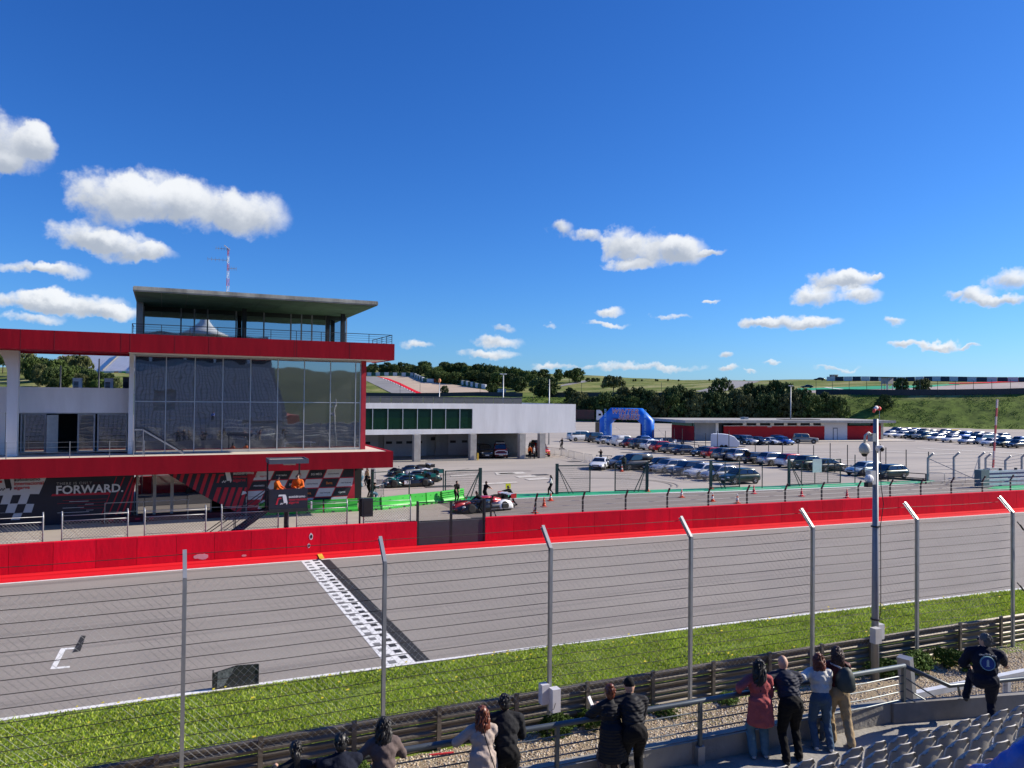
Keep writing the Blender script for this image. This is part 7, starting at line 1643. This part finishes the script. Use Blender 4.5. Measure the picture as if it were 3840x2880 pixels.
def person(label, loc, rotz, h=1.7, lean=10, hands=None, feet=None, top='black', pants='jeans', shoe='shoe', hair='short', hcol='brown', coat=None, bulk=1.0, vox=.013, hood=False, cat='person', elbow=(1,-.6,-.5), hip=None, head_turn=0, head_tilt=0, fingers=True, group=None, fem=False, sleeve=None, seatz=None):
    s = h/1.72; t = thing('person', label, cat, loc, rotz, group); B = Body(); th = R(lean); sp = Vector((0, math.sin(th), math.cos(th)))
    hz = (hip[2] if hip else .92*s); pel = Vector((hip[0] if hip else 0, hip[1] if hip else -.10*math.sin(th)*s, hz))
    sw = (.165 if fem else .19)*s*bulk**.5; nk = pel+sp*.50*s; bk = bulk*1.16
    side_ = Vector((1,0,0)); rot = Matrix.Rotation(-th, 3, 'X')
    B.ell(pel, (.165*s*bk**.6, .125*s*bk, .14*s), 'pants', rot); B.ell(pel+sp*.17*s, (.15*s*bk**.7, .115*s*bk, .15*s), 'top', rot); B.ell(pel+sp*.34*s, (.175*s*bk**.6, .125*s*bk, .19*s), 'top', rot)
    sl, sr = nk-sp*.06*s-side_*sw, nk-sp*.06*s+side_*sw; B.cap(sl, sr, .074*s*bk**.5, .074*s*bk**.5, 'top'); B.cap(pel+sp*.40*s, nk+sp*.015*s, .13*s*bk**.5, .082*s, 'top')
    for q in (-1,1): B.cap(nk+side_*q*.05*s, nk-sp*.045*s+side_*q*sw*.8, .066*s, .07*s*bk**.5, 'top')
    ht = R(lean*.45+head_tilt); hd = Vector((math.sin(R(head_turn))*.3*math.sin(ht), math.sin(ht), math.cos(ht))); B.cap(nk, nk+hd*.09*s, .060*s, .056*s, 'skin')
    hc = nk+hd*.168*s; rz = Matrix.Rotation(R(-head_turn), 3, 'Z') @ Matrix.Rotation(-ht, 3, 'X'); fw = rz @ Vector((0,1,0)); upv = rz @ Vector((0,0,1)); rt = rz @ Vector((1,0,0))
    B.ell(hc, (.080*s, .099*s, .118*s), 'skin', rz); B.ell(hc+fw*.035*s-upv*.06*s, (.055*s,.055*s,.055*s), 'skin', rz); B.cap(hc+fw*.092*s+upv*.008*s, hc+fw*.112*s-upv*.022*s, .009*s, .014*s, 'skin')
    for q in (1,-1): B.ell(hc+rt*q*.078*s-fw*.008*s, (.012*s,.02*s,.03*s), 'skin', rz)
    hands = hands or ((-.25,.05,.82),(.25,.05,.82)); feet = feet or ((-.11,.0,0),(.11,.04,0))
    sk = .022 if coat or bulk > 1.05 else .014
    for q, sh, hp in ((-1, sl, hands[0]), (1, sr, hands[1])):
        el, hn = two_bone(sh, Vector(hp), .285*s, .25*s, (q*elbow[0], elbow[1], elbow[2]))
        B.cap(sh, el, (.056+sk)*s*bk**.4, (.046+sk)*s*bk**.4, 'top'); B.cap(el, hn-(hn-el).normalized()*.02, (.043+sk)*s, (.036+sk*.6)*s, 'top' if sleeve is None else sleeve)
        f = (hn-el).normalized(); n_ = Vector((0,0,-1)); u_ = f.cross(n_).normalized() if f.cross(n_).length > .1 else Vector((1,0,0)); n_ = u_.cross(f).normalized(); B.cap(hn, hn+f*.03*s, .028*s, .028*s, 'skin')
        pc = hn+f*.075*s; B.cap(hn+f*.04*s, hn+f*.09*s, .030*s, .034*s, 'skin')
        if fingers:
            for k in range(4):
                o_ = u_*(k-1.5)*.0205*s; l = (.062,.072,.068,.052)[k]*s; a0 = hn+f*.105*s+o_; a1 = a0+(f*.8-n_*.35*(-1))*l*.55; a2 = a1+(f*.35+n_*.75)*l*.5; B.cap(a0, a1, .0098*s, .009*s, 'skin'); B.cap(a1, a2, .009*s, .008*s, 'skin')
            a0 = hn+f*.045*s-u_*q*.03*s; B.cap(a0, a0+(f*.5-u_*q*.6+n_*.3)*.06*s, .012*s, .0095*s, 'skin')
    for q, ft in ((-1, feet[0]), (1, feet[1])):
        hj = pel+side_*q*.088*s-Vector((0,0,.05*s)); an = Vector(ft)+Vector((0,0,.085*s)); kn, an = two_bone(hj, an, .43*s, .43*s, (q*.12, 1, 0))
        wide = 1.15 if pants in ('khaki','ljeans') else 1.0
        B.cap(hj, kn, .102*s*bk**.6, .078*s*wide, 'pants'); B.cap(kn, an, .074*s*wide, .066*s*wide, 'pants')
        B.cap(an-Vector((0,.04,.045))*s, an+Vector((0,.06,-.045))*s, .042*s, .042*s, 'shoe'); B.cap(an+Vector((0,.06,-.048))*s, an+Vector((0,.15,-.052))*s, .042*s, .036*s, 'shoe')
    if coat:
        for k in range(11):
            q = k/10; z = hz*(1-q)+coat*q; B.ell((pel.x, pel.y-.01-.02*q, z+.10*s*(1-q)), (.175*s*bk*(1+.16*q), .14*s*bk*(1+.16*q), .11*s if q < 1 else .045*s), 'top')
    if hood: B.ell(nk-Vector((0,.085*s,.035*s)), (.12*s,.075*s,.09*s), 'top', rot)
    tags = ['top','pants','skin','shoe']; me = B.mesh('body', [CL[top], CL[pants], SKIN, CL[shoe]], tags, vox)
    if isinstance(sleeve, str): pass
    o = link('body', me, t, world=False)
    if vox < .02:      # eyes, brows and mouth
        fb = MB()
        for q in (1,-1): fb.ell(hc+fw*.088*s+rt*q*.031*s+upv*.012*s, (.012*s,.008*s,.007*s), 8, 6); fb.bar(hc+fw*.093*s+rt*q*.046*s+upv*.034*s, hc+fw*.096*s+rt*q*.016*s+upv*.036*s, .006*s)
        fb.build('eyes', HAIR['black'], o, world=False); MB().bar(hc+fw*.088*s+rt*.022*s-upv*.062*s, hc+fw*.088*s-rt*.022*s-upv*.062*s, .007*s).build('mouth', mat('lips', (.35,.12,.10), .5), o, world=False)
    # hair
    H = MB(); hm = HAIR[hcol]; rr = random.Random(hash(label) % 1000 if False else len(label)*7)
    if hair in ('short','long','curly','shoulder','pony','bun'):
        for (bk_, up_, r3) in ((.018,.022,(.087,.098,.112)), (.040,-.02,(.080,.075,.100 if hair != 'short' else .085))): H.ell(hc-fw*bk_*s+upv*up_*s, tuple(v*s for v in r3), 18, 12, rot=rz)
        for i in range(46 if vox < .02 else 0):      # loose locks break the outline
            a = rr.uniform(0, 6.28); e = rr.uniform(-.2, 1.4); d_ = rt*math.cos(a)*math.cos(e)+fw*math.sin(a)*math.cos(e)+upv*math.sin(e)
            if d_.dot(fw) > .25 and d_.dot(upv) < .75: continue
            p0 = hc-fw*.018*s+upv*.022*s+(rt*d_.dot(rt)*.086+fw*d_.dot(fw)*.097+upv*d_.dot(upv)*.11)*s; tdir = (-fw*.5-upv*.8+rt*rr.uniform(-.5,.5)); H.tube([p0, p0+d_*.008*s+tdir*.02*s, p0+d_*.004*s+tdir*.05*s], [.012*s,.011*s,.004*s], 5)
    elif hair == 'bald': H = MB()
    if hair == 'fringe':
        pass
    if hair in ('long','curly','shoulder'):
        Ln = {'long':.36,'curly':.46,'shoulder':.20}[hair]*s; nst = 95
        for i in range(nst):
            a = math.pi+ (rr.random()-.5)*math.pi*1.25; px_ = rt*math.sin(a-math.pi)*.085*s; p_ = hc+px_-fw*abs(math.cos(a-math.pi))*.085*s+upv*rr.uniform(-.02,.07)*s; pts = [p_]; w_ = rr.uniform(0,6.28); amp = (.016 if hair != 'curly' else .026)*s
            n_ = 8; Li = Ln*rr.uniform(.75,1.1)
            for k in range(1, n_+1):
                q = k/n_; back = Vector((0,-.055*s-.02*s*q,0)) if q > .25 else Vector((0,-.03*s,0)); sprd = (p_-hc).dot(rt)*(.25*q)
                pts.append(p_+rt*(sprd+amp*math.sin(w_+k*1.9))+back*min(1,q*3)+Vector((0,amp*math.cos(w_+k*1.7),-Li*q)))
            H.tube(pts, [.015*s]*(n_-1)+[.011*s,.003*s], 5)
    if hair == 'pony':
        b0 = hc-fw*.10*s+upv*.03*s
        for i in range(16): 
            w_ = rr.uniform(0,6.28); pts = [b0+Vector((rr.uniform(-.02,.02),rr.uniform(-.02,.02),0))*s]+[b0+Vector((rr.uniform(-.03,.03)+.01*math.sin(w_+k),-.05-.01*k,-.055*k))*s for k in range(1,7)]; H.tube(pts, [.014*s]*6+[.004*s], 5)
    if hair == 'bun': H.ell(hc-fw*.06*s+upv*.10*s, (.06*s,.05*s,.05*s), 10, 8); H.ell(hc-fw*.09*s+upv*.03*s, (.05*s,.04*s,.06*s), 10, 8)
    if hair == 'cap':
        hm = CL['black']; H.ell(hc+upv*.035*s, (.088*s,.107*s,.098*s), 14, 8, rot=rz); H.ell(hc+fw*.13*s+upv*.045*s, (.07*s,.075*s,.012*s), 12, 6, rot=rz)
    if H.v: H.build('hair' if hair != 'cap' else 'cap', hm, t, smooth=True, world=False)
    PERS[label] = (t, dict(hc=hc, fw=fw, rt=rt, up=upv, nk=nk, sp=sp, s=s, pel=pel)); return t
PERS = {}
FZ = 2.15
def at_rail(px, py, zhead, back=.0): p = gz(px, py, zhead); return p
# spectators along the railing, from the left: place by the head, feet on the stand floor
def spect(label, px, py, h, lean, rotz=0, dy=0.0, **k):
    s = h/1.72; th = R(lean); zh = FZ+.92*s+math.cos(th)*.50*s+math.cos(R(lean*.45))*.168*s+.12*s; p = gz(px, py, zh)
    fwd = -.10*math.sin(th)*s+math.sin(th)*.50*s+math.sin(R(lean*.45))*.168*s
    loc = (p.x-fwd*-math.sin(rotz), p.y-fwd*math.cos(rotz), FZ); k.setdefault('vox', .013)
    yr = ry(loc[0])-loc[1]    # rail in front
    zr = 3.20-FZ+.05
    if 'hands' not in k:
        Mi = Matrix.Rotation(-rotz, 3, 'Z'); k['hands'] = tuple(tuple(Mi @ Vector((q, ry(loc[0]+q)-loc[1]+.03, zr))) for q in ((-.20, .16) if rotz > -.3 else (-.26, .10)))
    return person(label, loc, rotz, h, lean, group='spectators at the railing', **k)
spect('spectator with a black ponytail and grey top at bottom left', 1108, 2780, 1.62, 22, top='dgrey', pants='black', hair='pony', hcol='black', fem=True, vox=.016)
spect('man with short dark hair in a dark hooded top at bottom left', 1277, 2752, 1.74, 28, top='navy', pants='black', hair='short', hcol='black', hood=True, bulk=1.15, vox=.016)
spect('woman with long wavy black hair in a taupe top', 1437, 2690, 1.68, 18, rotz=-0.12, top='taupe', pants='black', hair='curly', hcol='black', fem=True, bulk=1.05, vox=.016)
pa = spect('woman with long auburn hair in a beige coat and teal bag', 1808, 2648, 1.64, 14, rotz=-0.25, top='beige', pants='black', hair='long', hcol='auburn', fem=True, coat=.62, bulk=1.06)
pb = spect('man in a charcoal hooded sweatshirt beside the beige coat', 1892, 2603, 1.76, 24, rotz=-0.25, top='dgrey', pants='black', hair='short', hcol='black', hood=True, bulk=1.12)
pc_ = spect('woman in a long black coat with auburn bun looking at a phone', 2285, 2567, 1.62, 12, rotz=-0.1, top='pblack', pants='floral', hair='bun', hcol='auburn', coat=.50, bulk=1.12, fem=True, hands=((-.12,.36,1.16),(.10,.34,1.10)))
spect('man in a black cap and quilted jacket leaning on the rail', 2360, 2543, 1.76, 34, rotz=-0.3, top='pblack', pants='black', hair='cap', hcol='black', bulk=1.18)
spect('woman with long curly dark hair in a coral coat and jeans', 2845, 2472, 1.68, 10, rotz=-0.45, top='coral', pants='ljeans', shoe='shoew', hair='curly', hcol='black', coat=.62, bulk=1.04, fem=True)
spect('bald man in a quilted navy jacket leaning on the rail', 2936, 2458, 1.78, 38, rotz=-0.4, top='pnavy', pants='black', hair='bald', hcol='grey', bulk=1.25, hood=True, feet=((-.13,-.22,0),(.13,-.10,0)))
pw = spect('woman in a white hooded top and blue jeans', 3068, 2450, 1.63, 16, rotz=-0.5, top='white', pants='jeans', shoe='shoew', hair='shoulder', hcol='auburn', hood=True, fem=True, bulk=1.08, feet=((-.12,-.15,0),(.12,-.2,0)))
pr_ = spect('woman in a maroon leather jacket and khaki trousers with a backpack', 3137, 2424, 1.70, 12, rotz=-0.55, top='maroon', pants='khaki', hair='shoulder', hcol='brown', fem=True, bulk=1.05, feet=((-.1,-.05,0),(.16,-.25,0)))
# man with one foot up on the right wall
P12 = gz(3712, 2392, 3.88); rz12 = -.80; loc12 = Vector((P12.x-.05, P12.y+.05, 2.15)); F12 = Matrix.Rotation(-rz12, 3, 'Z') @ (gz(3622, 2628, 2.55)-loc12); H12 = Matrix.Rotation(-rz12, 3, 'Z') @ (gy(3800, 2548, 9.6)-loc12)
pm = person('man in a navy jacket with a round blue emblem resting a foot on the wall', loc12, rz12, 1.80, 8, hands=((-.22,.34,1.05),tuple(H12)), feet=(tuple(F12),(.10,-.05,0)), top='navy', pants='navy', shoe='shoe', hair='short', hcol='grey', bulk=1.40, vox=.013, head_turn=-55)
# corner spectator in bright blue
pcx = gz(3806, 2842, 5.72); bl = person('spectator in a bright blue quilted jacket cut by the lower right corner', (pcx.x+.22, pcx.y-.06, 4.85), 0, 1.7, 8, top='bluej', pants='navy', hair='short', hcol='brown', bulk=1.2, vox=.016, hip=(0,-.05,.48), feet=((-.12,.42,0),(.12,.42,0)), hands=((-.15,.40,.62),(.15,.40,.62)))
# ---- carried things and details
def info(lbl): return [v for k, v in PERS.items() if k.startswith(lbl)][0]
t, d = info('man in a navy jacket with'); s = d['s']; c = d['pel']+d['sp']*.33*s-Vector((0,.21*s,0))
def disc(par, c, r, y, m, nm, n=24): MB().prism([(c.x+r*math.cos(2*math.pi*i/n), c.z+r*math.sin(2*math.pi*i/n)) for i in range(n)], lambda u,v:(u,y-(v-c.z)*-.17,v), lambda u,v:(u,y-(v-c.z)*-.17+.035,v)).build(nm, m, par, world=False)
yb = c.y-.012
disc(t, c, .118*s, yb, mat('emblem_rim', (.20,.36,.42), .6), 'emblem'); disc(t, c, .102*s, yb-.003, mat('emblem_blue', (.012,.03,.16), .6), 'emblem'); disc(t, c, .088*s, yb-.005, mat('emblem_blue2', (.02,.05,.22), .6), 'emblem')
EM = mat('emblem_pale', (.35,.48,.50), .6)
for (x0,x1,z0,z1) in ((-.018,.018,-.04,.055),(-.03,.03,-.052,-.04),(-.012,.012,.055,.07),(-.05,.05,-.072,-.060)): MB().box(c.x+x0*s,c.x+x1*s,yb-.014,yb-.007,c.z+z0*s,c.z+z1*s).build('emblem', EM, t, world=False)
for i in range(6): MB().ell((c.x+(-.11+i*.044)*s, yb-.002+.025, c.z+(.135+(.02 if i in (2,3) else 0))*s), (.026*s,.012,.014*s), 8, 6).build('emblem', mat('emblem_silver', (.30,.30,.29), .6), t, world=False)
MB().bar(d['hc']+d['fw']*.09*s+d['rt']*.06*s+d['up']*.015*s, d['hc']+d['fw']*.09*s-d['rt']*.06*s+d['up']*.015*s, .028*s).build('sunglasses', BLACK, t, world=False)
t, d = info('woman in a maroon'); s = d['s']; q = Vector(t.location); BPk = thing('backpack', 'dark green backpack on the woman in the maroon jacket', 'bag', q, t.rotation_euler[2])
c = d['pel']+d['sp']*.28*s+Vector((.08,-.23*s,0)); MB().loft([[ (c.x+a*w, c.y+b*dp, c.z+z) for a,b in ((-1,.6),(-.8,-.7),(0,-1),(.8,-.7),(1,.6))] for z,w,dp in ((-.20,.10,.09),(-.14,.17,.13),(.05,.16,.11),(.17,.10,.07),(.22,.04,.03))]).build('sack', mat('bag_green', (.035,.05,.048), .6, var=.3, scale=8), BPk, smooth=True, world=False)
for x in (-.13,.13): MB().tube([(c.x+x*.6,c.y+.02,c.z+.2),(d['nk'].x+x,d['nk'].y-.05,d['nk'].z+.0),(d['nk'].x+x*1.1,d['nk'].y+.1,d['nk'].z-.08)], .016, 6).build('strap', CL['white'] if x < 0 else CL['black'], BPk, world=False)
t, d = info('woman with long auburn'); s = d['s']; HB_ = thing('drawstring_bag', 'shiny teal drawstring bag on the woman in the beige coat', 'bag', t.location, 0)
MB().loft([[ (.13+w*math.cos(a), -.30+w*.5*math.sin(a), z) for a in [2*math.pi*i/12+.3*math.sin(z*40) for i in range(12)]] for z,w in ((.42,.06),(.47,.115),(.58,.125),(.68,.09),(.74,.035))]).build('sack', mat('teal_satin', (.005,.13,.16), .22, var=.3, scale=10, bump=.6), HB_, smooth=True, world=False)
MB().tube([(.12,-.29,.74),(.05,-.27,.95),(-.03,-.23,1.22),(-.06,-.14,1.40)], .007, 6).build('cord', CL['black'], HB_, world=False)
t, d = info('woman in a long black coat'); ph = thing('phone', 'pale phone held by the woman in the long black coat', 'phone', t.location, t.rotation_euler[2]); MB().bar((-.12,.46,1.14),(-.16,.52,1.27),.075,.012).build('case', WHITEB, ph, world=False)
o = MB().bar((0,0,.02),(.55,-.12,.03),.05,.03).build('plastic_strip', mat('red_plastic', (.6,.03,.05), .5)); o.location = gz(1610,2835); tag(o, 'bright red plastic strip lying on the stones by the railing', 'strip')
for x, y, lb, c in ((3110,2757,'crumpled pinkish paper left of the khaki trousers','pinkpaper'),(3145,2745,'small pale scrap of paper by the wall foot','palepaper')):
    p = gz(x, y, 2.15); o = MB().ell((p.x,p.y,2.18),(.10,.06,.03),7,5).build('paper_litter', mat(c, (.5,.36,.30) if c == 'pinkpaper' else (.55,.5,.45), .9)); tag(o, lb, 'litter')
# ---- marshals, mechanics and visitors farther off
FV = dict(vox=.03, fingers=False)
person('marshal in orange overalls standing at the left of the starter platform', (5.42,40.95,2.36), -1.9, 1.72, 8, top='orange', pants='orange', hair='short', hcol='black', hands=((-.2,.35,1.05),(.2,.4,1.0)), bulk=1.15, **FV)
person('marshal in orange overalls standing at the right of the starter platform', (6.55,41.2,2.36), 2.9, 1.72, 2, top='orange', pants='orange', hair='short', hcol='black', hands=((-.1,.24,1.02),(.1,.24,1.02)), bulk=1.15, **FV)
for n_, dx in (('marshal in orange overalls standing at the left',.0),('marshal in orange overalls standing at the right',.0)):
    t, d = info(n_); mb = MB()
    for q in (1,-1): mb.ell(d['hc']+d['rt']*q*.095, (.03,.05,.06), 8, 6)
    mb.tube([d['hc']+d['rt']*.1, d['hc']+d['up']*.14, d['hc']-d['rt']*.1], .014, 6); mb.build('ear_defenders', BLACK, t, world=False)
rc_ = gz(1806,1914)
person('mechanic in black standing behind the nose of the pushed race car', gz(1710,1885), math.pi+.2, 1.74, 14, top='black', pants='black', hair='short', hcol='brown', hands=((-.1,.3,.85),(.12,.3,.85)), sleeve='skin', **FV)
person('mechanic in black bending at the door of the pushed race car', gz(1797,1922), .9, 1.74, 45, top='black', pants='black', hair='short', hcol='brown', hands=((-.2,.55,.85),(.2,.6,.9)), feet=((-.15,-.35,0),(.15,.0,0)), hip=(0,-.2,.88), **FV)
person('mechanic in black pushing the rear of the race car with straight arms', gz(1818,1888), -1.25, 1.76, 18, top='black', pants='black', hair='short', hcol='brown', hands=((-.15,.6,1.1),(.15,.62,1.1)), sleeve='skin', **FV)
person('mechanic in black leaning hard against the rear wing of the race car', gz(1912,1897), 1.75, 1.74, 38, top='black', pants='black', hair='short', hcol='black', hands=((-.15,.72,1.15),(.15,.72,1.15)), feet=((-.12,-.55,0),(.12,-.15,0)), hip=(0,-.18,.86), **FV)
a = gz(1905,1872); o = MB().box(a.x-.22,a.x+.22,a.y-.02,a.y+.02,.85,1.25).build('yellow_board', mat('fluorescent_yellow', (.75,.78,.02), .5, var=0)); tag(o, 'fluorescent yellow board beside the pushing mechanic', 'board')
person('visitor in a white jacket walking by the paddock gate', gz(2066,1856), 1.2, 1.70, 4, top='white', pants='black', hair='long', hcol='black', hands=((-.1,.3,1.05),(.1,.3,1.05)), feet=((-.1,.22,0),(.1,-.2,.04)), fem=True, **FV)
person('person in black riding an electric scooter in the paddock', gz(2108,1686)+Vector((0,0,.14)), 1.9, 1.74, 4, top='black', pants='black', hair='short', hcol='brown', hands=((-.22,.42,1.05),(.22,.42,1.05)), **FV)
sc_ = thing('electric_scooter', 'black electric scooter under the rider in the paddock', 'scooter', gz(2108,1686), 1.9); MB().box(-.08,.08,-.4,.5,.10,.14).build('deck', CARB, sc_, world=False); MB().bar((0,.48,.1),(0,.42,1.1),.05).build('stem', CARB, sc_, world=False); MB().bar((-.24,.42,1.1),(.24,.42,1.1),.04).build('handlebar', CARB, sc_, world=False)
for y in (-.42,.55): MB().lathe([(.05,-.03),(.12,-.03),(.12,.03),(.05,.03)], (0,y,.12), 'x', 14).build('wheel', TYRE, sc_, world=False)
person('woman in black taking a photo behind the white racing coupe', gz(2253,1733), 2.4, 1.66, 3, top='black', pants='black', hair='long', hcol='black', hands=((-.06,.3,1.4),(.06,.3,1.4)), fem=True, **FV)
person('man in a dark green jacket standing before the grey van', gz(2340,1765), -.2, 1.78, 2, top='green', pants='black', hair='short', hcol='black', bulk=1.1, **FV)
person('helper in an orange vest by the rescue vehicles', gz(1987,1719), 2.6, 1.72, 2, top='orange', pants='black', hair='short', hcol='brown', **FV)
person('helper in a grey top beside the orange vest', gz(2002,1720), -2.4, 1.74, 2, top='grey', pants='black', hair='short', hcol='brown', **FV)
person('photographer in black standing at the podium corner', gz(1382,1866), -1.2, 1.76, 8, top='black', pants='black', hair='short', hcol='black', hands=((-.1,.3,1.35),(.1,.3,1.35)), **FV)
person('photographer in a dark jacket crouching beside the crowd barrier', gz(1405,1874), -1.4, 1.74, 25, top='green', pants='ljeans', hair='cap', hcol='black', hands=((-.1,.4,1.0),(.1,.4,1.0)), hip=(0,-.25,.62), feet=((-.12,.1,0),(.14,-.1,0)), **FV)
person('bystander in a grey jacket and jeans behind the podium corner', gz(1358,1826), 1.0, 1.74, 2, top='grey', pants='ljeans', hair='short', hcol='brown', **FV)
person('bystander in an ochre top behind the podium corner', gz(1376,1822), 2.0, 1.66, 2, top='khaki', pants='black', hair='long', hcol='brown', fem=True, **FV)
